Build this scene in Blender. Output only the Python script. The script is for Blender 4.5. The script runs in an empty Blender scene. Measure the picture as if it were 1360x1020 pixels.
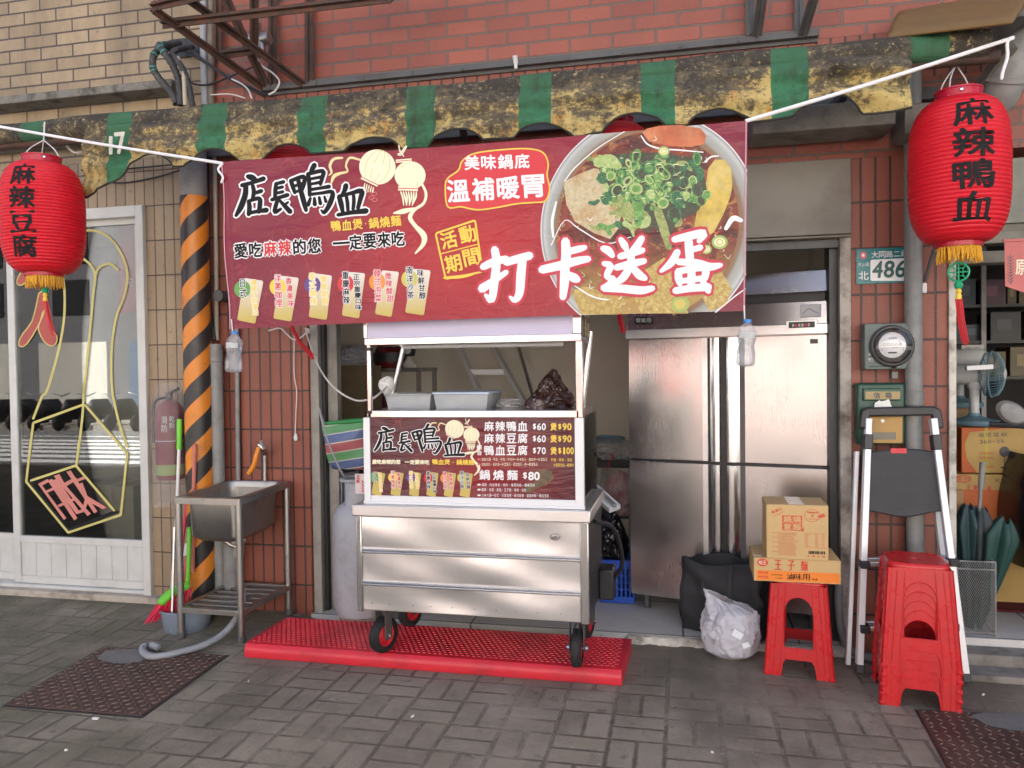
import bpy, math, random
from mathutils import Vector, Matrix, geometry, noise
S = bpy.context.scene
RD = math.radians
# ---------------- camera
YAW, PIT, ROL, FPX = .217291, -.02123978, -.01300806, 1020.
CAM = Vector((0, -4.264, 1.51))
ROT = Matrix.Rotation(YAW, 3, 'Z') @ Matrix.Rotation(PIT, 3, 'X') @ Matrix.Rotation(-ROL, 3, 'Y')
cd = bpy.data.cameras.new('camera'); cam = bpy.data.objects.new('camera', cd); S.collection.objects.link(cam)
cd.sensor_width = 36; cd.lens = 36*FPX/1360; cd.clip_end = 500; cd.clip_start = .05
cam.matrix_world = Matrix.Translation(CAM) @ (ROT @ Matrix.Rotation(RD(90), 3, 'X')).to_4x4()
S.camera = cam
# ---------------- world, sun, exposure
W = bpy.data.worlds.new('World'); S.world = W; W.use_nodes = True
wn = W.node_tree; bgn = wn.nodes['Background']
sky = wn.nodes.new('ShaderNodeTexSky'); sky.sky_type = 'NISHITA'; sky.sun_disc = False
SUN_EL, SUN_AZ = 50, 12           # azimuth from +Y clockwise: the sun stands behind the building, the shopfront is in open shade facing a sunlit street
sky.sun_elevation = RD(SUN_EL); sky.sun_rotation = RD(SUN_AZ); sky.dust_density = 9; sky.air_density = .7; sky.ozone_density = 1.2
wn.links.new(sky.outputs[0], bgn.inputs[0]); bgn.inputs[1].default_value = .10
sl = bpy.data.lights.new('sun', 'SUN'); sl.energy = 5; sl.angle = RD(.53); sl.color = (1, .97, .92)
so = bpy.data.objects.new('sun', sl); S.collection.objects.link(so)
sd = Vector((math.sin(RD(SUN_AZ))*math.cos(RD(SUN_EL)), math.cos(RD(SUN_AZ))*math.cos(RD(SUN_EL)), math.sin(RD(SUN_EL))))
so.rotation_euler = sd.to_track_quat('Z', 'Y').to_euler()
S.view_settings.view_transform = 'Standard'; S.view_settings.look = 'None'
S.view_settings.exposure = 2.3; S.view_settings.gamma = 1
S.render.engine = 'CYCLES'
S.cycles.max_bounces = 8; S.cycles.transparent_max_bounces = 16; S.cycles.use_denoising = True
rnd = random.Random(7)

# ---------------- photo rays: measure a point of the place on a plane at a known distance
def ray(u, v): return ROT @ Vector(((u-680)/FPX, 1, -(v-510)/FPX))
def pt(u, v, Y): d = ray(u, v); return CAM + d*((Y-CAM.y)/d.y)
def gz(u, v, z=0.): d = ray(u, v); return CAM + d*((z-CAM.z)/d.z)
def pn(u, v, P, N): d = ray(u, v); return CAM + d*((P-CAM).dot(N)/d.dot(N))

# ---------------- mesh helpers
class MB:
    def __init__(s): s.v = []; s.f = []; s.m = []
    def add(s, vs, fs, mi=0):
        b = len(s.v); s.v += [Vector(p) for p in vs]
        for f in fs: s.f.append([i+b for i in f]); s.m.append(mi)
        return s
    def box(s, a, b, mi=0):
        x0, x1 = sorted((a[0], b[0])); y0, y1 = sorted((a[1], b[1])); z0, z1 = sorted((a[2], b[2]))
        return s.add([(x0,y0,z0),(x1,y0,z0),(x1,y1,z0),(x0,y1,z0),(x0,y0,z1),(x1,y0,z1),(x1,y1,z1),(x0,y1,z1)],
                     [(3,2,1,0),(4,5,6,7),(0,1,5,4),(1,2,6,5),(2,3,7,6),(3,0,4,7)], mi)
    def obox(s, c, sx, sy, sz, R=Matrix.Identity(3), mi=0):
        n = len(s.v); s.box((-sx/2,-sy/2,-sz/2),(sx/2,sy/2,sz/2), mi)
        for i in range(n, len(s.v)): s.v[i] = R @ s.v[i] + Vector(c)
        return s
    def bar(s, p, q, w, h, up=(0,0,1), mi=0):
        p = Vector(p); q = Vector(q); d = (q-p); L = d.length; d.normalize()
        x = d.cross(Vector(up))
        if x.length < 1e-4: x = d.cross(Vector((1,0,0)))
        x.normalize(); y = x.cross(d)
        return s.obox((p+q)/2, w, L, h, Matrix((x, d, y)).transposed(), mi)
    def hexa(s, pts, mi=0):   # 4 bottom + 4 top, counter-clockwise from above
        return s.add(pts, [(3,2,1,0),(4,5,6,7),(0,1,5,4),(1,2,6,5),(2,3,7,6),(3,0,4,7)], mi)
    def tube(s, pts, r, n=8, mi=0, cap=True, closed=False):
        pts = [Vector(p) for p in pts]; N = len(pts)
        rs = r if isinstance(r, (list, tuple)) else [r]*N
        b = len(s.v); prev = None
        for i, p in enumerate(pts):
            if closed: t = pts[(i+1) % N]-pts[i-1]
            else: t = pts[min(i+1, N-1)]-pts[max(i-1, 0)]
            t.normalize()
            if prev is None:
                a = Vector((0,0,1)) if abs(t.z) < .9 else Vector((1,0,0))
                x = t.cross(a).normalized()
            else: x = (prev - t*prev.dot(t)).normalized()
            prev = x; y = t.cross(x)
            for k in range(n):
                an = 2*math.pi*k/n; s.v.append(p + (x*math.cos(an)+y*math.sin(an))*rs[i])
        for i in range(N if closed else N-1):
            j = (i+1) % N
            for k in range(n):
                s.f.append([b+i*n+k, b+i*n+(k+1)%n, b+j*n+(k+1)%n, b+j*n+k]); s.m.append(mi)
        if cap and not closed:
            s.f.append([b+k for k in range(n)][::-1]); s.m.append(mi)
            s.f.append([b+(N-1)*n+k for k in range(n)]); s.m.append(mi)
        return s
    def cyl(s, p, q, r, n=16, mi=0, r2=None): return s.tube([p, q], [r, r if r2 is None else r2], n, mi)
    def lathe(s, prof, c=(0,0,0), n=24, mi=0, A=Matrix.Identity(3), sx=1, sy=1):
        b = len(s.v); c = Vector(c)
        for (r, z) in prof:
            for k in range(n):
                an = 2*math.pi*k/n; s.v.append(c + A @ Vector((r*math.cos(an)*sx, r*math.sin(an)*sy, z)))
        for i in range(len(prof)-1):
            for k in range(n):
                s.f.append([b+i*n+k, b+i*n+(k+1)%n, b+(i+1)*n+(k+1)%n, b+(i+1)*n+k]); s.m.append(mi)
        return s
    def grid(s, fn, nu, nv, mi=0):
        b = len(s.v)
        for j in range(nv+1):
            for i in range(nu+1): s.v.append(Vector(fn(i/nu, j/nv)))
        for j in range(nv):
            for i in range(nu):
                a = b+j*(nu+1)+i; s.f.append([a, a+1, a+nu+2, a+nu+1]); s.m.append(mi)
        return s
    def poly(s, loops, fn, mi=0):         # flat polygon with holes in 2-D, mapped by fn(x, y)
        tris = geometry.tessellate_polygon([[Vector((x, y, 0)) for x, y in l] for l in loops])
        flat = [p for l in loops for p in l]
        vs = [fn(x, y) for x, y in flat]; fs = []
        for t in tris:
            (ax, ay), (bx, by), (cx, cy) = (flat[i] for i in t)
            fs.append(t if (bx-ax)*(cy-ay)-(by-ay)*(cx-ax) > 0 else (t[2], t[1], t[0]))
        return s.add(vs, fs, mi)
    def prism(s, poly, fn, w0, w1, mi=0): # closed solid, fn(x, y, w)
        n = len(poly)
        ar = sum(poly[i-1][0]*poly[i][1]-poly[i][0]*poly[i-1][1] for i in range(n))
        if ar < 0: poly = poly[::-1]
        vs = [fn(x, y, w0) for x, y in poly]+[fn(x, y, w1) for x, y in poly]
        return s.add(vs, [tuple(range(n))[::-1], tuple(range(n, 2*n))]+[(i, (i+1) % n, n+(i+1) % n, n+i) for i in range(n)], mi)

WL = {}
def link(o): S.collection.objects.link(o); return o
def mk(mb, name, mats, origin, bevel=0, smooth=True, ang=38, solid=0, sub=0):
    me = bpy.data.meshes.new(name)
    me.from_pydata([tuple(v-origin) for v in mb.v], [], mb.f)
    for m in (mats if isinstance(mats, (list, tuple)) else [mats]): me.materials.append(m)
    if any(mb.m): me.polygons.foreach_set('material_index', mb.m)
    if smooth:
        me.polygons.foreach_set('use_smooth', [True]*len(me.polygons)); me.set_sharp_from_angle(angle=RD(ang))
    me.update()
    o = link(bpy.data.objects.new(name, me))
    if solid:
        d = o.modifiers.new('solid', 'SOLIDIFY'); d.thickness = solid; d.offset = 0
    if sub:
        d = o.modifiers.new('sub', 'SUBSURF'); d.levels = d.render_levels = sub
    if bevel:
        d = o.modifiers.new('bevel', 'BEVEL'); d.width = bevel; d.segments = 2; d.limit_method = 'ANGLE'; d.angle_limit = RD(40); d.harden_normals = False
    return o
def thing(name, label, cat, loc, group=None):
    o = link(bpy.data.objects.new(name, None)); o.location = loc; o.empty_display_size = .1
    o['label'] = label; o['category'] = cat
    if group: o['group'] = group
    WL[o.name] = Vector(loc); return o
def part(mb, name, mats, parent, label=None, **k):
    org = WL[parent.name]; o = mk(mb, name, mats, org, **k); o.parent = parent; WL[o.name] = org
    if label: o['label'] = label
    return o
def solo(mb, name, mats, label=None, cat=None, group=None, kind=None, **k):
    xs = [v.x for v in mb.v]; ys = [v.y for v in mb.v]; zs = [v.z for v in mb.v]
    org = Vector(((min(xs)+max(xs))/2, (min(ys)+max(ys))/2, min(zs)))
    o = mk(mb, name, mats, org, **k); o.location = org; WL[o.name] = org
    if label: o['label'] = label
    if cat: o['category'] = cat
    if group: o['group'] = group
    if kind: o['kind'] = kind
    return o
def dup(root, loc, rz=None, label=None):
    r = root.copy(); link(r); r.location = loc; WL[r.name] = Vector(loc)
    if rz is not None: r.rotation_euler = (0, 0, rz)
    if label: r['label'] = label
    for ch in list(root.children):
        c = ch.copy(); link(c); c.parent = r
        for g in list(ch.children):
            d = g.copy(); link(d); d.parent = c
    return r
def spline(P, n=8, closed=False):
    P = [Vector(p) for p in P]; out = []; N = len(P)
    for i in range(N if closed else N-1):
        a, b = P[i], P[(i+1) % N]
        p0 = P[i-1] if (closed or i > 0) else a*2-b
        p3 = P[(i+2) % N] if (closed or i+2 < N) else b*2-a
        for k in range(n):
            t = k/n; out.append(.5*((2*a)+(b-p0)*t+(2*p0-5*a+4*b-p3)*t*t+(3*a-p0-3*b+p3)*t**3))
    if not closed: out.append(P[-1])
    return out

# ---------------- lettering: glyph meshes from Blender's own font, cut into flat print
GL = {}
def glyph(ch):
    if ch not in GL:
        c = bpy.data.curves.new('glyph', 'FONT'); c.body = ch; c.size = 1; c.resolution_u = 4
        o = link(bpy.data.objects.new('glyph', c))
        m = bpy.data.meshes.new_from_object(o.evaluated_get(bpy.context.evaluated_depsgraph_get()))
        vs = [(v.co.x, v.co.y) for v in m.vertices]; fs = [tuple(p.vertices) for p in m.polygons]
        x0 = min([x for x, y in vs] or [0]); x1 = max([x for x, y in vs] or [.3]); y0 = min([y for x, y in vs] or [0]); y1 = max([y for x, y in vs] or [1])
        bpy.data.objects.remove(o); bpy.data.meshes.remove(m); bpy.data.curves.remove(c)
        GL[ch] = (vs, fs, x0, x1, y0, y1)
    return GL[ch]
LAY = [0]
def put(mb, ch, x, y, w, h, fn, mi=0, bold=0, layer=1., rot=0, skew=0):
    """one character with its ink box centred on (x, y), w by h; y grows downwards; fn(x, y, layer)"""
    vs, fs, x0, x1, y0, y1 = glyph(ch)
    if not vs: return
    cj = ord(ch) > 0x2e80
    if cj: cx, cy, sx, sy = .5*(x0+x1) if ch in '一二' else (x0+x1)/2, (.37 if ch in '一二三' else (y0+y1)/2), w/(.95 if ch in '一二三口日' else max(x1-x0, .4)), h/(.92 if ch in '一二三口日' else max(y1-y0, .5))
    else: cx, cy, sx, sy = (x0+x1)/2, (y0+y1)/2 if ch not in '.,-·' else .36, w/max(x1-x0, .05), h/.74
    if ch == '1': sx *= .5
    if ch in '.-·一': sx = sy = h/.8
    offs = [(0, 0)] if not bold else [(bold*math.cos(a), bold*math.sin(a)) for a in [k*math.pi/3+.3 for k in range(6)]]+[(0, 0)]
    ca, sa = math.cos(rot), math.sin(rot)
    for k, (ox, oy) in enumerate(offs):
        P = []
        for (px, py) in vs:
            lx = (px-cx)*sx; ly = -(py-cy)*sy; lx -= ly*skew
            P.append(fn(x+ox+lx*ca-ly*sa, y+oy+lx*sa+ly*ca, layer+k*.06))
        mb.add(P, [f[::-1] for f in fs], mi)
def line(mb, txt, x0, y0, x1, y1, h, fn, mi=0, bold=0, layer=1., fill=.9, skew=0):
    """text spread evenly from (x0, y0) to (x1, y1): outer left to outer right of the row's middle line"""
    n = len(txt); st = ((x1-x0)/n, (y1-y0)/n); rot = math.atan2(y1-y0, x1-x0)
    cw = math.hypot(*st)
    for i, ch in enumerate(txt):
        if ch != ' ': put(mb, ch, x0+st[0]*(i+.5), y0+st[1]*(i+.5), cw*fill, h, fn, mi, bold, layer, rot, skew)
def column(mb, txt, x0, y0, x1, y1, w, fn, mi=0, bold=0, layer=1., fill=.9, rot=0):
    n = len(txt)
    for i, ch in enumerate(txt):
        put(mb, ch, x0+(x1-x0)*(i+.5)/n, y0+(y1-y0)*(i+.5)/n, w, abs(y1-y0)/n*fill, fn, mi, bold, layer, rot)
def ribbon(mb, P, fn, mi=0, layer=1., grow=0, smooth=4):
    """brush stroke: P = [(x, y, width)...]"""
    Q = [Vector(p) for p in P]
    if len(Q) > 2 and smooth: Q = spline(Q, smooth)
    L = []; Rr = []
    for i, q in enumerate(Q):
        t = (Q[min(i+1, len(Q)-1)]-Q[max(i-1, 0)]).to_2d(); t = t.normalized() if t.length > 1e-6 else Vector((1, 0))
        n = Vector((-t.y, t.x)); w = q.z/2+grow; p = q.to_2d()
        if i == 0: cap0 = [p - t*(w*.8) + n*w*.45, p - t*(w*.8) - n*w*.45]
        if i == len(Q)-1: cap1 = [p + t*(w*.8) + n*w*.45, p + t*(w*.8) - n*w*.45]
        L.append(p+n*w); Rr.append(p-n*w)
    L = [cap0[0]]+L+[cap1[0]]; Rr = [cap0[1]]+Rr+[cap1[1]]
    N = len(L); vs = [fn(p.x, p.y, layer) for p in L+Rr]
    mb.add(vs, [(i, i+1, N+i+1, N+i) for i in range(N-1)], mi)
def disc(mb, x, y, rx, ry, fn, mi=0, layer=1., n=28, rot=0, a0=0, a1=2*math.pi):
    P = []
    for k in range(n):
        a = a0+(a1-a0)*k/(n if abs(a1-a0) > 6.2 else n-1); dx, dy = rx*math.cos(a), ry*math.sin(a)
        P.append(fn(x+dx*math.cos(rot)-dy*math.sin(rot), y+dx*math.sin(rot)+dy*math.cos(rot), layer))
    mb.add(P, [tuple(range(n))[::-1]], mi)
def ring(mb, x, y, rx, ry, w, fn, mi=0, layer=1., n=24, rot=0, a0=0, a1=2*math.pi):
    vs = []
    for k in range(n+1):
        a = a0+(a1-a0)*k/n
        for e in (0, w):
            dx, dy = (rx-e)*math.cos(a), (ry-e)*math.sin(a)
            vs.append(fn(x+dx*math.cos(rot)-dy*math.sin(rot), y+dx*math.sin(rot)+dy*math.cos(rot), layer))
    mb.add(vs, [(2*k, 2*k+1, 2*k+3, 2*k+2) for k in range(n)], mi)
def flat(mb, P, fn, mi=0, layer=1.): mb.poly([P], lambda x, y: fn(x, y, layer), mi)
# ---------------- procedural materials
class NT:
    def __init__(s, name):
        s.mat = bpy.data.materials.new(name); s.mat.use_nodes = True; s.t = s.mat.node_tree
        s.b = s.t.nodes['Principled BSDF']; s.out = s.t.nodes['Material Output']; s._pos = None
    def n(s, t, **k):
        x = s.t.nodes.new(t)
        for a, b in k.items(): setattr(x, a, b)
        return x
    def l(s, a, b): s.t.links.new(a, b)
    def set(s, inp, v):
        if isinstance(v, bpy.types.NodeSocket): s.l(v, inp)
        else: inp.default_value = v
    def pos(s):
        if s._pos is None: s._pos = s.n('ShaderNodeNewGeometry').outputs['Position']
        return s._pos
    def m(s, op, a, b=0., c=0.):
        x = s.n('ShaderNodeMath', operation=op)
        for i, v in enumerate((a, b, c)): s.set(x.inputs[i], v)
        return x.outputs[0]
    def xyz(s, v=None):
        x = s.n('ShaderNodeSeparateXYZ'); s.l(v or s.pos(), x.inputs[0]); return x.outputs
    def comb(s, a=0., b=0., c=0.):
        x = s.n('ShaderNodeCombineXYZ')
        for i, v in enumerate((a, b, c)): s.set(x.inputs[i], v)
        return x.outputs[0]
    def noise(s, scale, detail=4, rough=.55, vec=None, stretch=None, out=0, dist=0):
        x = s.n('ShaderNodeTexNoise'); x.inputs['Scale'].default_value = scale; x.inputs['Detail'].default_value = detail; x.inputs['Roughness'].default_value = rough
        x.inputs['Distortion'].default_value = dist
        v = vec or s.pos()
        if stretch:
            mp = s.n('ShaderNodeMapping'); mp.inputs['Scale'].default_value = stretch; s.l(v, mp.inputs[0]); v = mp.outputs[0]
        s.l(v, x.inputs['Vector']); return x.outputs[out]
    def ramp(s, f, a, b, c0=(0,0,0), c1=(1,1,1)):
        x = s.n('ShaderNodeValToRGB'); e = x.color_ramp.elements
        e[0].position = a; e[1].position = b; e[0].color = (*c0, 1); e[1].color = (*c1, 1); s.l(f, x.inputs[0]); return x.outputs[0]
    def mix(s, f, a, b, mode='MIX'):
        x = s.n('ShaderNodeMix', data_type='RGBA', blend_type=mode); s.set(x.inputs[0], f)
        for i, v in ((6, a), (7, b)): s.set(x.inputs[i], (*v, 1) if isinstance(v, tuple) and len(v) == 3 else v)
        return x.outputs[2]
    def bump(s, h, st=.3, d=.005, prev=None):
        x = s.n('ShaderNodeBump'); x.inputs['Strength'].default_value = st; x.inputs['Distance'].default_value = d; s.l(h, x.inputs['Height'])
        if prev: s.l(prev, x.inputs['Normal'])
        return x.outputs[0]
    def fin(s, col=None, rough=None, metal=None, nor=None, spec=None):
        for k, v in (('Base Color', col), ('Roughness', rough), ('Metallic', metal), ('Normal', nor), ('Specular IOR Level', spec)):
            if v is not None: s.set(s.b.inputs[k], (*v, 1) if isinstance(v, tuple) and len(v) == 3 else v)
        return s.mat
def clampc(c, k): return tuple(min(.95, max(0, x*k)) for x in c)
def M(name, col, rough=.5, metal=0., var=.14, sc=9, dirt=None, damt=.5, dsc=5, bump=0., bsc=60, stretch=None, spec=.5, trans=0.):
    t = NT(name); f = t.noise(sc, 5, .6, stretch=stretch)
    c = t.mix(f, clampc(col, 1-var*1.3), clampc(col, 1+var*1.3))
    r = t.m('MULTIPLY_ADD', t.noise(sc*2.3, 4), .22, rough-.11)
    if dirt:
        d = t.m('MULTIPLY', t.ramp(t.noise(dsc, 7, .68), .46, .68), damt); c = t.mix(d, c, dirt); r = t.m('MULTIPLY_ADD', d, .25, r)
    nor = t.bump(t.noise(bsc, 4, stretch=stretch), min(1, bump), .004) if bump else None
    if trans: t.b.inputs['Transmission Weight'].default_value = trans
    return t.fin(c, r, metal, nor, spec)
def INK(name, col, rough=.42): return M(name, col, rough, var=.05, sc=14)
def steel(name, col=(.62,.61,.59), rough=.24, streak=(1.2, 1.2, 240), grime=.15, metal=.95):
    t = NT(name); st = t.noise(3, 5, .6, stretch=streak); sm = t.noise(2.2, 5, .62)
    c = t.mix(sm, clampc(col, .86), clampc(col, 1.1)); d = t.m('MULTIPLY', t.ramp(t.noise(6, 7, .7), .5, .72), grime)
    c = t.mix(d, c, clampc(col, .42))
    r = t.m('ADD', t.m('MULTIPLY_ADD', st, .10, rough-.05), t.m('MULTIPLY', d, .35)); r = t.m('ADD', r, t.m('MULTIPLY_ADD', sm, .2, -.1))
    n1 = t.bump(t.noise(1.7, 2, .35), .16, .03); nor = t.bump(st, .03, .001, n1)
    return t.fin(c, r, metal, nor)
def tile(name, c1, c2, grout, bw, rh, off, zoff, xoff=0., mort=.006, stain=(.03,.022,.018), stamt=.5, speck=True, floor=False):
    t = NT(name); x, y, z = t.xyz()
    if floor: x, y, z = x, 0., y
    v = t.comb(t.m('ADD', t.m('ADD', x, y), 10*bw-xoff), t.m('ADD', z, 10*rh-zoff), 0.)
    wob = t.n('ShaderNodeVectorMath', operation='MULTIPLY_ADD'); t.l(t.noise(9, 2, out=1), wob.inputs[0]); wob.inputs[1].default_value = (.004, .004, 0); t.l(v, wob.inputs[2])
    b = t.n('ShaderNodeTexBrick'); b.offset = off; b.offset_frequency = 2; b.squash = 1
    for k, q in (('Color1', (*c1, 1)), ('Color2', (*c2, 1)), ('Mortar', (*grout, 1)), ('Scale', 1.), ('Mortar Size', mort), ('Mortar Smooth', .25), ('Bias', 0.), ('Brick Width', bw), ('Row Height', rh)): b.inputs[k].default_value = q
    t.l(wob.outputs[0], b.inputs['Vector'])
    c = b.outputs[0]
    if speck: c = t.mix(t.m('MULTIPLY', t.ramp(t.noise(160, 2, .5), .5, .75), .35), c, clampc(c1, 1.7))
    c = t.mix(t.m('MULTIPLY', t.ramp(t.noise(1.3, 7, .7, stretch=(1.6, 1.6, .5)), .42, .74), stamt), c, stain)
    c = t.mix(t.m('MULTIPLY', t.ramp(t.noise(26, 5, .6), .6, .74), .35), c, stain)
    h = t.m('ADD', t.m('SUBTRACT', 1., b.outputs[1]), t.m('MULTIPLY', t.noise(40, 4), .18))
    return t.fin(c, t.m('MULTIPLY_ADD', t.noise(14, 4), .3, .36), 0., t.bump(h, .8, .006))
RED1, RED2 = (.27,.080,.047), (.20,.056,.034)
m_redv = tile('red vertical tile', RED1, (.22,.062,.038), (.035,.028,.025), .07, .237, 0., .205, stamt=.35)
m_redh = tile('red brick tile', (.31,.085,.050), (.225,.058,.036), (.125,.095,.075), .235, .081, .5, .009, stamt=.25, mort=.007)
m_beiv = tile('beige vertical tile', (.36,.27,.165), (.30,.22,.135), (.09,.06,.045), .07, .222, 0., .133, stamt=.3, speck=False, mort=.004)
m_beih = tile('beige brick tile', (.40,.30,.18), (.31,.23,.135), (.09,.07,.055), .245, .081, .5, .01, stamt=.55, speck=False, mort=.006)
m_cream = M('cream painted wall', (.82,.77,.66), .7, var=.03, sc=2, dirt=(.62,.56,.46), damt=.3, dsc=1.6, bump=.1)
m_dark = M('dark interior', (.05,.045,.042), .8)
m_conc = M('worn concrete', (.24,.22,.195), .85, var=.3, sc=7, dirt=(.05,.045,.038), damt=.8, dsc=4, bump=.6, bsc=30)
m_whitepaint = M('flaking white paint', (.60,.57,.50), .6, var=.06, dirt=(.13,.10,.08), damt=.85, dsc=9, bump=.2, bsc=18)
m_winframe = M('white window aluminium', (.58,.58,.55), .4, var=.04, dirt=(.35,.33,.28), damt=.3, dsc=6)
m_alu = steel('aluminium', (.70,.70,.70), .34, grime=.2)
m_aluw = M('satin white aluminium', (.70,.71,.72), .35, metal=.15, var=.03)
m_steel = steel('stainless steel', (.70,.69,.68), .34, metal=.88)
m_steelv = steel('stainless steel doors', (.47,.435,.425), .25, streak=(90, 90, 2), grime=.0, metal=.93)
m_steeld = steel('tarnished steel', (.40,.385,.36), .34, grime=.55)
m_chrome = steel('polished steel', (.66,.65,.64), .17, grime=.1)
m_greyp = M('grey conduit', (.26,.26,.25), .5, var=.12, dirt=(.12,.11,.10), damt=.6, dsc=9)
m_dgrey = M('dark grey metal', (.085,.085,.085), .5, var=.2, dirt=(.05,.04,.03), damt=.5)
m_rust = M('rusty painted steel', (.055,.032,.024), .7, var=.35, sc=14, dirt=(.16,.055,.025), damt=.6, dsc=13, bump=.4, bsc=50)
m_black = M('black plastic', (.022,.022,.024), .42, var=.2)
m_rub = M('black rubber', (.018,.018,.018), .7, var=.3)
m_red = M('red stool plastic', (.54,.016,.020), .28, var=.08, dirt=(.30,.03,.028), damt=.35, dsc=5)
m_white = M('white plastic', (.70,.70,.67), .4, var=.04, dirt=(.5,.48,.43), damt=.2)
m_cable = M('white cable', (.62,.60,.56), .5, var=.1)
m_bcable = M('black cable', (.025,.025,.027), .5)
m_rope = M('white nylon rope', (.78,.78,.78), .6, var=.08, bump=.3, bsc=120)
m_ptank = M('grey tank enamel', (.36,.37,.40), .42, var=.08, dirt=(.17,.14,.12), damt=.5, dsc=6)
m_card = M('cardboard', (.50,.34,.16), .75, var=.07, dirt=(.36,.23,.10), damt=.3, dsc=6)
m_cardd = M('brown cardboard', (.30,.19,.10), .8, var=.1)
m_cardo = M('orange printed card', (.62,.19,.03), .6, var=.07)
m_floort = tile('white floor tile', (.62,.61,.58), (.59,.58,.55), (.12,.115,.11), .6, .6, 0., 0., stamt=.2, speck=False, mort=.006, floor=True)
i_white = INK('white ink', (.80,.80,.80)); i_black = M('black ink', (.014,.014,.015), .7, var=.05, spec=.2); i_yel = INK('yellow ink', (.80,.55,.06))
i_red = INK('red ink', (.58,.02,.03)); i_gold = INK('gold ink', (.72,.60,.30)); i_cream = INK('cream ink', (.80,.74,.52)); i_pink = INK('pink ink', (.62,.13,.14))
i_green = INK('green ink', (.11,.32,.06)); i_purple = INK('purple ink', (.10,.05,.22)); i_orange = INK('orange ink', (.72,.25,.03)); i_olive = INK('olive ink', (.52,.48,.10))
i_dkgreen = INK('dark green ink', (.012,.085,.035)); i_ltgreen = INK('pale green ink', (.30,.42,.10)); i_grey = INK('grey ink', (.42,.43,.42))
def glassmat(name, tint=(.9,.93,.92), refl=1.6, rough=.0, base=.04):
    t = NT(name); t.t.nodes.remove(t.b)
    tr = t.n('ShaderNodeBsdfTransparent'); tr.inputs[0].default_value = (*tint, 1)
    gl = t.n('ShaderNodeBsdfGlossy'); gl.inputs['Roughness'].default_value = rough
    fr = t.n('ShaderNodeFresnel'); fr.inputs[0].default_value = 1.5
    f = t.m('MULTIPLY_ADD', fr.outputs[0], refl, base)
    mx = t.n('ShaderNodeMixShader'); t.l(f, mx.inputs[0]); t.l(tr.outputs[0], mx.inputs[1]); t.l(gl.outputs[0], mx.inputs[2]); t.l(mx.outputs[0], t.out.inputs[0])
    return t.mat
def filmmat(name, col, opac, rough=.25, crink=.5, bsc=14):
    t = NT(name); c = t.mix(t.noise(7, 4), clampc(col, .85), clampc(col, 1.15))
    nor = t.bump(t.noise(bsc, 5, .6, dist=1.2), crink, .02); t.fin(c, rough, 0., nor)
    tr = t.n('ShaderNodeBsdfTransparent'); mx = t.n('ShaderNodeMixShader')
    f = t.m('ADD', opac-.12, t.m('MULTIPLY', t.noise(5, 4), .25)); t.l(f, mx.inputs[0]); t.l(tr.outputs[0], mx.inputs[1]); t.l(t.b.outputs[0], mx.inputs[2]); t.l(mx.outputs[0], t.out.inputs[0])
    return t.mat
m_glass = glassmat('window glass', refl=1.4, base=.025); m_clear = filmmat('clear plastic', (.85,.87,.90), .24, .12, 1., 45)
m_bin = filmmat('translucent plastic bin', (.58,.60,.60), .50, .3, .1)
m_bagw = filmmat('thin white plastic bag', (.74,.74,.82), .62, .22, .5, 30)
m_bagc = filmmat('clear plastic bag', (.62,.60,.58), .42, .2, .9, 11)
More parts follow.
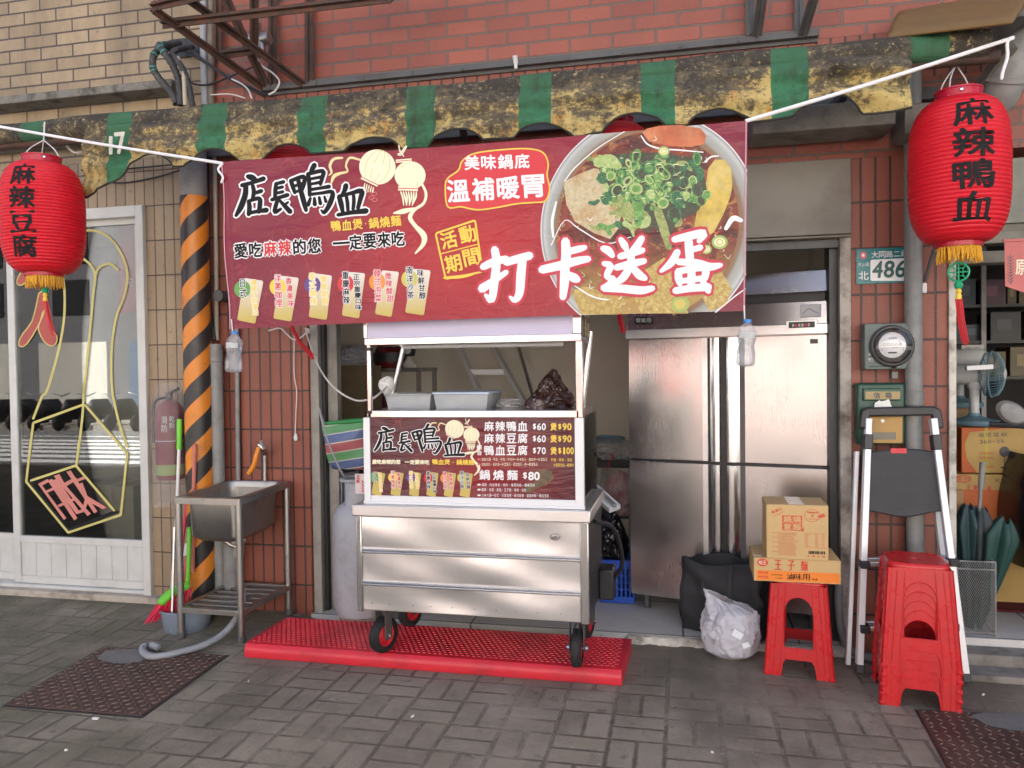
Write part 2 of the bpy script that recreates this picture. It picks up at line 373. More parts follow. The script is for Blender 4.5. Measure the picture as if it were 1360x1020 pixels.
# pavement of basket-woven pavers
def pavers():
    t = NT('basketweave pavers'); x, y, z = t.xyz(); s = .225
    wx = t.m('MULTIPLY_ADD', t.noise(5, 2), .05, -.025); wy = t.m('MULTIPLY_ADD', t.noise(4.3, 2), .05, -.025)
    gx = t.m('ADD', t.m('MULTIPLY_ADD', x, 1/s, 40.33), wx); gy = t.m('ADD', t.m('MULTIPLY_ADD', y, 1/s, 40.2), wy)
    cx = t.m('FLOOR', gx); cy = t.m('FLOOR', gy); fx = t.m('FRACT', gx); fy = t.m('FRACT', gy)
    p = t.m('MODULO', t.m('ADD', cx, cy), 2.)
    u = t.m('ADD', t.m('MULTIPLY', fx, p), t.m('MULTIPLY', fy, t.m('SUBTRACT', 1., p)))
    ex = t.m('MINIMUM', fx, t.m('SUBTRACT', 1., fx)); ey = t.m('MINIMUM', fy, t.m('SUBTRACT', 1., fy)); eu = t.m('ABSOLUTE', t.m('SUBTRACT', u, .5))
    e = t.m('MINIMUM', t.m('MINIMUM', ex, ey), eu)
    e = t.m('ADD', e, t.m('MULTIPLY_ADD', t.noise(26, 5, .7), .085, -.043))
    j = t.ramp(e, .006, .050)                       # 0 in the joint
    wnz = t.n('ShaderNodeTexWhiteNoise'); t.l(t.comb(cx, cy, t.m('GREATER_THAN', u, .5)), wnz.inputs[0])
    k = wnz.outputs[0]
    c = t.mix(k, (.185,.158,.116), (.250,.215,.160))
    c = t.mix(t.m('MULTIPLY', t.ramp(t.noise(3.2, 8, .72), .40, .66), .75), c, (.32,.275,.22))
    c = t.mix(t.m('MULTIPLY', t.ramp(t.noise(1.1, 5, .6), .46, .66), .65), c, (.150,.124,.098))
    c = t.mix(t.m('MULTIPLY', t.ramp(t.noise(19, 6, .7), .56, .70), .5), c, (.17,.15,.125))
    lft = t.ramp(t.m('MULTIPLY_ADD', x, -.5, t.m('MULTIPLY_ADD', t.noise(2.2, 5, .65), 1.2, -1.3)), .05, .75)
    mo = t.m('MULTIPLY', lft, t.ramp(t.noise(2.6, 7, .7), .36, .6)); c = t.mix(t.m('MULTIPLY', mo, .75), c, (.085,.088,.050))
    filled = t.ramp(t.noise(.9, 6, .75), .44, .56)    # joints packed with dirt here and there
    jj = t.m('MAXIMUM', j, t.m('MULTIPLY', filled, .9))
    c = t.mix(t.m('MULTIPLY', t.ramp(t.noise(8, 6, .75), .60, .66), .55), c, (.045,.040,.034)); c = t.mix(jj, (.105,.089,.069), c)
    gum = t.n('ShaderNodeTexVoronoi'); gum.inputs['Scale'].default_value = 2.6; t.l(t.pos(), gum.inputs['Vector']); c = t.mix(t.m('MULTIPLY', t.ramp(t.m('ADD', gum.outputs['Distance'], t.m('MULTIPLY', t.noise(30, 3), .05)), .085, .10, (1,1,1), (0,0,0)), .55), c, (.07,.06,.052))
    c = t.mix(t.m('MULTIPLY', t.ramp(t.noise(.75, 7, .7, stretch=(1.6, .7, 1)), .52, .62), .42), c, (.085,.072,.060))
    c = t.mix(t.ramp(t.noise(75, 2, .4), .735, .76), c, (.42,.40,.35))
    rr = t.m('MULTIPLY_ADD', t.noise(6, 5), .35, .50)
    h = t.m('ADD', jj, t.m('MULTIPLY', t.noise(30, 6, .65), .55)); h = t.m('ADD', h, t.m('MULTIPLY', k, .25))
    return t.fin(c, rr, 0., t.bump(h, .75, .010), .35)
m_pave = pavers()
AWOFF = .173
def awn():
    t = NT('mouldy striped canvas'); x, y, z = t.xyz(); per = .578
    fr = t.m('FRACT', t.m('ADD', t.m('MULTIPLY', t.m('ADD', x, t.m('MULTIPLY_ADD', t.noise(9, 3), .02, -.01)), 1/per), 20+AWOFF/per))
    g = t.m('LESS_THAN', fr, .268)
    yl = t.mix(t.noise(5, 4), (.46,.33,.09), (.60,.48,.21)); gr = t.mix(t.noise(5, 4), (.025,.135,.06), (.05,.20,.095))
    f1 = t.noise(5.5, 10, .78, stretch=(1, 1, 1.9)); f2 = t.noise(38, 8, .8)
    up = t.m('MULTIPLY_ADD', z, 1.7, -4.56)         # the mould holds to the upper half, where water stands
    base = t.m('ADD', t.m('ADD', t.m('MULTIPLY', f1, .95), t.m('MULTIPLY', f2, .42)), t.m('MULTIPLY', up, .42))
    dm = t.ramp(base, .66, .735); dk = t.ramp(base, .765, .85)
    dirty = t.mix(dk, t.mix(t.noise(90, 3), (.080,.064,.038), (.150,.120,.072)), t.mix(t.noise(60, 3), (.022,.018,.014), (.060,.050,.036)))
    dirty = t.mix(t.m('MULTIPLY', t.ramp(t.noise(30, 7, .8), .58, .62), .8), dirty, (.50,.40,.17))
    yl = t.mix(t.m('MULTIPLY', t.ramp(t.noise(7, 7, .75), .52, .62), .75), yl, (.46,.17,.012)); yl = t.mix(t.ramp(t.noise(48, 7, .8), .57, .62), yl, (.05,.04,.03))
    c1 = t.mix(dm, yl, dirty)
    c2 = t.mix(t.m('MULTIPLY', dm, .40), gr, (.03,.06,.03)); c2 = t.mix(t.m('MULTIPLY', t.ramp(t.noise(44, 7, .8), .58, .63), .6), c2, (.05,.05,.03))
    c = t.mix(g, c1, c2); c = t.mix(t.m('MULTIPLY', t.ramp(t.noise(1.2, 7, .7, stretch=(9, 9, .8)), .50, .66), .62), c, (.035,.030,.022))
    return t.fin(c, .8, 0., t.bump(t.m('ADD', t.noise(3.3, 7, .6, stretch=(1, 1, 3)), t.m('MULTIPLY', f2, .22)), .7, .03))
def hazard():
    t = NT('hazard striped sleeve'); x, y, z = t.xyz()
    a = t.m('ARCTAN2', t.m('ADD', y, .12), t.m('ADD', x, 2.868))
    f = t.m('FRACT', t.m('ADD', t.m('MULTIPLY', z, 1/.248), t.m('MULTIPLY', a, -.30)))
    w = t.ramp(t.m('ABSOLUTE', t.m('SUBTRACT', f, .5)), .245, .255, (.70,.23,.02), (.022,.021,.022))
    w = t.mix(t.m('MULTIPLY', t.ramp(t.noise(7, 7, .7), .5, .72), .45), w, (.10,.07,.05))
    return t.fin(w, .42, 0., t.bump(t.noise(6, 4), .3, .01))
def stripes(name, cols, per, axis='Z', tilt=0.):
    t = NT(name); x, y, z = t.xyz()
    q = t.m('ADD', z, t.m('MULTIPLY', x, tilt)); f = t.m('FRACT', t.m('MULTIPLY', q, 1/per))
    r = t.n('ShaderNodeValToRGB'); r.color_ramp.interpolation = 'CONSTANT'; e = r.color_ramp.elements
    while len(e) < len(cols): e.new(.5)
    for i, c in enumerate(cols): e[i].position = i/len(cols) if not isinstance(c[0], tuple) else c[1]; e[i].color = (*(c if not isinstance(c[0], tuple) else c[0]), 1)
    t.l(f, r.inputs[0]); c = t.mix(t.m('MULTIPLY', t.noise(140, 2), .5), r.outputs[0], (.35,.35,.35))
    return t.fin(c, .45, 0., t.bump(t.noise(90, 2), .3, .004))
def lanternmat():
    t = NT('red lantern cloth'); c = t.mix(t.noise(6, 4), (.68,.008,.022), (.80,.014,.032))
    t.fin(c, .45, 0., t.bump(t.noise(70, 3, stretch=(1, 1, .3)), .25, .004))
    t.b.inputs['Subsurface Weight'].default_value = 0.
    tl = t.n('ShaderNodeBsdfTranslucent'); tl.inputs[0].default_value = (.8, .03, .04, 1); mx = t.n('ShaderNodeMixShader'); mx.inputs[0].default_value = .22
    t.l(t.b.outputs[0], mx.inputs[1]); t.l(tl.outputs[0], mx.inputs[2]); t.l(mx.outputs[0], t.out.inputs[0]); return t.mat
m_lan = lanternmat(); m_lancap = M('red plastic ring', (.42,.008,.03), .3, var=.06)
m_fringe = M('golden fringe', (.75,.36,.02), .6, var=.3, sc=60)
def bannermat(name, base, hot, cx, cz, rad, bowl=None):
    t = NT(name); x, y, z = t.xyz()
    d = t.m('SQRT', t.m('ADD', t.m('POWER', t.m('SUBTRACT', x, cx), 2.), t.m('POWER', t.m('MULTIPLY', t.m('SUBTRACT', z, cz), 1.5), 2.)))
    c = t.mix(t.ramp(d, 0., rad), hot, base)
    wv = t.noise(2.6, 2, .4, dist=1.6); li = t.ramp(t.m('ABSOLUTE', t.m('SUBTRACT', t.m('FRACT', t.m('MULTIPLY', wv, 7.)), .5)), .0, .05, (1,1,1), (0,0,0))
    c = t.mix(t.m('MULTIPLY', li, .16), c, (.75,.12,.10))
    if bowl:
        bx, bz, rx, rz = bowl
        r = t.m('SQRT', t.m('ADD', t.m('POWER', t.m('MULTIPLY', t.m('SUBTRACT', x, bx), 1/rx), 2.), t.m('POWER', t.m('MULTIPLY', t.m('SUBTRACT', z, bz), 1/rz), 2.)))
        k = t.n('ShaderNodeValToRGB'); e = k.color_ramp.elements
        for q, cc in ((.80,(.08,.016,.012)), (.835,(.30,.13,.05)), (.86,(.22,.16,.10)), (.885,(.36,.34,.29)), (.93,(.40,.42,.40)), (.965,(.55,.57,.55)), (.985,(.28,.30,.30)), (1.,(.55,.56,.56))):
            n = e.new(q); n.color = (*cc, 1)
        e.remove(e[0]); e.remove(e[-1]); t.l(r, k.inputs[0])
        br = t.mix(t.ramp(t.noise(7, 6, .65, dist=.8), .42, .62), (.085,.016,.012), (.30,.045,.018))
        br = t.mix(t.ramp(t.noise(13, 7, .7, dist=1.), .54, .66), br, (.48,.24,.06))
        lo = t.ramp(t.m('SUBTRACT', bz-.10, z), 0., .22); br = t.mix(t.m('MULTIPLY', t.m('MULTIPLY', lo, t.ramp(t.noise(9, 5, .6), .38, .5)), .85), br, (.50,.33,.09))
        br = t.mix(t.ramp(t.noise(24, 5, .7, dist=2.2), .66, .685), br, (.85,.80,.70))
        kk = t.mix(t.m('LESS_THAN', r, .825), k.outputs[0], br)
        c = t.mix(t.m('LESS_THAN', r, 1.), c, kk)
    fz = t.m('SUBTRACT', z, t.m('MULTIPLY_ADD', t.noise(2, 2), .02, 2.085)); cr = t.m('POWER', 2.7, t.m('MULTIPLY', t.m('MULTIPLY', fz, fz), -18000.))
    fx = t.m('PINGPONG', t.m('ADD', t.m('ADD', x, t.m('MULTIPLY', z, .06)), 10.1), .31); cx2 = t.m('POWER', 2.7, t.m('MULTIPLY', t.m('MULTIPLY', fx, fx), -14000.))
    hh = t.m('ADD', t.m('MULTIPLY', t.noise(3.2, 5, .55, stretch=(1, 1, 2.2), dist=.6), 1.6), t.m('MULTIPLY', t.m('ADD', cr, cx2), -.10))
    return t.fin(c, .36, 0., t.bump(hh, .42, .03), .5)
YBN = -.84
_c, _e, _u = pt(858.3, 299.6, YBN), pt(1008, 299.6, YBN), pt(858.3, 149, YBN)
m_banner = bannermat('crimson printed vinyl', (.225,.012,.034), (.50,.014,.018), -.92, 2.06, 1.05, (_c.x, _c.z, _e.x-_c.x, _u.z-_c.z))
def translucent(mat, f, k):
    nt = mat.node_tree; b = nt.nodes['Principled BSDF']; o = nt.nodes['Material Output']; tl = nt.nodes.new('ShaderNodeBsdfTranslucent'); mx = nt.nodes.new('ShaderNodeMixShader'); mx.inputs[0].default_value = f
    if b.inputs['Base Color'].links: nt.links.new(b.inputs['Base Color'].links[0].from_socket, tl.inputs[0])
    nt.links.new(b.outputs[0], mx.inputs[1]); nt.links.new(tl.outputs[0], mx.inputs[2]); nt.links.new(mx.outputs[0], o.inputs[0])
translucent(m_banner, .15, 1)
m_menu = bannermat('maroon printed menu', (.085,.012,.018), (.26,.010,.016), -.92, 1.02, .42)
m_plate = M('rusty chequer plate', (.080,.046,.037), .55, metal=.3, var=.25, sc=6, dirt=(.15,.08,.055), damt=.6, dsc=6, bump=.25, bsc=90)
m_plateg = M('grey worn chequer plate', (.17,.17,.165), .6, metal=.2, var=.2, sc=6, dirt=(.24,.23,.21), damt=.7)
m_mat = M('red studded rubber', (.62,.020,.036), .38, var=.1, sc=3, dirt=(.17,.012,.016), damt=.55, dsc=2.6)
# ================= the setting
def struct(mb, name, mat, **k): return solo(mb, name, mat, kind='structure', **k)
def pz(x, y): return .036*min(1, max(0, (-2.1-x)/.25))*min(1, max(0, (y+.46)/.44))
g = MB(); xs_ = [-12, -6, -3.2]+[-2.4+.03*i for i in range(12)]+[-1.5, 2, 9]; ys_ = [-6.2, -2]+[-.46+.04*i for i in range(12)]+[.05]
g.v = [Vector((x, y, pz(x, y))) for y in ys_ for x in xs_]; n = len(xs_); g.f = [(j*n+i, j*n+i+1, (j+1)*n+i+1, (j+1)*n+i) for j in range(len(ys_)-1) for i in range(n-1)]; g.m = [0]*len(g.f); struct(g, 'pavement', m_pave)
m_asph = M('asphalt', (.15,.15,.147), .8, var=.2, sc=20, bump=.3, bsc=80)
g = MB(); g.add([(-200,-200,-.14),(200,-200,-.14),(200,120,-.14),(-200,120,-.14)], [(0,1,2,3)]); struct(g, 'road', m_asph)
m_kerb = M('kerb stone', (.30,.29,.27), .8, var=.1)
g = MB(); g.box((-12,-6.4,-.14),(9,-6.2,.004)); struct(g, 'kerb', m_kerb, bevel=.01)
m_line = M('road marking paint', (.70,.70,.68), .6, dirt=(.2,.2,.2), damt=.4)
g = MB()
for k in range(6): g.box((-24,-7.6-k*.75,-.136),(-8,-8.0-k*.75,-.134))
for y in (-12.6,): g.box((-60,y,-.136),(40,y-.14,-.134))
struct(g, 'crosswalk', m_line)
g = MB(); g.box((-2.2,-.02,.0),(.857,.3,.035)); g.box((-2.55,.3,.0),(1.05,2.3,.035)); struct(g, 'shop_floor', m_floort)
g = MB(); g.box((1.33,-.02,.0),(5.2,3.2,.12)); struct(g, 'neighbour_shop_floor', m_floort)
g = MB(); g.box((-8.5,.22,.0),(-2.9,3.2,.06)); struct(g, 'window_shop_floor', M('dull floor', (.30,.28,.25), .4))

# ---- red tiled building
B = thing('tiled_building', 'red tiled shop building with an open shopfront and a soldier course under the brick rows', 'building', (-.7, 0, 0))
mb = MB(); mb.box((-2.86,0,3.19),(9,.3,8.2)); part(mb, 'upper_wall', m_redh, B)  # carried up out of view so the pavement lies in its shadow
mb = MB(); mb.box((-2.86,.004,2.565),(6,.3,2.95)); part(mb, 'lintel', m_redh, B)
mb = MB(); mb.box((-2.86,.002,2.95),(6,.3,3.19)); part(mb, 'soldier_course', m_redv, B)
mb = MB(); mb.box((-2.86,0,0),(-2.2,.3,2.565)); part(mb, 'pillar', m_redv, B, bevel=.004)
mb = MB(); mb.box((.858,0,0),(1.315,.3,2.565)); part(mb, 'pillar', m_redv, B, bevel=.004)
mb = MB(); mb.box((4.6,0,0),(5.3,.3,2.565)); part(mb, 'pillar', m_redv, B)
mb = MB(); mb.box((-2.5,2.25,0),(1.0,2.4,3.1)); mb.box((-2.6,.3,0),(-2.5,2.4,3.1)); mb.box((1.0,.3,0),(1.1,2.4,3.1)); part(mb, 'interior_wall', m_cream, B)
mb = MB(); mb.box((-2.6,.3,2.9),(1.1,2.4,3.0)); part(mb, 'ceiling', M('white ceiling', (.75,.73,.68), .8), B)
# steel jambs and the metal box of the shutter
mb = MB(); mb.box((-2.2,.02,.03),(-2.145,.09,2.16)); mb.box((-2.125,.1,.03),(-2.06,.16,2.2)); part(mb, 'door_jamb', M('grey jamb', (.30,.285,.25), .5, dirt=(.12,.10,.08), damt=.5), B, bevel=.003)
for a in (((-2.145,.06,.03),(-2.125,.16,2.16)), ((.765,.06,.03),(.805,.2,2.16))): mb = MB(); mb.box(*a); part(mb, 'shutter_track', m_black, B)
mb = MB(); mb.box((.805,-.004,.02),(.858,.05,2.17)); part(mb, 'door_jamb', M('peeling jamb', (.42,.39,.34), .65, var=.1, dirt=(.10,.075,.055), damt=.9, dsc=7, bump=.4, bsc=14), B, label='cream jamb with peeling paint')
mb = MB(); mb.box((-2.2,-.035,2.175),(.856,.02,2.56)); mb.box((-2.2,-.03,2.16),(.856,.01,2.172))
part(mb, 'shutter_box', M('dull painted steel', (.21,.19,.155), .5, var=.10, sc=2, dirt=(.12,.10,.08), damt=.5, dsc=3), B, bevel=.004)
mb = MB(); mb.box((-2.2,.02,2.115),(.85,.06,2.155)); part(mb, 'shutter_bar', m_dgrey, B)
mb = MB(); mb.box((-2.45,-.05,3.19),(.70,-.003,3.222)); mb.box((-2.45,-.014,3.172),(.70,-.001,3.19))
for k in range(11): mb.box((-2.4+k*.30,-.056,3.196),(-2.385+k*.30,-.05,3.216))
part(mb, 'rail', m_dgrey, B)
# threshold of broken white plaster
mb = MB(); r = random.Random(4)
n = 60; top = []; 
mb.grid(lambda u, v: Vector((-.30+u*1.15, -.075+v*.09+r.uniform(-.012,.012)*(v < .3), .034 if v > .15 else .0)), n, 4); part(mb, 'threshold', m_whitepaint, B, ang=60)
# right neighbour shop: door frame, beams, dark interior
mb = MB(); mb.box((1.315,-.02,.10),(1.347,.06,2.3)); part(mb, 'door_jamb', m_whitepaint, B, label='cream door jamb beside the neighbour shop')
m_beam = M('olive grey beam', (.20,.19,.145), .55, dirt=(.09,.08,.06), damt=.5)
mb = MB(); mb.box((1.347,-.01,2.0),(4.6,.10,2.06)); mb.box((1.347,.02,2.1),(4.6,.12,2.16)); mb.box((1.347,.05,2.16),(4.6,.1,2.2)); part(mb, 'door_head', m_beam, B, bevel=.004)
mb = MB(); mb.box((1.35,.03,2.2),(4.6,.09,2.52)); part(mb, 'sign_panel', M('grey green panel', (.22,.225,.18), .5, var=.1, dirt=(.12,.12,.10), damt=.4), B)
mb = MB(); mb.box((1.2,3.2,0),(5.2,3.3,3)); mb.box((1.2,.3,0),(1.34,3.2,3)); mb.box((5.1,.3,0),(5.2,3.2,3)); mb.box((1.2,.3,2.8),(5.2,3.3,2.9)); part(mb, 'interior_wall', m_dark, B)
mb = MB(); mb.box((1.316,-.16,0),(4.6,-.02,.085)); mb.box((1.318,-.30,0),(4.6,-.16,.035)); part(mb, 'step', m_conc, B, bevel=.008)
# roof set high, out of view, so its shadow covers the pavement
mb = MB(); mb.box((-2.86,-.1,8.2),(9,9,8.4)); part(mb, 'shade_roof', m_conc, B)
mb = MB(); mb.box((5.3,0,0),(9,.3,3.19)); part(mb, 'shutter', m_greyp, B)

# ---- beige tiled building
YB = .05
A = thing('beige_building', 'beige tiled building on the left with a dirty ledge over white framed sliding windows', 'building', (-5.4, YB, 0))
DX0 = pt(198, 500, YB).x; DZ1 = pt(150, 276, YB).z
mb = MB(); mb.box((-14,YB,DZ1+.30),(-2.862,YB+.3,8.2)); part(mb, 'upper_wall', m_beih, A)
mb = MB(); mb.box((-9,YB,DZ1),(DX0,YB+.25,DZ1+.298)); mb.box((DX0,YB,0),(-2.862,YB+.25,DZ1+.298)); part(mb, 'pier', m_beiv, A)
zl = 3.27
mb = MB(); mb.box((-9,-.10,zl-.02),(-3.02,YB,zl+.03)); part(mb, 'ledge', M('lichen stained ledge', (.20,.185,.16), .85, var=.3, dirt=(.035,.035,.03), damt=.9, dsc=9, bump=.5, bsc=30), A, bevel=.006)
mb = MB(); mb.box((-9,-.06,zl-.30),(-3.15,YB,zl-.20)); part(mb, 'canopy_rail', M('old grey trim', (.21,.195,.165), .8, var=.25, dirt=(.06,.055,.04), damt=.8, dsc=6), A, bevel=.02)
mb = MB(); mb.box((-9,-.02,0),(-2.97,YB+.25,.075)); part(mb, 'step', M('pale stone step', (.44,.39,.32), .75, var=.12, dirt=(.13,.10,.075), damt=.8, dsc=7), A, bevel=.006)
mb = MB(); mb.box((-14,-.02,8.2),(-2.9,9,8.4)); mb.box((-9,2.6,0),(-2.9,2.7,3)); mb.box((-9,.3,2.8),(-2.9,2.7,2.9)); mb.box((-3.0,.3,0),(-2.9,2.7,3)); part(mb, 'interior_wall', M('shop wall', (.20,.175,.145), .8), A)  # first box is an unseen top slab, equally high to shade the pavement
# the sliding glazed doors: frame and leaves
YD = YB+.02
mb = MB(); mb.box((DX0-.055,YB-.03,.075),(DX0,YB+.12,DZ1)); mb.box((-9,YB-.03,DZ1-.07),(DX0-.055,YB+.12,DZ1)); mb.box((-9,YB-.01,.075),(DX0-.055,YB+.12,.095)); part(mb, 'door_frame', m_winframe, A, bevel=.003)
mb = MB(); mb.box((DX0-.10,YB+.06,.095),(DX0-.056,YB+.1,DZ1-.07)); part(mb, 'door_gap', m_black, A)
def leaf(x0, x1, y, zt, label):
    D = MB(); st = .055
    zb, zm, zr = .10, pt(100, 788, y).z, pt(100, 722, y).z
    zb = .097; zm = zb+.05; zr = zb+.275
    D.box((x0,y,zb),(x0+st,y+.04,zt)); D.box((x1-st,y,zb),(x1,y+.04,zt)); D.box((x0+st,y+.001,zt-.05),(x1-st,y+.039,zt)); D.box((x0+st,y+.001,zb),(x1-st,y+.039,zm)); D.box((x0+st,y+.001,zr),(x1-st,y+.039,zr+.045))
    o = part(D, 'sliding_door', m_winframe, A, label=label, bevel=.003)
    P = MB(); n = 8; w = (x1-x0-2*st)/n
    for k in range(n): P.box((x0+st+k*w+.0015,y+.008,zm),(x0+st+(k+1)*w-.0015,y+.03,zr))
    part(P, 'kick_panel', m_winframe, o, bevel=.002)
    G = MB(); G.box((x0+st,y+.014,zr+.045),(x1-st,y+.02,zt-.05)); part(G, 'pane', m_glass, o, smooth=False)
    return o
XL0, XL1 = pt(12, 500, YD).x, pt(193, 500, YD).x
ZT = pt(100, 292, YD).z
Dr = leaf(XL0, XL1, YD, ZT, 'sliding door painted with a bottle outline')
leaf(XL0-1.18, XL0+.02, YD+.05, ZT, 'half hidden sliding door at the photo edge'); leaf(XL0-2.4, XL0-1.18, YD, ZT, 'sliding door beyond the photo edge')
# painted outline on the glass
fD = lambda u, v, l: pt(u, v, YD+.0135-l*.0004)
mb = MB()
z2 = lambda L: [(x/3.642, 240+y/3.642) for x, y in L]      # from the enlarged photo
z3 = lambda L: [(x/3.4, 500+y/3.4) for x, y in L]
def stroke(P, w, mi=0, l=1, sm=5): ribbon(mb, [(x, y, w) for x, y in P], fD, mi, l, 0, sm)
stroke(z2([(300,440),(312,540),(310,660),(292,780),(262,900),(225,1020)])+z3([(190,90),(150,190)]), 3.1)
stroke(z2([(330,270),(400,243),(470,245),(540,285),(595,370),(617,460),(600,560),(565,650),(545,760),(538,880),(543,1020)])+z3([(515,110),(535,200),(575,320)]), 3.0, l=2)
stroke(z2([(400,375),(440,410),(460,460),(450,560),(432,760),(405,1020)])+z3([(378,40),(372,180),(345,400)]), 3.1, l=3)
stroke(z2([(460,460),(480,420),(530,402),(570,430)]), 3.1, l=4)
stroke(z3([(368,130),(150,210)]), 3.1, l=1, sm=0); stroke(z3([(385,130),(575,350)]), 3.1, l=1, sm=0)
stroke(z3([(150,210),(118,475)]), 3.1, l=5, sm=0); stroke(z3([(118,475),(308,705)]), 3.1, l=6, sm=0); stroke(z3([(308,705),(545,625)]), 3.1, l=7, sm=0); stroke(z3([(575,345),(545,625)]), 3.1, l=8, sm=0)
stroke(z3([(140,470),(340,403)]), 3.1, l=9, sm=0); stroke(z3([(345,405),(515,605)]), 3.1, l=10, sm=0)
flat(mb, z3([(118,470),(140,475),(312,685),(515,605),(545,612),(308,700)]), fD, 2, .5)
for P in ([(172,485),(215,463),(222,475),(190,492),(300,640),(288,648)], [(215,470),(235,462),(350,640),(335,650)], [(230,470),(260,462),(355,605),(370,600),(378,612),(345,622)], [(243,450),(268,440),(290,480),(340,455),(350,465),(300,495),(410,620),(395,630)], [(300,430),(320,425),(345,465),(380,450),(385,462),(352,475),(440,610),(425,618)], [(345,490),(372,478),(395,540),(480,590),(465,600),(400,565),(380,610),(372,600),(385,545)], [(196,520),(290,480),(296,490),(202,530)], [(260,580),(330,550),(336,560),(266,590)]):
    LAY[0] += 1; flat(mb, z3(P), fD, 1, 11+LAY[0]*.2)
for P in ([(80,485),(100,445),(125,430),(155,440),(140,475),(105,505),(85,500)], [(205,535),(222,550),(218,620),(180,710),(130,790),(100,802),(90,785),(110,740),(155,680),(180,580),(188,545)], [(205,640),(222,630),(250,720),(275,750),(272,785),(250,800),(215,780),(185,720),(195,680)]):
    LAY[0] += 1; C = z2(P); flat(mb, C, fD, 3, 11+LAY[0]*.2)
    ribbon(mb, [(x, y, 1.6) for x, y in C+C[:1]], fD, 0, 12+LAY[0]*.2, 0, 2)
part(mb, 'painted_sign', [M('yellow paint', (.56,.50,.16), .5, var=.1), M('salmon paint', (.58,.21,.17), .5), i_black, M('faded red paint', (.40,.07,.055), .5), M('pale yellow paint', (.62,.55,.25), .5)], Dr)
# red hanging poster seen through the glass
mb = MB(); a = pt(155, 290, .4); b = pt(184, 415, .4); mb.box((a.x,.40,b.z),(b.x,.406,a.z), 0)
fp = lambda u, v, l: pt(u, v, .40-l*.0006)
column(mb, '宋', 172, 368, 172, 382, 9, fp, 1, .2)
solo(mb, 'poster', [M('red poster', (.34,.03,.035), .5), i_grey], 'tall red poster hanging inside the left shop window behind the bottle outline', 'poster')
mb = MB(); mb.tube([(0,0,0)], .1) if 0 else None
c = gz(95, 722, .06); c.y = .75; c.x = pt(92, 690, .75).x
mb.lathe([(0,.06),(.20,.06),(.21,.08),(.21,.35),(.22,.36),(.22,.38),(.21,.39),(.21,.66),(.22,.67),(.22,.69),(.20,.70),(0,.70)], (c.x, c.y, 0), 32)
solo(mb, 'barrel', M('blue plastic barrel', (.02,.07,.20), .35, var=.1), 'blue plastic barrel on the floor behind the left glass door', 'barrel')
for i, (u, w, h, col, lb) in enumerate([(50,.34,.5,(.42,.40,.36),'pale beige carton standing left of the blue barrel'), (158,.42,.62,(.40,.33,.22),'tan carton standing right of the blue barrel')]):
    x = pt(u, 700, .7).x; mb = MB(); mb.box((x-w/2,.6,.06),(x+w/2,.95,.06+h), 0); mb.box((x-.03,.598,.06+h-.2),(x+.03,.95,.062+h), 1); mb.box((x-w/2+.05,.597,.3),(x-w/2+.16,.6,.42), 1)
    solo(mb, 'carton', [M('carton', col, .7), M('carton tape', clampc(col, 1.25), .4)], lb, 'carton', 'cartons behind the glass doors', bevel=.004)
# ================= awning
m_awn = awn()
YA = -.6
AW = thing('awning', 'mouldy yellow and green striped canvas awning, rolled up, with a scalloped valance', 'awning', (-1.2, -.3, 2.6))
def awtop(u): return 150-u*.0802      # the top line of the roll in the photo
xa, xb = pt(-90, 160, YA).x, pt(1318, 45, YA).x
ztop = pt(660, awtop(660), YA).z
rollR = .062
mb = MB(); zc_ = ztop-rollR
mb.grid(lambda u, v: Vector((xa+(xb-xa)*u, YA+.06-(rollR+.006*math.sin(u*67+v*5))*math.cos(-2.2+v*4.9), zc_+(rollR+.004*math.sin(u*41))*math.sin(-2.2+v*4.9)+.008*math.sin(u*9)))if True else 0, 200, 18)
part(mb, 'roll', m_awn, AW, ang=60)
mb = MB(); mb.tube([(xa-.02, YA+.07, zc_-.05), (xb+.05, YA+.07, zc_-.05)], .028, 12); part(mb, 'tube', m_rust, AW)
# valance, a hanging cloth with scallops
xv0, xv1 = pt(112, 190, YA-.0).x, pt(1207, 130, YA).x
XT0 = pt(170, 190, YA).x
lobes = [112, 205, 283, 383, 497, 606, 722, 842, 957, 1098, 1230]   # scallop gaps in the photo
xl = [pt(u, 190-.05*(u-280), YA).x for u in lobes]
def vbot(x):
    d = min(abs(x-q) for q in xl[1:-1]); return 1-.02*math.sin(x*13)-.27*max(0, 1-(d/.145)**2)**.8
def val(u, v):
    x = xv0+(xv1-xv0)*u; t = v
    drop = .262*vbot(x)*(1+.02*math.sin(x*9)); z = zc_-.01-drop*t
    if x < XT0+.05:  # the torn end folds and sags
        k = min(1, (XT0+.05-x)/.30); z -= .13*k*t; x -= .0
    fold = .013*math.sin(z*52+3*math.sin(x*2.1))+.018*math.sin(x*7.3+1.3*math.sin(z*11))+.016*(abs(noise.noise(Vector((x*6, z*13, 2))))-.2)+.010*noise.noise(Vector((x*19, z*30, 5)))
    y = YA+.005-.03*math.sin(min(1, t*2.2)*math.pi/2)+fold*min(1, t*3)
    if x > xv1-.33: y += .03*math.sin((z-zc_)*40+x*9)*min(1, t*3)
    return Vector((x, y, z))
mb = MB(); mb.grid(val, 420, 26); part(mb, 'valance', m_awn, AW, ang=80, solid=.006)
mb = MB(); mb.tube([val(i/420, 1)+Vector((0,-.002,0)) for i in range(421)], .0055, 6); part(mb, 'trim', M('black mould edging', (.035,.034,.026), .9, var=.4, sc=30, bump=.5), AW)
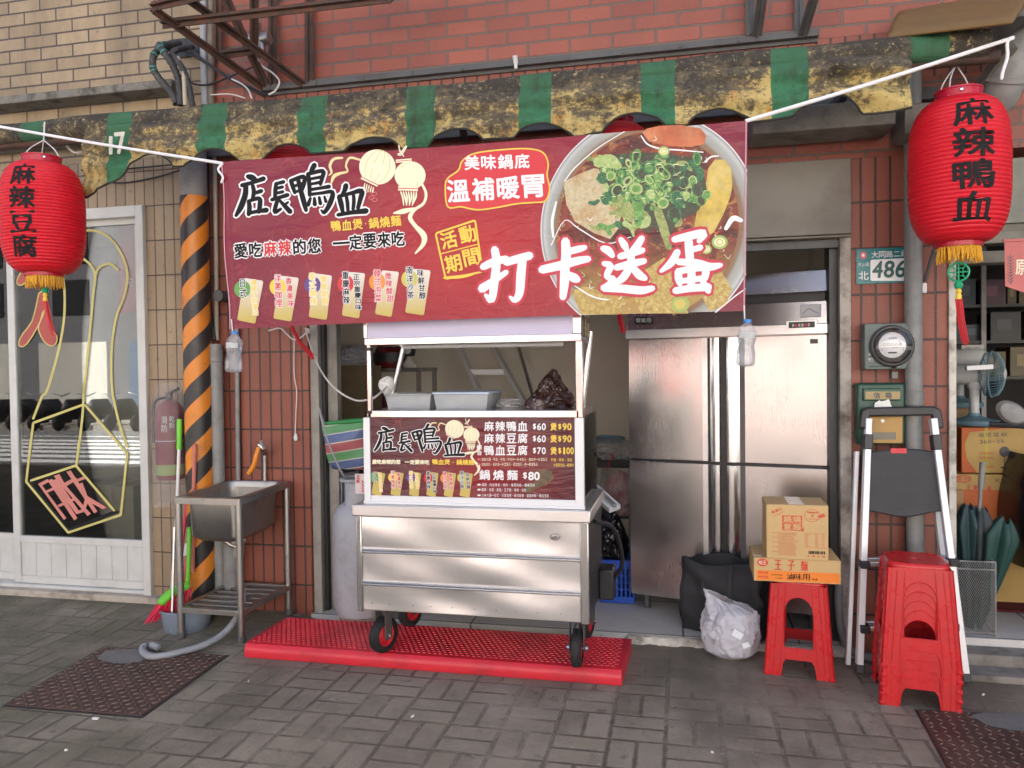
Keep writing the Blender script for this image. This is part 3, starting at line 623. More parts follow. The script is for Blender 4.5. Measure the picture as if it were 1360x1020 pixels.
# folding arms and wall bar behind it
mb = MB()
for x in (-3.0, -1.2, .75): mb.bar((x, 0, zc_-.06), (x+.12, YA+.08, zc_-.04), .04, .03)
mb.bar((-3.05,-.03,zc_-.03), (1.25,-.03,zc_-.03), .05, .06); part(mb, 'arm', m_dgrey, AW)
mb = MB(); mb.box((.35,-.30,zc_-.24),(1.0,-.05,zc_-.12)); mb.box((1.05,-.26,zc_-.28),(1.3,-.04,zc_-.14)); part(mb, 'bracket_box', M('weathered box', (.21,.195,.165), .7, dirt=(.07,.06,.045), damt=.7), AW, bevel=.006)
# remains of old lettering on the torn end
mb = MB(); fv = lambda u, v, l: pt(u, v, YA-.075-l*.0005)
put(mb, '1', 147, 193, 7, 25, fv, 0, .7); put(mb, '7', 160, 190, 13, 30, fv, 0, .8, rot=-.1)
part(mb, 'lettering', M('worn white paint', (.60,.57,.48), .7, dirt=(.3,.25,.15), damt=.6, dsc=20), AW)

# ================= banner
BN = thing('banner', 'wide crimson banner with a printed soup bowl and brush lettering, tied above the cart', 'banner', (-1, YBN, 1.7))
def bwave(u, v): a = (u-293)/700; return .05*a*(1-a)*(1.2-(v-200)/400)+.0004*math.sin(u*.031+v*.016)
def bs(u, v, l=0.): return pt(u, v, YBN+bwave(u, v)-.0012*(l > 0)-l*.00036)
def bgrid(a, b):
    ul, vl = 293+11*b+1.5*math.sin(b*9), 215+222*b; ur, vr = 993-3*b, 160+253*b
    return bs(ul+(ur-ul)*a, vl+(vr-vl)*a + (3.0*math.sin(math.pi*a)*(1-b)-4*math.sin(math.pi*a)*b*.6))
mb = MB(); mb.grid(lambda a, b: bgrid(a, b), 110, 40); part(mb, 'sheet', m_banner, BN, ang=80)
mb = MB(); mb.tube([bgrid(.0+.002, i/20)+Vector((0,-.003,0)) for i in range(21)], .003, 6); part(mb, 'hem_cord', INK('pink cord', (.62,.30,.36)), BN); mb = MB(); mb.tube([bgrid(.997, i/20)+Vector((0,-.003,0)) for i in range(21)], .003, 6); part(mb, 'hem_cord', bpy.data.materials['pink cord'], BN)
PM = [i_white, i_black, i_yel, i_red, i_gold, i_cream, i_green, i_purple, i_orange, i_olive, i_pink]
WH, BK, YE, RE, GO, CR, GR, PU, OR, OL, PK = range(11)
Z2 = lambda x, y: (290+x/3.778, 180+y/3.778)
LOGO = [  # brush strokes of the shop name
 [(148,205,20),(170,212,26),(190,226,18)], [(118,250,18),(170,236,16),(228,216,20)], [(138,252,20),(134,300,24),(112,360,24),(88,402,14)], [(172,250,16),(178,282,18),(172,318,16)], [(180,290,14),(216,278,18)], [(152,328,16),(156,360,20),(152,396,18)], [(154,328,14),(205,316,18),(208,350,20),(203,384,18)], [(155,388,16),(200,380,16),(242,374,22)],
 [(290,240,16),(286,276,18),(284,312,16)], [(290,242,14),(328,232,16)], [(288,266,12),(322,258,14)], [(288,290,12),(324,282,14)], [(268,322,16),(310,310,16),(348,298,18)], [(300,318,16),(288,352,18),(284,384,18),(314,368,12)], [(308,326,12),(332,352,18),(360,382,22)], [(350,334,10),(326,352,12)],
 [(364,226,18),(374,258,18),(384,288,14)], [(366,226,16),(428,206,18),(430,240,18),(420,272,14)], [(378,254,12),(424,240,14)], [(384,284,12),(424,270,14)], [(398,212,18),(412,270,20),(428,330,22),(440,376,16)],
 [(482,148,22),(470,170,20),(462,190,14)], [(450,192,18),(456,240,18),(458,300,16)], [(452,192,16),(524,178,18),(520,214,18),(512,246,14)], [(462,218,12),(514,208,14)], [(462,244,12),(514,234,14)], [(458,272,14),(510,264,14),(556,256,18)], [(460,296,14),(520,288,14),(572,284,18),(562,336,22),(532,386,16),(516,374,8)], [(462,314,12),(450,348,18)], [(482,314,12),(484,346,18)], [(506,310,12),(512,342,16)], [(532,306,10),(540,332,14)],
 [(640,250,22),(634,274,20),(618,298,10)], [(606,306,20),(616,344,22),(624,382,16)], [(608,304,16),(664,290,16),(718,278,22),(712,320,20),(700,366,16)], [(642,304,14),(648,340,16),(650,376,14)], [(678,298,14),(680,330,16),(676,370,14)], [(600,398,16),(670,386,18),(742,378,24)]]
def logo(mb, tr, fn, sc, l0, out=7):
    for i, st in enumerate(LOGO):
        P = [(*tr(x, y), w*sc) for x, y, w in st]
        ribbon(mb, P, fn, WH, l0+i*.05, out*sc); ribbon(mb, P, fn, BK, l0+3+i*.05, 0)
mb = MB(); ZW = 1/3.778
logo(mb, Z2, bs, ZW*1.22, 5)
line(mb, '鴨血煲', 439, 300.5, 482, 297, 13.5, bs, YE, .35, 4, .88); put(mb, '·', 485.5, 297, 3, 5, bs, YE, .5, 4); line(mb, '鍋燒麵', 489, 297, 533, 292.5, 14, bs, YE, .35, 4, .88)
for txt, a, b in (('愛吃麻辣的您', (310, 333.5), (427, 325.5)), ('一定要來吃', (444, 324), (538, 316))):
    line(mb, txt, *a, *b, 19, bs, WH, 2.2, 3, .84); n = len(txt)
    for i, ch in enumerate(txt):
        f = (i+.5)/n; put(mb, ch, a[0]+(b[0]-a[0])*f, a[1]+(b[1]-a[1])*f, 16.2, 19, bs, RE if ch in '麻辣' else BK, .55, 7, -.07)
tags = [((324,369),(350,373),(339,430),(315,425)), ((372,366),(397,369),(387,427),(363,423)), ((417,363),(441,366),(434,425),(410,421)), ((462,361),(485,363),(477,423),(454,419)), ((507,359),(530,361),(520,421),(498,417)), ((548,357),(572,359),(563,419),(538,415))]
i_tag = NT('gold tag ink'); _x, _y, _z = i_tag.xyz(); i_tag = i_tag.fin(i_tag.mix(i_tag.ramp(i_tag.m('MULTIPLY_ADD', _z, 4., -7.0), .1, .95), (.52,.40,.10), (.72,.68,.62)), .4)
PM.append(i_tag); TG = 11
def roundq(q, r=3.):
    out = []; n = 4
    for i in range(n):
        p = Vector(q[i]); a = Vector(q[i-1]); b = Vector(q[(i+1) % n]); da = (a-p).normalized(); db = (b-p).normalized()
        for k in range(5):
            t = k/4; out.append(tuple(p+da*r*(1-t)**2+db*r*t**2))
    return out
COLS = [('日式', GR, (322,384), '湯頭甘甜清淡', YE, BK), ('洋蔥咖哩', YE, (369,381), '香濃美味', RE, RE), ('泰式酸辣', PU, (415,378.5), '微酸開胃', YE, YE), ('重慶麻辣', RE, (459,377), '正宗重慶口味', BK, BK), ('韓式泡菜', OR, (501,374.5), '微辣酸甜', RE, RE), ('南洋沙茶', OL, (544,370.5), '味鮮甘醇', BK, BK)]
def tagset(mb, tr, fn, k, l0):
    for q, (a, dc, c, b, col, col2) in zip(tags, COLS):
        Q = [tr(*p) for p in q]; flat(mb, roundq(Q, 3*k), fn, TG, l0)
        x, y = tr(*c); disc(mb, x, y, 11*k, 11.5*k, fn, dc, l0+1)
        n = len(a); P0 = tr(c[0]-.5, c[1]-(17 if n > 2 else 14)); P1 = tr(c[0]+1.5, c[1]-17+44*n/4+(6 if n == 2 else 0))
        column(mb, a, *P0, *P1, 8.6*k, fn, WH, 1.0*k, l0+2, .88, .03); column(mb, a, *P0, *P1, 8.6*k, fn, col2, .2*k, l0+3, .88, .03)
        n = len(b); P0 = tr(c[0]+14, c[1]-13); P1 = tr(c[0]+17.5, c[1]-13+48*n/6+(8 if n == 4 else 0))
        column(mb, b, *P0, *P1, 8.2*k, fn, WH, .8*k, l0+4, .88, .05); column(mb, b, *P0, *P1, 8.2*k, fn, col, .2*k, l0+5, .88, .05)
tagset(mb, lambda x, y: (x, y), bs, 1., 3)
# the printed gold lanterns with their ribbons
def goldlan(mb, tr, fn, k, l0):
    T = lambda P: [(*tr(x, y), w*k) for x, y, w in P]
    ribbon(mb, T([(712,122,10),(660,112,12),(640,150,10),(648,180,10),(610,190,14),(580,205,18),(566,240,8)]), fn, GO, l0); ribbon(mb, T([(622,112,10),(580,118,14),(560,150,14),(568,185,10),(555,200,5)]), fn, GO, l0+.2)
    ribbon(mb, T([(1020,240,12),(1042,290,14),(1030,340,14),(985,372,16),(962,410,22),(985,450,20),(1030,500,30),(1028,545,22),(988,592,8)]), fn, CR, l0+.1)
    ribbon(mb, T([(985,365,10),(930,380,26),(880,390,8)]), fn, CR, l0+.3)
    for (x, y, rx, ry, ro) in ((798,158,92,88,.35), (962,200,78,72,.05)):
        X, Y = tr(x, y); disc(mb, X, Y, rx*k, ry*k, fn, CR, l0+.5+x*.001, 32, ro)
        for a in (-.66, -.25, .25, .66):
            ring(mb, X, Y, rx*k*abs(a), ry*k, .9*k*3, fn, OL, l0+1.5, 14, ro, -1.5 if a > 0 else 1.64, 1.5 if a > 0 else 4.64)
    for (x, y, w, h, ro) in ((760,228,92,20,.45), (952,266,100,22,.03), (930,126,80,16,-.08)):
        X, Y = tr(x, y); c, s = math.cos(ro), math.sin(ro); w *= k*.5; h *= k*.5
        flat(mb, [(X-w*c+h*s, Y-w*s-h*c), (X+w*c+h*s, Y+w*s-h*c), (X+w*c-h*s, Y+w*s+h*c), (X-w*c-h*s, Y-w*s+h*c)], fn, CR, l0+2); ribbon(mb, [(X-w*c, Y-w*s, h*.4), (X+w*c, Y+w*s, h*.4)], fn, RE, l0+2.3)
    for i in range(7): ribbon(mb, T([(915+i*13,282,6),(925+i*11,310,9),(930+i*7+(i%2)*8,350,5)]), fn, CR, l0+2+i*.1)
    for i in range(5): ribbon(mb, T([(735+i*11,240+i*5,5),(730+i*11,265+i*4,7),(722+i*14,285,3)]), fn, CR, l0+2.7+i*.1)
    ribbon(mb, T([(905,50,6),(915,85,7),(935,60,7),(945,55,5),(920,95,6),(900,95,6),(918,88,5),(930,105,5)]), fn, CR, l0+2.5)
    for (x, y) in ((765,272), (782,292), (768,312), (784,322)): X, Y = tr(x, y); ring(mb, X, Y, 15*k, 11*k, 4*k, fn, PK, l0+3, 10)
goldlan(mb, Z2, bs, ZW, 2.)
# speech cloud and seal
ZR = lambda x, y: (450+x/2.957, y/2.957)
cl = [(418,735),(428,700),(470,668),(485,632),(535,602),(640,588),(740,584),(800,598),(822,640),(818,690),(828,740),(812,788),(770,795),(700,800),(620,815),(545,824),(480,812),(428,812)]
C = [p.to_2d() for p in spline([(*ZR(*p), 0) for p in cl], 4, True)]
flat(mb, [tuple(p) for p in C], bs, RE, 2); ribbon(mb, [(p.x, p.y, 1.9) for p in C+C[:1]], bs, YE, 3, 0, 0)
line(mb, '美味鍋底', *ZR(490, 640), *ZR(752, 632), 18.5, bs, WH, .5, 4, .86); line(mb, '溫補暖胃', *ZR(420, 752), *ZR(812, 728), 29, bs, WH, .85, 4, .86)
q = [(578.5,310),(631,292.5),(641,361),(592,370.6)]; Q = roundq(q, 3); ribbon(mb, [(x, y, 2.4) for x, y in Q+Q[:1]], bs, YE, 3, 0, 0); ribbon(mb, [(586,337,1.3),(636,324,1.3)], bs, YE, 3.1)
ribbon(mb, [(590,369,3),(615,367,4.5),(634,362,2)], bs, YE, 3.2)
for ch, x, y in (('活',596,318.5),('動',621,311),('期',602,350),('間',626,341.5)): put(mb, ch, x, y, 21, 22, bs, YE, .6, 4, -.22)
# toppings in the printed bowl
Z3 = lambda x, y: (640+x/3.642, 150+y/3.642)
TF = len(PM); PM += [M('printed tofu', (.50,.42,.25), .4, var=.45, sc=60, dirt=(.42,.20,.05), damt=.8, dsc=14), i_dkgreen, i_ltgreen, M('printed sausage', (.52,.37,.06), .4, var=.45, sc=26, dirt=(.66,.54,.22), damt=.7, dsc=10), M('printed egg', (.46,.11,.035), .4, var=.5, sc=9, dirt=(.60,.26,.12), damt=.8, dsc=8), M('printed leaf', (.16,.27,.05), .4, var=.4, sc=26)]
DG, LG, SG, EG, LF = TF+1, TF+2, TF+3, TF+4, TF+5
P3 = lambda L: [Z3(*p) for p in L]
def rib3(L, mi, l): ribbon(mb, [(*Z3(x, y), w/3.642) for x, y, w in L], bs, mi, l)
flat(mb, P3([(395,335),(470,295),(540,268),(600,275),(660,330),(690,420),(660,560),(620,610),(540,580),(450,525),(408,440)]), bs, TF, 1.5)
rib3([(1150,270,110),(1145,360,130),(1110,460,130),(1075,560,100)], SG, 1.5); 
flat(mb, P3([(775,95),(800,75),(860,62),(960,58),(1060,75),(1085,110),(1075,150),(1010,165),(900,160),(810,140)]), bs, EG, 1.5)
for L in ([(770,110,5),(800,150,7),(860,172,7),(960,180,7),(1070,190,5)], [(400,330,5),(450,265,6),(560,170,5),(690,90,4)], [(335,640,5),(400,520,4),(470,560,6),(600,630,5),(720,600,4)], [(440,830,5),(540,890,7),(650,905,5),(680,880,3)], [(1080,235,8),(1110,212,8),(1145,208,5)], [(1130,965,5),(1220,890,6),(1275,850,4)], [(1180,560,18),(1215,510,26),(1255,520,20)], [(360,430,8),(340,520,14),(345,600,10)]): rib3(L, WH, 1.6+L[0][0]*.0002)
def speck(name, a, b, c, sc):     # a printed photograph's texture: three tones broken up finely
    t = NT(name); q = t.mix(t.ramp(t.noise(sc, 6, .7), .40, .62), a, b); q = t.mix(t.ramp(t.noise(sc*1.7, 5, .7), .56, .68), q, c); return t.fin(q, .4)
SC0 = len(PM); PM += [speck('printed scallion dark', (.010,.075,.03), (.03,.16,.055), (.16,.34,.10), 60), speck('printed scallion mid', (.06,.20,.035), (.16,.36,.07), (.42,.52,.20), 70), speck('printed scallion pale', (.26,.38,.10), (.44,.52,.20), (.66,.68,.42), 60), speck('printed leaf stalk', (.16,.22,.05), (.34,.38,.12), (.52,.52,.25), 45), speck('printed cabbage', (.36,.22,.04), (.52,.40,.12), (.66,.58,.30), 50), speck('printed shadow', (.02,.03,.012), (.05,.05,.02), (.12,.10,.03), 40)]
r = random.Random(11)
flat(mb, P3([(560,250),(640,205),(760,190),(900,195),(1010,215),(1070,270),(1090,380),(1050,470),(960,520),(900,600),(840,560),(740,520),(660,450),(590,350)]), bs, SC0+5, 1.62)
for P in ([(430,860),(500,840),(600,870),(690,900),(660,975),(480,975)], [(790,760),(880,700),(960,720),(1000,800),(960,900),(1000,970),(770,970),(740,900)], [(1080,800),(1160,770),(1210,850),(1180,930),(1100,960),(1060,880)]): flat(mb, P3(P), bs, SC0+4, 1.6+P[0][0]*.00005)
for i in range(60):
    x, y = r.uniform(560, 980), r.uniform(210, 560); a = r.uniform(0, 3.1); ln = r.uniform(25, 75)
    rib3([(x, y, r.uniform(14, 34)), (x+ln*.5*math.cos(a), y+ln*.5*math.sin(a), r.uniform(18, 38)), (x+ln*math.cos(a+.3), y+ln*math.sin(a+.3), r.uniform(8, 24))], SC0+r.choice([0, 0, 1, 3, 3, 2, 5]), 1.7+i*.02)
for P, m in (([(560,240,50),(620,230,60),(660,260,40)], SC0+2), ([(640,360,50),(680,430,70),(720,510,40)], SC0+3), ([(850,470,40),(880,560,44),(905,650,30)], SC0+3), ([(740,400,44),(760,470,50),(755,540,30)], SC0+1), ([(1040,330,30),(1060,290,36),(1010,240,30)], SC0)): rib3(P, m, 2.9+P[0][0]*.0002)
for i in range(150):
    x, y = r.gauss(835, 130), r.gauss(320, 78)
    if not (570 < x < 1100 and 195 < y < 540): continue
    X, Y = Z3(x, y); rr = r.uniform(13, 36)/3.642; ro = r.uniform(0, 3); sq = r.uniform(.5, 1)
    m1, m2 = r.choice([(0, 5), (1, 5), (0, 0), (2, 1), (1, 2), (0, 1), (1, 0), (2, 5)]); l = 3.1+i*.018
    disc(mb, X, Y, rr, rr*sq, bs, SC0+m2, l, 16, ro); ring(mb, X, Y, rr, rr*sq, rr*r.uniform(.2, .4), bs, SC0+m1, l+.008, 16, ro)
    if i % 3 == 0: ribbon(mb, [(X-rr*.5, Y-rr*sq*.6, .5), (X, Y-rr*sq*.8, .9), (X+rr*.4, Y-rr*sq*.7, .4)], bs, CR, l+.012)
for i in range(70):                # oil glints and curls on the broth
    a = r.uniform(0, 6.28); q = r.uniform(260, 440); x, y = 795+q*math.cos(a), 545+q*math.sin(a)
    if y < 75 or y > 960 or x > 1255: continue
    b = r.uniform(0, 3); ln = r.uniform(6, 26); rib3([(x, y, 1.5), (x+ln*math.cos(b), y+ln*math.sin(b), r.uniform(2, 5)), (x+ln*1.4*math.cos(b+.9), y+ln*1.4*math.sin(b+.9), 1.5)], r.choice([WH, CR, SC0+4, OR]), 1.66+i*.002)
for (x, y, s) in ((1150,625,38), (960,925,44), (1085,660,26), (880,185,28)): X, Y = Z3(x, y); disc(mb, X, Y, s/3.642, s/4.2, bs, CR if s < 42 else SG, 5.6); ring(mb, X, Y, s/3.642, s/4.2, s/12, bs, LG, 5.7, 18); ring(mb, X, Y, s/7, s/8, s/18, bs, OL, 5.8, 14)
# the four big brush characters
BIG = [
 [(5,745,30),(60,720,36),(118,706,30)], [(62,660,34),(70,720,38),(60,820,38),(46,905,30),(18,880,14)], [(0,850,40),(60,810,30),(118,770,22)], [(118,722,34),(180,704,36),(232,690,36)], [(196,712,38),(188,790,40),(182,870,36),(160,905,26),(136,890,10)],
 [(404,620,38),(408,680,44),(404,720,42)], [(412,672,30),(470,658,30),(500,650,20)], [(290,758,36),(380,738,40),(460,716,36),(515,706,28)], [(402,740,42),(400,810,42),(392,892,30)], [(420,782,30),(446,798,40),(462,806,32)],
 [(585,655,26),(610,665,36),(632,690,24)], [(672,612,24),(690,640,32),(700,662,20)], [(774,606,28),(752,640,32),(722,668,20)], [(668,694,28),(720,680,32),(778,664,26)], [(650,748,28),(720,730,34),(786,716,26)], [(724,672,32),(716,740,34),(680,800,34),(632,826,16)], [(728,746,28),(762,784,38),(790,800,24)], [(590,728,22),(622,740,30),(604,790,26),(640,806,26),(600,842,30)], [(590,846,34),(680,850,36),(770,858,36),(826,848,24)],
 [(930,612,28),(1000,596,36),(1074,582,34),(1050,620,22)], [(1000,620,36),(1004,680,38),(1008,720,34)], [(1010,664,24),(1058,650,26)], [(946,672,30),(916,724,34),(866,766,14)], [(950,720,28),(1040,726,34),(1100,744,36),(1156,736,20)], [(950,766,32),(952,800,34),(958,826,26)], [(954,766,28),(1020,752,30),(1078,750,34),(1080,790,32),(1066,816,22)], [(960,814,24),(1066,800,26)], [(1012,736,34),(1014,800,36),(1010,850,30)], [(936,860,30),(1010,848,32),(1096,842,36)], [(1074,820,22),(1096,862,26)]]
i_crim = INK('crimson outline ink', (.50,.02,.045)); CM = len(PM); PM.append(i_crim)
for i, st in enumerate(BIG):
    P = [(*Z3(x, y), w/3.642) for x, y, w in st]
    ribbon(mb, P, bs, CM, 6.+i*.03, 4.6); ribbon(mb, P, bs, WH, 7.5+i*.03, .5)
part(mb, 'lettering', PM, BN, smooth=False)

# ================= ropes
def rope(label, P, r=.0065, tail=None):
    mb = MB(); mb.tube(spline(P, 10), r, 8)
    if tail: mb.tube(spline(tail, 6), [r*.8]*(len(spline(tail, 6))-1)+[r*.3], 6)
    solo(mb, 'rope', m_rope, label, 'rope', 'ropes holding the banner')
a, b = pt(-30, 163, -.78), bs(296, 217); m = (a+b)/2; m.z -= .005
rope('white rope from the left awning end to the banner, with a short frayed tail', [a, m, b], .0075, [b, b+Vector((-.02,-.01,-.03)), b+Vector((.006,-.012,-.07)), b+Vector((-.006,-.01,-.10))])
a, b = bs(990, 161), pt(1346, 50, YA-.02); m = (a+b)/2; m.z -= .006
rope('white rope rising from the banner to the right awning end, with a loose knotted tail', [a, m, b], .0085, [b, pt(1338,56,YA-.03), pt(1338,75,YA-.03), pt(1332,95,YA-.03), pt(1330,106,YA-.03)])

# ================= lanterns
def lantern(label, cu, cv, Yl, wpx, hpx, txt=None, th=0., hang=None, full=True, tassel='long', lx=.018, low=0.):
    """cu, cv: pixel of the body's middle, for reading its place off the photo"""
    c = pt(cu, cv, Yl); k = (pt(cu+50, cv, Yl)-pt(cu-50, cv, Yl)).length/100*.93
    R, H = wpx*k/2*.985, hpx*k; z0 = c.z-H/2
    L = thing('paper_lantern', label, 'lantern', (c.x, c.y, z0), 'red lanterns under the awning')
    def rad(t, rib=True):
        e = abs(2*t-1); q = (1-e**3.4)**.5 if e < 1 else 0
        w = abs(math.sin(math.pi*t*34)) if rib else 1
        return (.46*R+(R-.46*R)*q)*(1-.022*(1-w))+0
    body = MB(); N = 34*6
    body.lathe([(rad(i/N), z0+H*i/N) for i in range(N+1)], (c.x, c.y, 0), 48); part(body, 'shade', m_lan, L, ang=50)
    cap = MB()
    for zz, hh in ((z0+H-.004, .075*H), (z0-.03*H, .05*H)):
        prof = [(.44*R, zz), (.475*R, zz), (.475*R, zz+hh*.15), (.46*R, zz+hh*.2), (.46*R, zz+hh*.8), (.475*R, zz+hh*.85), (.475*R, zz+hh), (.43*R, zz+hh), (.43*R, zz)]
        cap = MB(); cap.lathe(prof, (c.x, c.y, 0), 40); part(cap, 'ring', m_lancap, L)
    tc = Vector((c.x, c.y, z0+H+.06*H)); hp = tc+Vector((.0, .0, .16*H)) if hang is None else hang
    wire = MB()
    for a in (.6, 2.4, 4.0): p = tc+Vector((.45*R*math.cos(a), .45*R*math.sin(a), -.05*H)); wire.tube(spline([p, p.lerp(hp, .55)+Vector((math.cos(a), math.sin(a), 0))*.10*R, hp], 6), .0028, 6)
    wire.tube([hp, hp+Vector((0, .01, .10))], .004, 6); part(wire, 'wire', m_aluw, L)
    scr = MB(); a = math.atan2(CAM.y-c.y, CAM.x-c.x)+.12
    scr.lathe([(0,.008),(.006,.007),(.009,0)], (c.x+.475*R*math.cos(a), c.y+.475*R*math.sin(a), z0+H+.035*H), 10, 0, Vector((math.cos(a), math.sin(a), 0)).to_track_quat('Z', 'Y').to_matrix()); part(scr, 'screw', m_chrome, L)
    fr = MB(); r = random.Random(len(label))
    for i in range(110):
        a = 2*math.pi*i/110+r.uniform(-.02, .02); rr = .41*R*r.uniform(.93, 1.03); x, y = c.x+rr*math.cos(a), c.y+rr*math.sin(a); zz = z0-.028*H; ln = .105*H*r.uniform(.75, 1.1)
        dx, dy = r.uniform(-.012, .012), r.uniform(-.012, .012)
        fr.tube([(x, y, zz), (x+dx*.4, y+dy*.4, zz-ln*.5), (x+dx, y+dy, zz-ln)], [.0034, .0034, .002], 5)
    part(fr, 'fringe', m_fringe, L)
    if txt:
        a0 = math.atan2(CAM.y-c.y, CAM.x-c.x)+th; n = len(txt); ch = .165*H; g = MB()
        def fl(x, y, l):
            z = z0+H-y; t = min(.97, max(.03, (z-z0)/H)); rr = rad(t, False)*1.004+.0006*l; an = a0+x/R
            return Vector((c.x+rr*math.cos(an), c.y+rr*math.sin(an), z))
        for i, q in enumerate(txt): put(g, q, 0, H*(.16+.212*i), ch*(1.55 if txt[2] == '鴨' else 1.3), ch*1.12, fl, 0, .0034, 2, .03 if i % 2 else -.03)
        part(g, 'lettering', i_black, L)
    if full:
        zb = z0-.135*H-low; s = H/.62; lean = Vector((.03, 0, 0)) if tassel == 'short' else Vector((lx, 0, 0))
        cord = MB(); cord.tube([(c.x, c.y, z0), (c.x, c.y, zb+.02)], .002, 5); part(cord, 'cord', m_fringe, L)
        fw = (CAM-Vector((c.x, c.y, zb))); fw.z = 0; fw.normalize(); sd = fw.cross(Vector((0, 0, 1)))
        m_jade = bpy.data.materials.get('jade green plastic') or M('jade green plastic', (.02,.34,.16), .3)
        y = zb
        if tassel == 'long':
            md = MB(); cc = Vector((c.x, c.y, zb-.042*s)); f2 = lambda x, yy, l: cc+sd*x+Vector((0, 0, -yy))+fw*(l*.002)
            P = [cc+sd*(.040*s*math.cos(2*math.pi*i/28))+Vector((0,0,.040*s*math.sin(2*math.pi*i/28))) for i in range(28)]; md.tube(P, .0048, 6, closed=True)
            P = [cc+sd*(.024*s*math.cos(2*math.pi*i/4+.78))+Vector((0,0,.024*s*math.sin(2*math.pi*i/4+.78))) for i in range(4)]; md.tube(P, .0035, 6, closed=True)
            for i in range(8): a = 2*math.pi*i/8; d = sd*math.cos(a)+Vector((0,0,math.sin(a))); md.tube([cc+d*(.0 if i % 2 == 0 else .024)*s, cc+d*.040*s], .0032, 6)
            part(md, 'charm', m_jade, L); y = zb-.088*s
        bd = MB(); bd.lathe([(0,.018*s),(.014*s,.013*s),(.019*s,0),(.014*s,-.013*s),(0,-.018*s)], (c.x, c.y, y-.012*s), 16); part(bd, 'bead', m_jade, L)
        bd = MB(); bd.lathe([(0,.028*s),(.009*s,.024*s),(.013*s,.012*s),(.009*s,.004*s),(.013*s,-.008*s),(.012*s,-.022*s),(0,-.024*s)], (c.x, c.y, y-.052*s), 14); part(bd, 'bead', i_yel, L)
        ts = MB(); ln = .20*s
        for i in range(22):
            a = r.uniform(0, 6.28); q = r.uniform(0, .013)*s; b = Vector((c.x+q*math.cos(a), c.y+q*math.sin(a), y-.072*s)); ts.tube([b, b+Vector((0,0,-ln*.5))+lean*.6, b+lean*1.6+Vector((r.uniform(-.006,.006), 0, -ln*r.uniform(.9, 1.04)))], [.003, .003, .0018], 5)
        part(ts, 'tassel', i_red, L)
    return L
lantern('large black lettered red lantern hanging before the glass door at the left', 57.5, 291, -.78, 93, 131, '麻辣豆腐', -.48, pt(58, 186, -.75), tassel='short')
lantern('red lantern with black characters and a round jade charm, hanging by the house number', 1273, 229, -.5, 146, 222, '麻辣鴨血', .30, pt(1270, 86, -.5))
lantern('red lantern hidden behind the banner near its left end, its tassel showing below', 383, 268, -.30, 92, 136, None, 0, tassel='long', lx=.085, low=.17)
lantern('red lantern hidden behind the bowl end of the banner, barely showing above', 818, 243, -.30, 112, 160, None, 0, tassel='long', lx=.02, low=.07)
# ================= water bottles tied to the lower corners of the banner
def bottle(u, v0, v1, label):
    p = pt(u, v0, YBN+.0); q = pt(u, v1, YBN); h = p.z-q.z; R = h*.205
    b = thing('water_bottle', label, 'bottle', (p.x, p.y, q.z), 'water bottles weighing down the banner')
    A = Matrix.Rotation(.06, 3, 'Y'); mb = MB()
    prof = [(.0,.02),(.5,.0),(.85,.02),(.97,.06),(1,.12),(.97,.17),(1,.22),(.96,.30),(.84,.40),(.82,.45),(.86,.50),(.99,.58),(1,.66),(.92,.76),(.7,.85),(.42,.90),(.36,.92),(.36,.97),(.0,.97)]
    mb.lathe([(R*a, h*t) for a, t in prof], (p.x, p.y, q.z), 24, 0, A); part(mb, 'body', m_clear, b, ang=80)
    mb = MB(); mb.lathe([(R*a*.93, h*t*.96+.003) for a, t in prof[:13]]+[(0, h*.74)], (p.x, p.y, q.z), 20, 0, A); part(mb, 'water', glassmat('water %d' % u, (.90,.93,.95), .6, .05, .02), b, ang=80)
    mb = MB(); mb.lathe([(0, h*1.0),(R*.36,h*1.0),(R*.42,h*.99),(R*.42,h*.925),(0,h*.925)], (p.x, p.y, q.z), 18, 0, A); part(mb, 'cap', INK('blue cap %d' % u, (.05,.22,.55)), b)
    mb = MB(); mb.grid(lambda s, t: Vector((p.x, p.y, q.z))+A @ Vector((R*(.93+.0*t)*1.0*math.cos(-2.6+s*2.0), R*.93*math.sin(-2.6+s*2.0), h*(.60+.16*t*(1 if t < .9 else .8)))), 14, 3); part(mb, 'label', M('crinkled label %d' % u, (.55,.60,.55), .4, var=.5, sc=30), b)
    mb = MB(); mb.tube([p+Vector((0,0,-.01)), p+Vector((-.002,-.005,.06))], .003, 6); part(mb, 'string', m_rope, b)
bottle(309, 440, 495, 'clear water bottle with a blue cap hanging from the lower left corner of the banner')
bottle(989, 424, 487, 'clear water bottle with a blue cap hanging from the lower right corner of the banner')
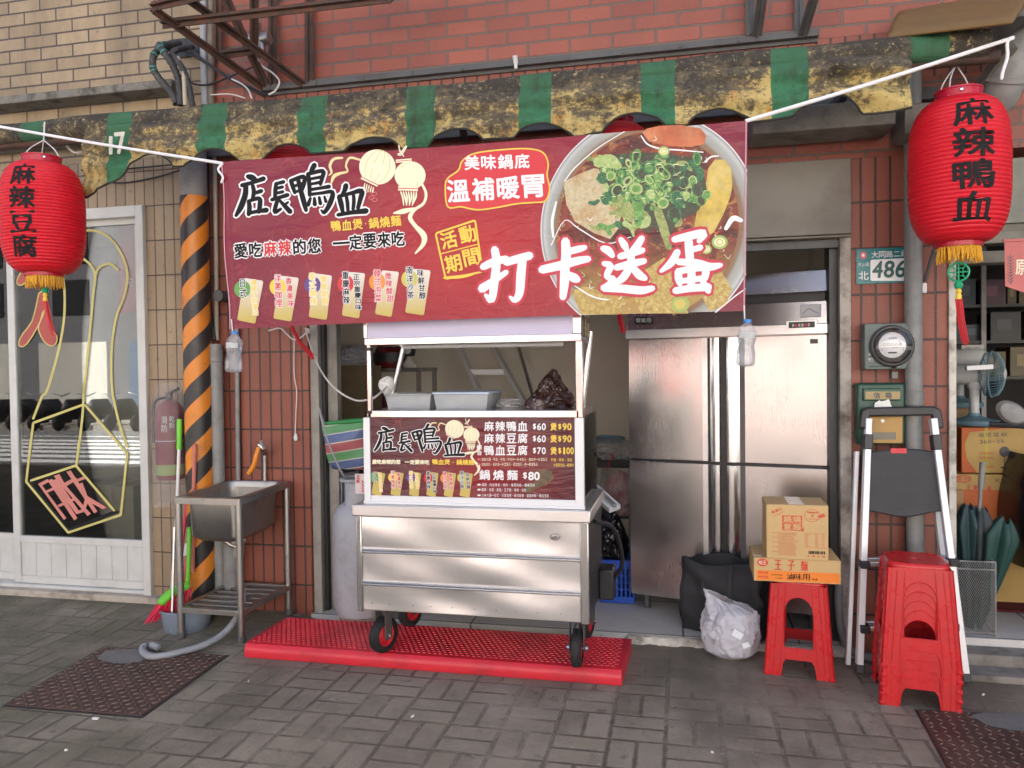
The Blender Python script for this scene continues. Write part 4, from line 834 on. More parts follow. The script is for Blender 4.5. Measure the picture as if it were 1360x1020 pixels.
# ================= red ramp mat
MT = thing('ramp_mat', 'red studded rubber ramp along the kerb of the shopfront, under the cart', 'mat', (-1.28, -.42, 0))
x0, x1, yf, yb, hz = -2.262, -.288, -.648, -.20, .074
mb = MB(); prof = [(yb, .0), (yb, hz-.004), (yb-.05, hz), (yf+.045, hz), (yf+.02, hz-.004), (yf+.006, hz-.018), (yf, hz-.04), (yf+.002, .004), (yf+.006, 0)]
n = len(prof)
for X in (x0, x1): mb.v += [Vector((X+(.02 if y > -.3 and X == x1 else 0), y, z)) for y, z in prof]
mb.f += [tuple(range(n)), tuple(range(n, 2*n))[::-1]]+[(i, i+n, (i+1) % n+n, (i+1) % n) for i in range(n)]; mb.m += [0]*(n+2)
part(mb, 'body', m_mat, MT, ang=30)
mb = MB(); px_, py_ = .0288, .0265
for j in range(15):
    for i in range(68):
        x = x0+.03+px_*i+(.5*px_ if j % 2 else 0); y = yf+.052+py_*j
        if x > x1-.02: continue
        a, b = .0105, .0085
        mb.add([(x-a,y-b,hz-.002),(x+a,y-b,hz-.002),(x+a,y+b,hz-.002),(x-a,y+b,hz-.002),(x-a*.7,y-b*.7,hz+.0035),(x+a*.7,y-b*.7,hz+.0035),(x+a*.7,y+b*.7,hz+.0035),(x-a*.7,y+b*.7,hz+.0035)], [(4,5,6,7),(0,1,5,4),(1,2,6,5),(2,3,7,6),(3,0,4,7)])
part(mb, 'studs', m_mat, MT, smooth=False)

# ================= chequer plates of the drains
m_tread = M('worn tread steel', (.17,.11,.09), .42, metal=.5, var=.3, sc=20)
def chequer(name, label, quad, hole):
    P = [Vector((p.x, p.y, 0)) for p in quad]; T = thing(name, label, 'drain cover', (sum(p.x for p in P)/4, sum(p.y for p in P)/4, 0), 'chequer plate drain covers')
    mb = MB(); mb.hexa([p+Vector((0,0,-.02)) for p in P]+[p+Vector((0,0,.006)) for p in P]); part(mb, 'plate', m_plate, T, bevel=.002)
    mb = MB(); cc = sum(P, Vector())/4
    mb.prism([((p-cc)*1.035+cc).to_2d()[:] for p in P], lambda x, y, w: Vector((x, y, w)), -.02, .0025); part(mb, 'rim', m_black, T)
    Pt = MB(); Rg = MB(); e1 = P[1]-P[0]; e2 = P[3]-P[0]; n1 = int(e1.length/.036); n2 = int(e2.length/.036)
    for i in range(n1):
        for j in range(n2):
            u, v = (i+.5)/n1, (j+.5)/n2; p = P[0]*(1-u)*(1-v)+P[1]*u*(1-v)+P[2]*u*v+P[3]*(1-u)*v
            d = Vector((.7, .7, 0)) if (i+j) % 2 else Vector((.7, -.7, 0)); nn = Vector((-d.y, d.x, 0)); a, b = .0165, .0045; z0, z1 = .0055, .0098
            Rg.add([p-d*a+Vector((0,0,z0)), p-nn*b+Vector((0,0,z0)), p+d*a+Vector((0,0,z0)), p+nn*b+Vector((0,0,z0)), p-d*a*.5+Vector((0,0,z1)), p-nn*b*.4+Vector((0,0,z1)), p+d*a*.5+Vector((0,0,z1)), p+nn*b*.4+Vector((0,0,z1))], [(4,5,6,7),(0,1,5,4),(1,2,6,5),(2,3,7,6),(3,0,4,7)])
    part(Rg, 'tread_pattern', m_tread, T, smooth=False)
    c, rx, ry = hole; mb = MB(); r = random.Random(5)
    mb.add([(c.x+rx*math.cos(a)*(1+.05*math.sin(3*a)+.04*math.sin(7*a+1)), c.y+ry*math.sin(a)*(1+.06*math.cos(5*a)+.03*math.sin(9*a)), .0084) for a in [2*math.pi*k/40 for k in range(40)]], [tuple(range(40))]); part(mb, 'cement_patch', m_plateg, T, label='round grey worn patch')
q = [gz(8,937), gz(188,952), gz(300,872), gz(138,860)]
chequer('drain_cover', 'brown chequer plate drain cover on the pavement in front of the sink', q, (gz(168,873), .155, .10))
q = [gz(1262,1024), gz(1440,1040), gz(1400,952), gz(1218,944)]
chequer('drain_cover', 'brown chequer plate drain cover at the right edge by the stacked stools', q, (gz(1355,962), .17, .09))

# ================= food cart
CX0, CX1, CYF, CYB = -1.572, -.424, -.75, -.12
CT = thing('food_cart', 'stainless steel food cart with a maroon menu board and three drawer panels on black casters', 'cart', (-1, -.45, .074))
zb, zt = .322, .792
mb = MB(); mb.box((CX0+.012,CYF+.012,zb),(CX1-.012,CYB,zt)); part(mb, 'body', m_steel, CT, bevel=.003)
zs = [zb+.004, pt(600, 768, CYF).z, pt(600, 722, CYF).z, zt-.003]
m_panel = steel('brushed drawer steel', (.70,.69,.68), .34, streak=(1.2, 1.2, 260), grime=.12, metal=.88)
zs = [.328, .475, .635, .788]
for k in range(3):
    mb = MB(); xa_, xb_ = CX0+.03, CX1-.042
    a, b = zs[k]+.003, zs[k+1]-.003
    mb.grid(lambda u, v: Vector((xa_+(xb_-xa_)*u, CYF+.004+.0035*math.sin(u*5+k*2)*math.sin(v*3.1)+.002*math.sin(u*13+v*4+k), a+(b-a-(.026 if k < 2 else 0))*v)), 24, 6)
    p = part(mb, 'drawer_panel', m_panel, CT, ang=80)
    if k < 2:
        mb = MB(); mb.box((xa_-.003,CYF-.006,b-.024),(xb_+.003,CYF+.012,b-.013)); mb.box((xa_-.003,CYF-.002,b-.012),(xb_+.003,CYF+.012,b-.002)); part(mb, 'rail', m_chrome, p, bevel=.003)
for X, w in ((CX0, .028), (CX1-.040, .040)): mb = MB(); mb.box((X,CYF-.003,zb-.004),(X+w,CYF+.03,zt)); part(mb, 'corner_post', m_chrome, CT, bevel=.004)
mb = MB(); mb.box((CX0-.014,CYF-.016,.792),(CX1+.012,CYB+.01,.848)); part(mb, 'worktop', m_steel, CT, bevel=.005)
mb = MB(); c = pt(737, 713, CYF-.004); mb.lathe([(.0,.006),(.018,.0055),(.020,.003),(.020,0)], c, 28, 0, Matrix.Rotation(RD(90), 3, 'X'), 1.25, .8); bd = part(mb, 'badge', m_chrome, CT)
mb = MB(); fb = lambda x, y, l: c+Vector((x, -.0062-l*.0003, -y)); line(mb, 'UV', -.014, 0, .014, 0, .013, fb, 0, .0008); ring(mb, 0, 0, .022, .0135, .0015, fb, 0, 1); part(mb, 'lettering', m_dgrey, bd)
mb = MB()
for i in range(11): q = Vector((CX0+.07+i*.105+random.Random(i).uniform(-.01,.01), CYF+.0, .36)); mb.cyl(q+Vector((0,.004,0)), q+Vector((0,-.002,0)), .0022, 6)
part(mb, 'rivets', m_dgrey, CT)
mb = MB(); mb.box((CX1-.011,CYF+.06,zb),(CX1-.004,CYB-.02,.79)); part(mb, 'side_panel', M('dark side panel', (.03,.03,.032), .35), CT)
mb = MB(); mb.box((CX1-.004,CYB-.19,.30),(CX1+.075,CYB-.05,.46)); part(mb, 'gas_valve_box', m_black, CT, bevel=.01)
mb = MB(); mb.tube(spline([(CX1+.005,CYF+.2,.76),(CX1+.09,CYF+.3,.70),(CX1+.12,CYF+.42,.5),(CX1+.03,CYF+.5,.36)], 8), .011, 8); part(mb, 'gas_hose', m_black, CT)
# casters
for (x, y, rot) in ((-1.49, CYF+.13, 1.18), (-.498, CYF+.12, 1.57), (-1.49, CYB-.1, 1.2), (-.50, CYB-.1, 1.4)):
    A = Matrix.Rotation(rot, 3, 'Z'); c = Vector((x, y, .074+.0885)); ax = A @ Vector((0, 1, 0)); fw = A @ Vector((1, 0, 0))
    A2 = Matrix((fw, Vector((0, 0, 1)).cross(fw)*-1, Vector((0, 0, 1)))).transposed(); RX = Matrix((fw, Vector((0,0,1)), ax)).transposed()
    mb = MB(); mb.box((x-.05,y-.05,zb-.012),(x+.05,y+.05,zb-.002)); mb.cyl((x,y,zb-.03),(x,y,zb-.01),.035,16)
    for s in (-1, 1): mb.bar(c+ax*s*.034+Vector((0,0,.142)), c+ax*s*.034+Vector((0,0,-.018)), .005, .05, fw)
    cs = part(mb, 'caster', m_dgrey, CT, bevel=.002)
    mb = MB(); mb.lathe([(.056,-.024),(.072,-.024),(.083,-.018),(.0885,-.006),(.0885,.006),(.083,.018),(.072,.024),(.056,.024)], c, 36, 0, RX)
    for i in range(44):
        a = 2*math.pi*i/44; d = fw*math.cos(a)+Vector((0,0,math.sin(a)))
        for s in (-1, 1): mb.bar(c+d*.088+ax*s*.003, c+d*.086+ax*s*.018, .0065, .005, d)
    part(mb, 'tyre', m_rub, cs)
    mb = MB(); mb.lathe([(0,-.020),(.03,-.020),(.045,-.010),(.056,-.018),(.058,-.018),(.058,.018),(.056,.018),(.045,.010),(.03,.020),(0,.020)], c, 28, 0, RX); part(mb, 'rim', i_red, cs)
    mb = MB(); mb.cyl(c-ax*.052, c+ax*.052, .007, 10)
    for s in (-1, 1): mb.cyl(c+ax*s*.040, c+ax*s*.050, .012, 6)
    part(mb, 'axle', m_chrome, cs)
# upper case: white frame, menu board, clear sides
MX0, MX1, MYF, MZ0, MZ1 = -1.535, -.444, -.73, .850, 1.273
mb = MB(); mb.box((MX0,MYF,MZ0),(MX0+.034,MYF+.03,MZ1)); mb.box((MX1-.042,MYF,MZ0),(MX1,MYF+.03,MZ1)); mb.box((MX0+.034,MYF+.001,MZ0),(MX1-.042,MYF+.03,MZ0+.040)); mb.box((MX0-.002,MYF-.006,MZ0-.001),(MX1+.002,MYF+.03,MZ0+.012)); part(mb, 'menu_frame', m_aluw, CT, bevel=.002)
mb = MB(); mb.box((MX0+.02,MYF+.004,MZ1),(MX1-.02,CYB-.02,MZ1+.036)); part(mb, 'shelf', m_chrome, CT, bevel=.004)
mb = MB(); mb.box((MX0+.004,MYF+.03,MZ0),(MX0+.012,CYB-.02,MZ1)); mb.box((MX1-.012,MYF+.03,MZ0),(MX1-.004,CYB-.02,MZ1)); part(mb, 'side_glass', m_glass, CT, smooth=False)
FX0, FX1, FZ0, FZ1 = MX0+.034, MX1-.042, MZ0+.040, MZ1
YM = MYF+.008
mb = MB(); mb.box((FX0,YM,FZ0),(FX1,YM+.02,FZ1)); mo = part(mb, 'menu_board', m_menu, CT, smooth=False)
fm = lambda u, v, l: pt(u, v, YM-.0006-l*.0003)
Z4 = lambda x, y: (480+x/4.533, 540+y/4.533)
mb = MB(); LT = lambda x, y: Z4(80+(x-90)*.824, 265+.72*(y-400)+.062*(x-90))
logo(mb, LT, fm, .78/4.533, 3, 6)
goldlan(mb, lambda x, y: Z4(500+(x-700)*.62, 70+(y-60)*.62+(x-700)*.05), fm, .62/4.533, 1.)
tk = lambda x, y: Z4(82+(x-324)*2.375, 390+((y+.064*(x-324))-369)*2.45)
tagset(mb, tk, fm, .56, 1.5)
line(mb, '愛吃麻辣的您', *Z4(65, 332), *Z4(235, 333), 5.6, fm, CR, .35, 2); line(mb, '一定要來吃', *Z4(262, 334), *Z4(410, 335), 5.6, fm, CR, .35, 2)
line(mb, '鴨血煲·鍋燒麵', *Z4(425, 332), *Z4(680, 336), 6.8, fm, YE, .25, 2)
for txt, y, pr, sp in (('麻辣鴨血', 118, '60', '90'), ('麻辣豆腐', 191, '60', '90'), ('鴨血豆腐', 263, '70', '100')):
    line(mb, txt, *Z4(735, y), *Z4(1004, y), 12.6, fm, WH, .28, 2, .84)
    put(mb, '$', *Z4(1042, y+2), 3.6, 7, fm, WH, .3, 2); line(mb, pr, *Z4(1056, y+3), *Z4(1112, y+3), 9.3, fm, WH, .25, 2, .8)
    put(mb, '煲', *Z4(1157, y+3), 7.6, 9.5, fm, YE, .35, 2); put(mb, '$', *Z4(1194, y+3), 3.6, 7, fm, YE, .3, 2); line(mb, sp, *Z4(1209, y+3), *Z4(1266+(len(sp)-2)*14, y+3), 9.3, fm, YE, .25, 2, .8)
column(mb, '綜合', *Z4(709, 228), *Z4(711, 294), 6.4, fm, WH, .2, 2)
line(mb, '鍋燒麵', *Z4(700, 411), *Z4(950, 413), 13, fm, WH, .35, 2, .74); put(mb, '$', *Z4(985, 416), 4.6, 8, fm, WH, .35, 2); line(mb, '80', *Z4(1004, 418), *Z4(1074, 418), 11, fm, WH, .45, 2, .86)
for txt, y, xe in (('加點大腸·牛肚·牛肉·牛肉片一份45元·豬肉片一份35元', 318, 1120), ('加點蔬菜·金針菇一份25元·蛋20元·蒸一顆35元', 348, 1062), ('湯頭·內含魚板·肉片·雞蛋起6-8種菜料', 470, 1046), ('麵類·任選·意麵·王子麵·寬粉·冬粉', 500, 994), ('口味六選一日式·洋蔥咖哩·泰式酸辣·重慶麻辣·韓式泡菜', 534, 1130)):
    ribbon(mb, [(*Z4(702, y), 2.2), (*Z4(714, y), 2.2)], fm, PK if y < 400 else WH, 2); line(mb, txt, *Z4(722, y), *Z4(xe, y+(3 if y > 400 else 0)), 4.2, fm, WH if y > 400 else CR, 0, 2, .82)
line(mb, '份量·精緻·湯底', *Z4(1140, 320), *Z4(1270, 321), 4.2, fm, YE, 0, 2); line(mb, '份量最佳6-8種料', *Z4(1155, 351), *Z4(1280, 352), 4.2, fm, YE, 0, 2)
BW = len(PM); PM.append(M('printed dark meat', (.10,.075,.04), .4, var=.5, sc=40, dirt=(.30,.11,.03), damt=.6, dsc=20))
flat(mb, [Z4(*p) for p in ((1035,400),(1070,378),(1105,375),(1145,390),(1160,430),(1120,470),(1060,490),(1010,520),(960,515),(1000,470),(1045,455))], fm, BW, 1)
part(mb, 'lettering', PM, mo, smooth=False)
# posts, header sign, lamp
HZ0, HZ1 = pt(600, 458, MYF-.02).z, 2.02
for u, w in ((489.5, .022), (769, .034)):
    x = pt(u, 500, MYF).x; mb = MB(); mb.box((x-w/2,MYF+.004,MZ1),(x+w/2,MYF+.004+w,HZ0+.02)); p = part(mb, 'post', m_chrome, CT, bevel=.004)
    for z in (1.30, HZ0-.012):
        if u < 600: mb = MB(); mb.box((x-w/2-.003,MYF+.001,z-.008),(x+w/2+.003,MYF+.007+w,z+.008)); part(mb, 'clamp', m_black, p, bevel=.002)
for a, b in (((517, 545, -.2), (538, 452, -.2)), ((772, 552, -.25), (784, 440, -.25))):
    mb = MB(); mb.tube([pt(*a), pt(*b)], .015, 12); part(mb, 'rear_post', m_chrome, CT)
hx0, hx1 = pt(482, 440, MYF-.02).x, pt(772, 440, MYF-.02).x
mb = MB(); mb.box((hx0+.02,MYF-.012,HZ0+.04),(hx1-.042,MYF+.25,HZ1)); part(mb, 'header_sign', M('lavender sign face', (.52,.50,.68), .35, var=.03), CT)
mb = MB(); mb.box((hx0+.006,MYF-.02,HZ0+.006),(hx1,MYF+.26,HZ0+.04)); mb.box((hx0,MYF-.016,HZ0+.04),(hx0+.02,MYF+.255,HZ1)); mb.box((hx1-.042,MYF-.016,HZ0+.04),(hx1,MYF+.255,HZ1)); part(mb, 'header_frame', m_chrome, CT, bevel=.003)
mb = MB(); x_ = pt(784, 440, -.55).x; mb.box((hx1,MYF+.0,HZ0+.03),(hx1+.008,MYF+.25,HZ1)); 
f_ = lambda a, b, l: Vector((hx1+.009+l*.0005, MYF+.02+a, HZ0+.20-b)); column(mb, '店長', .05, .0, .05, .17, .07, f_, 1, .003); column(mb, '鴨血', .15, .0, .15, .17, .07, f_, 1, .003)
part(mb, 'side_sign', [M('brown side sign', (.06,.045,.03), .4), i_gold], CT)
mb = MB(); p, q = pt(535, 456, -.42), pt(748, 452, -.42); mb.bar(p, q, .06, .028); mb.bar(p+Vector((0,0,-.02)), q+Vector((0,0,-.02)), .03, .02); part(mb, 'tube_lamp', m_white, CT, bevel=.005)

# things standing on the cart
def bin_(u0, u1, v0, v1, y, label):
    p, q = pt(u0, v0, y), pt(u1, v1, y); z = MZ1+.037; T = thing('storage_box', label, 'box', ((p.x+q.x)/2, y+.15, z), 'clear boxes on the cart')
    a, b = p.x, q.x; y1 = y+.30; zt_ = p.z; i = .010
    mb = MB(); lo = [(a+i,y+i,z),(b-i,y+i,z),(b-i,y1-i,z),(a+i,y1-i,z)]; hi = [(a,y,zt_),(b,y,zt_),(b,y1,zt_),(a,y1,zt_)]
    mb.add(lo+hi, [(3,2,1,0),(0,1,5,4),(1,2,6,5),(2,3,7,6),(3,0,4,7)]); part(mb, 'tub', m_bin, T, solid=.003, bevel=.006)
    mb = MB(); mb.box((a-.008,y-.008,zt_),(b+.008,y1+.008,zt_+.012)); part(mb, 'lid', M('lid film', (.45,.53,.62), .3) if 'blue' in label else m_bin, T, bevel=.004)
bin_(512, 572, 526, 547, -.58, 'left translucent plastic box on the cart shelf with a plain lid'); bin_(576, 648, 524, 547, -.60, 'translucent plastic box on the cart shelf under a blue sheet')
def crumple(c, sx, sy, sz, seed, n=40, spike=.35, base=True):
    mb = MB(); r = random.Random(seed); K = [(Vector((r.gauss(0,1), r.gauss(0,1), r.gauss(0,1))).normalized(), r.uniform(-spike, spike)) for _ in range(n)]
    nu, nv = 84, 44
    def f(u, v):
        th = 2*math.pi*u; ph = math.pi*v; d = Vector((math.sin(ph)*math.cos(th), math.sin(ph)*math.sin(th), -math.cos(ph))); k = 1
        for q, a in K: k += a*.25*max(0, d.dot(q)-.72)*3.5
        q = d*3.1+Vector((seed, 0, 0)); k *= 1+.22*(.5-abs(noise.noise(q)))+.16*(.5-abs(noise.noise(q*2.3)))+.08*(.5-abs(noise.noise(q*5.1)))
        z = d.z*sz*k
        return Vector(c)+Vector((d.x*sx*k, d.y*sy*k, max(z, -sz*.8) if base else z))
    mb.grid(f, nu, nv); return mb
p = pt(732, 545, -.45); mb = crumple((p.x-.005, -.45, 1.345), .115, .10, .055, 3, 46, .9)
for q in mb.v: t_ = max(0, (q.z-1.31)/.09); q.x = p.x+.006*t_+(q.x-p.x)*max(.12, 1-.62*t_); q.z = 1.31+(q.z-1.31)*(1.75 if q.z > 1.31 else 1)
mb.add([pt(702,540,-.5), pt(722,515,-.47), pt(733,510,-.46), pt(741,524,-.46), pt(750,545,-.5)], [(0,1,2,3,4)])
mb.add([(a.x+.01, a.y+.004, a.z) for a in mb.v[-5:]], [(4,3,2,1,0)])
solo(mb, 'snack_bag', M('glossy brown film', (.035,.012,.008), .14, var=.6, sc=30, dirt=(.28,.22,.20), damt=.3, dsc=30), 'dark glossy crumpled bag on the right of the cart shelf', 'bag', ang=25)
p = pt(672, 545, -.4); mb = crumple((p.x, -.4, 1.315), .07, .08, .032, 8, 40, .9); solo(mb, 'film_scrap', m_bagc, 'small heap of crumpled clear film between the boxes and the dark bag', 'film', ang=25)

# ================= gas cylinder, woven bag
c = Vector((-1.69, -.30, .036)); c.x = pt(468, 750, -.22).x; c.y = -.10
def gascyl(c, R, H, label, cap):
    T = thing('gas_cylinder', label, 'gas cylinder', c, 'gas cylinders beside the cart')
    mb = MB(); mb.lathe([(0,.03),(R*.6,.03),(R*.9,.06),(R,.11),(R,H*.70),(R*.97,H*.76),(R*.85,H*.82),(R*.5,H*.87),(.05,H*.885),(0,H*.885)], c, 36); part(mb, 'tank', m_ptank, T)
    mb = MB(); mb.lathe([(R*.75,0),(R*.78,0),(R*.80,.06),(R*.77,.06)], c, 32); part(mb, 'foot_ring', M('rusted ring', (.30,.22,.22), .5, dirt=(.13,.06,.03), damt=.8), T)
    mb = MB(); rr = R*.66
    for a0 in range(0, 360, 120):
        mb.grid(lambda u, v: c+Vector((rr*math.cos(RD(a0+u*88)), rr*math.sin(RD(a0+u*88)), H*.80+(H*.22)*v)), 10, 4)
    mb.tube([c+Vector((rr*math.cos(2*math.pi*i/28), rr*math.sin(2*math.pi*i/28), H*1.02)) for i in range(28)], .009, 8, closed=True); part(mb, 'guard', m_ptank, T, solid=.004)
    mb = MB(); mb.cyl(c+Vector((0,0,H*.88)), c+Vector((0,0,H*.97)), .018, 12); mb.cyl(c+Vector((-.03,0,H*.94)), c+Vector((.04,0,H*.94)), .012, 10); part(mb, 'valve', M('brass', (.45,.30,.10), .3, 1), T)
    return T
gascyl(Vector((c.x, -.09, .036)), .165, .82, 'grey gas cylinder standing right behind the left end of the cart', 1)
gascyl(Vector((pt(455, 700, .3).x, .30, .036)), .15, .80, 'grey gas cylinder farther back, in the shadow behind the other cylinder', 0)
pa = pt(480, 655, -.265); mb = MB(); a, b = pt(472, 629, -.265), pt(489, 656, -.265); mb.box((a.x,-.27,b.z),(b.x,-.268,a.z), 0); fl_ = lambda u, v, l: pt(u, v, -.2705-l*.0003)
column(mb, '瓦斯', 475.5, 631, 475.5, 642, 4.6, fl_, 1, .2); 
for i in range(4): line(mb, ('電話', '0423', '7788', '服務')[i] if 0 else '瓦斯行'[:2], 480, 640+i*4, 488, 640+i*4, 3, fl_, 1, .1)
solo(mb, 'paper_tag', [M('pink paper', (.72,.62,.60), .6), i_red], 'white tag with red print hanging at the left side of the menu board', 'tag', smooth=False)
WB = thing('woven_bag', 'striped red, blue and green woven bag hanging in the doorway behind the cart', 'bag', (pt(455, 625, -.02).x, .02, pt(455, 625, .0).z))
P = [pt(424, 566, .0), pt(490, 560, .0), pt(492, 622, .0), pt(434, 624, .0)]
wv_c = [(.42,.05,.05), (.60,.60,.55), (.04,.08,.28), (.60,.60,.55), (.06,.30,.07), (.60,.60,.55)]
m_wov = stripes('woven stripes', [((.46,.05,.06),0), ((.62,.60,.52),.30), ((.03,.09,.30),.34), ((.62,.60,.52),.63), ((.05,.32,.07),.67), ((.62,.60,.52),.96)], .168, tilt=-.16)
mb = MB()
def wb(u, v):
    an = 2*math.pi*u; top = .5*(P[0]+P[1]); 
    L = P[0].lerp(P[3], v); Rr = P[1].lerp(P[2], v); m = (L+Rr)/2; hw = (Rr.x-L.x)/2; bul = math.sin(math.pi*min(1, .2+v*.8))
    k = 1 if v < .93 else .93
    x = math.cos(an); y = math.sin(an)
    return Vector((m.x+hw*k*math.copysign(abs(x)**.7, x), .06+.10*(.55+.5*bul)*k*math.copysign(abs(y)**.8, y)+.008*math.sin(v*9+an*3), L.z+(Rr.z-L.z)*(x+1)/2+.01*math.sin(an*2)*v))
mb.grid(wb, 40, 16); n = len(mb.v); mb.f.append(list(range(n-41, n))[:40]); mb.m.append(0); part(mb, 'sack', m_wov, WB, ang=70)
mb = MB(); mb.grid(lambda u, v: wb(u, 0)+Vector((0, .015, .022*v)), 40, 2); part(mb, 'green_hem', M('green woven hem', (.03,.25,.07), .5), WB, solid=.003)
mb = MB(); mb.tube(spline([pt(424, 542, -.02), pt(428, 560, -.08), pt(437, 590, -.10), pt(450, 620, -.09), pt(458, 634, -.06)], 6), .006, 6); mb.tube(spline([pt(424, 542, -.02), pt(431, 565, .0), pt(436, 575, .06)], 6), .006, 6); part(mb, 'strap', M('grey strap', (.35,.34,.36), .6), WB)

# ================= stools
def side_poly(b=.30, tp=.245, H=.44):
    def e(z): return (b-(b-tp)*z/H)/2
    lw = .055
    out = [(-e(0), 0), (-e(0)+lw, 0), (-e(.08)+lw+.004, .062), (-e(.09)+lw+.018, .084), (e(.09)-lw-.018, .084), (e(.08)-lw-.004, .062), (e(0)-lw, 0), (e(0), 0), (e(H), H), (-e(H), H)]
    z0, z1 = .138, .382; hole = [(-e(z0)+lw+.006, z0), (e(z0)-lw-.006, z0)]; wr = e(z1)-lw+.012
    for k in range(13):
        a = math.pi*k/12; hole.append((wr*math.cos(a)*.98, z1-.075+.075*math.sin(a)))
    return out, hole
def make_stool(label, group):
    T = thing('plastic_stool', label, 'stool', (0, 0, 0), group); H = .44; b2, t2 = .155, .125
    sl = (b2-t2)/H; out, hole = side_poly(.275, .215, H)
    for k in range(4):
        A = Matrix.Rotation(RD(90*k), 3, 'Z'); mb = MB()
        F = lambda x, z, w=0: A @ Vector((x, -(b2-sl*z)+w, z))
        mb.poly([out, hole], lambda x, z: F(x, z)); 
        o = part(mb, 'side_panel', m_red, T, smooth=False)
        o.modifiers.new('s', 'SOLIDIFY').thickness = -.0016
        # raised edge around the arch and the corner column with its groove
        mb = MB(); mb.tube([F(x, z, -.001) for x, z in hole], .0028, 6, closed=True); mb.tube([F(x, z, -.001) for x, z in out[1:7]], .0026, 6); [mb.tube([F(s*(.1375-.030*z/.44-q), z, -.001) for z in (.012, .43)], .0026, 6) for s in (-1, 1) for q in (.018, .050)]; part(mb, 'arch_edge', m_red, o)
        mb = MB(); rows = []
        for i in range(9):
            z = H*i/8; e = b2-sl*z; hw = (.275-(.275-.215)*z/H)/2; c1 = F(hw-.002, z, 0); c2 = A @ (Matrix.Rotation(RD(90), 3, 'Z') @ Vector((-hw+.002, -e, z))); m = (c1+c2)/2; d = A @ Vector((1, -1, 0)).normalized(); s = (c2-c1)
            pr = [c1, c1+s*.10+d*.010, c1+s*.32+d*.017, c1+s*.38+d*.010, c1+s*.62+d*.010, c1+s*.68+d*.017, c1+s*.9+d*.010, c2]; rows.append(pr)
        n = len(rows[0]); mb.v = [p for r_ in rows for p in r_]
        for i in range(8):
            for j in range(n-1): mb.f.append([i*n+j, i*n+j+1, (i+1)*n+j+1, (i+1)*n+j]); mb.m.append(0)
        part(mb, 'leg', m_red, T, ang=28)
        p = A @ Vector((.1475, -.1475, 0)); mb = MB(); mb.lathe([(.0,0),(.015,0),(.017,.004),(.017,.012),(.012,.018)], p, 16); part(mb, 'foot', m_red, T)
    mb = MB()
    def sq(rr, z, n=48):
        o = []
        for i in range(n):
            a = 2*math.pi*i/n; c, s = math.cos(a), math.sin(a); k = 1/((abs(c)**5+abs(s)**5)**.2); o.append(Vector((rr*k*c, rr*k*s, z)))
        return o
    rings = [(.1262, H-.008), (.1268, H+.002), (.1265, H+.010), (.122, H+.017), (.114, H+.0205), (.105, H+.0195), (.05, H+.017), (.018, H+.017), (.014, H+.010)]
    for rr, z in rings: mb.v += sq(rr, z) if rr > .03 else [Vector((rr*math.cos(2*math.pi*i/48), rr*math.sin(2*math.pi*i/48), z)) for i in range(48)]
    for j in range(len(rings)-1):
        for i in range(48): mb.f.append([j*48+i, j*48+(i+1) % 48, (j+1)*48+(i+1) % 48, (j+1)*48+i]); mb.m.append(0)
    part(mb, 'seat', m_red, T, ang=50)
    return T
st = make_stool('red plastic stool carrying two cardboard boxes', 'red plastic stools')
c = (gz(1015, 895)+gz(1108, 906))/2; ST1 = Vector((c.x+.025, c.y+.155, 0)); st.location = ST1; st.rotation_euler = (0, 0, .0+RD(-9)); WL[st.name] = ST1
c = (gz(1180, 940)+gz(1272, 949))/2; ST2 = Vector((c.x+.015, c.y+.175, 0))
pos = ['bottom', 'second from bottom', 'middle', 'second from top', 'top']
for k in range(5): dup(st, ST2+Vector((.001*k, 0, .0415*k)), RD(-7+.6*(k % 2)), 'red plastic stool, %s of the stack of five' % pos[k])
# ================= cartons on the stool
def carton(name, label, pts, yaxis_depth, z0, z1, mats, front):
    """pts: front-left and front-right on the ground plan"""
    p, q = pts; d = (q-p).normalized(); n = Vector((-d.y, d.x, 0)); w = (q-p).length
    T = thing(name, label, 'box', (*((p+q)/2+n*yaxis_depth/2)[:2], z0), 'cardboard boxes on the stool')
    mb = MB(); P = [p, q, q+n*yaxis_depth, p+n*yaxis_depth]; mb.hexa([Vector((a.x, a.y, z0)) for a in P]+[Vector((a.x, a.y, z1)) for a in P]); part(mb, 'box', mats[0], T, bevel=.003)
    F = lambda x, y, l: Vector((p.x+d.x*w*x, p.y+d.y*w*x, z1-(z1-z0)*y))-n*(.0008+l*.0003)
    U = lambda x, y, l: Vector((p.x+d.x*w*x+n.x*yaxis_depth*y, p.y+d.y*w*x+n.y*yaxis_depth*y, z1+.0006+l*.0003))
    mb = MB(); front(mb, F, U, (z1-z0)/w); part(mb, 'print', mats[1:], T, smooth=False)
    return F
sz = .463
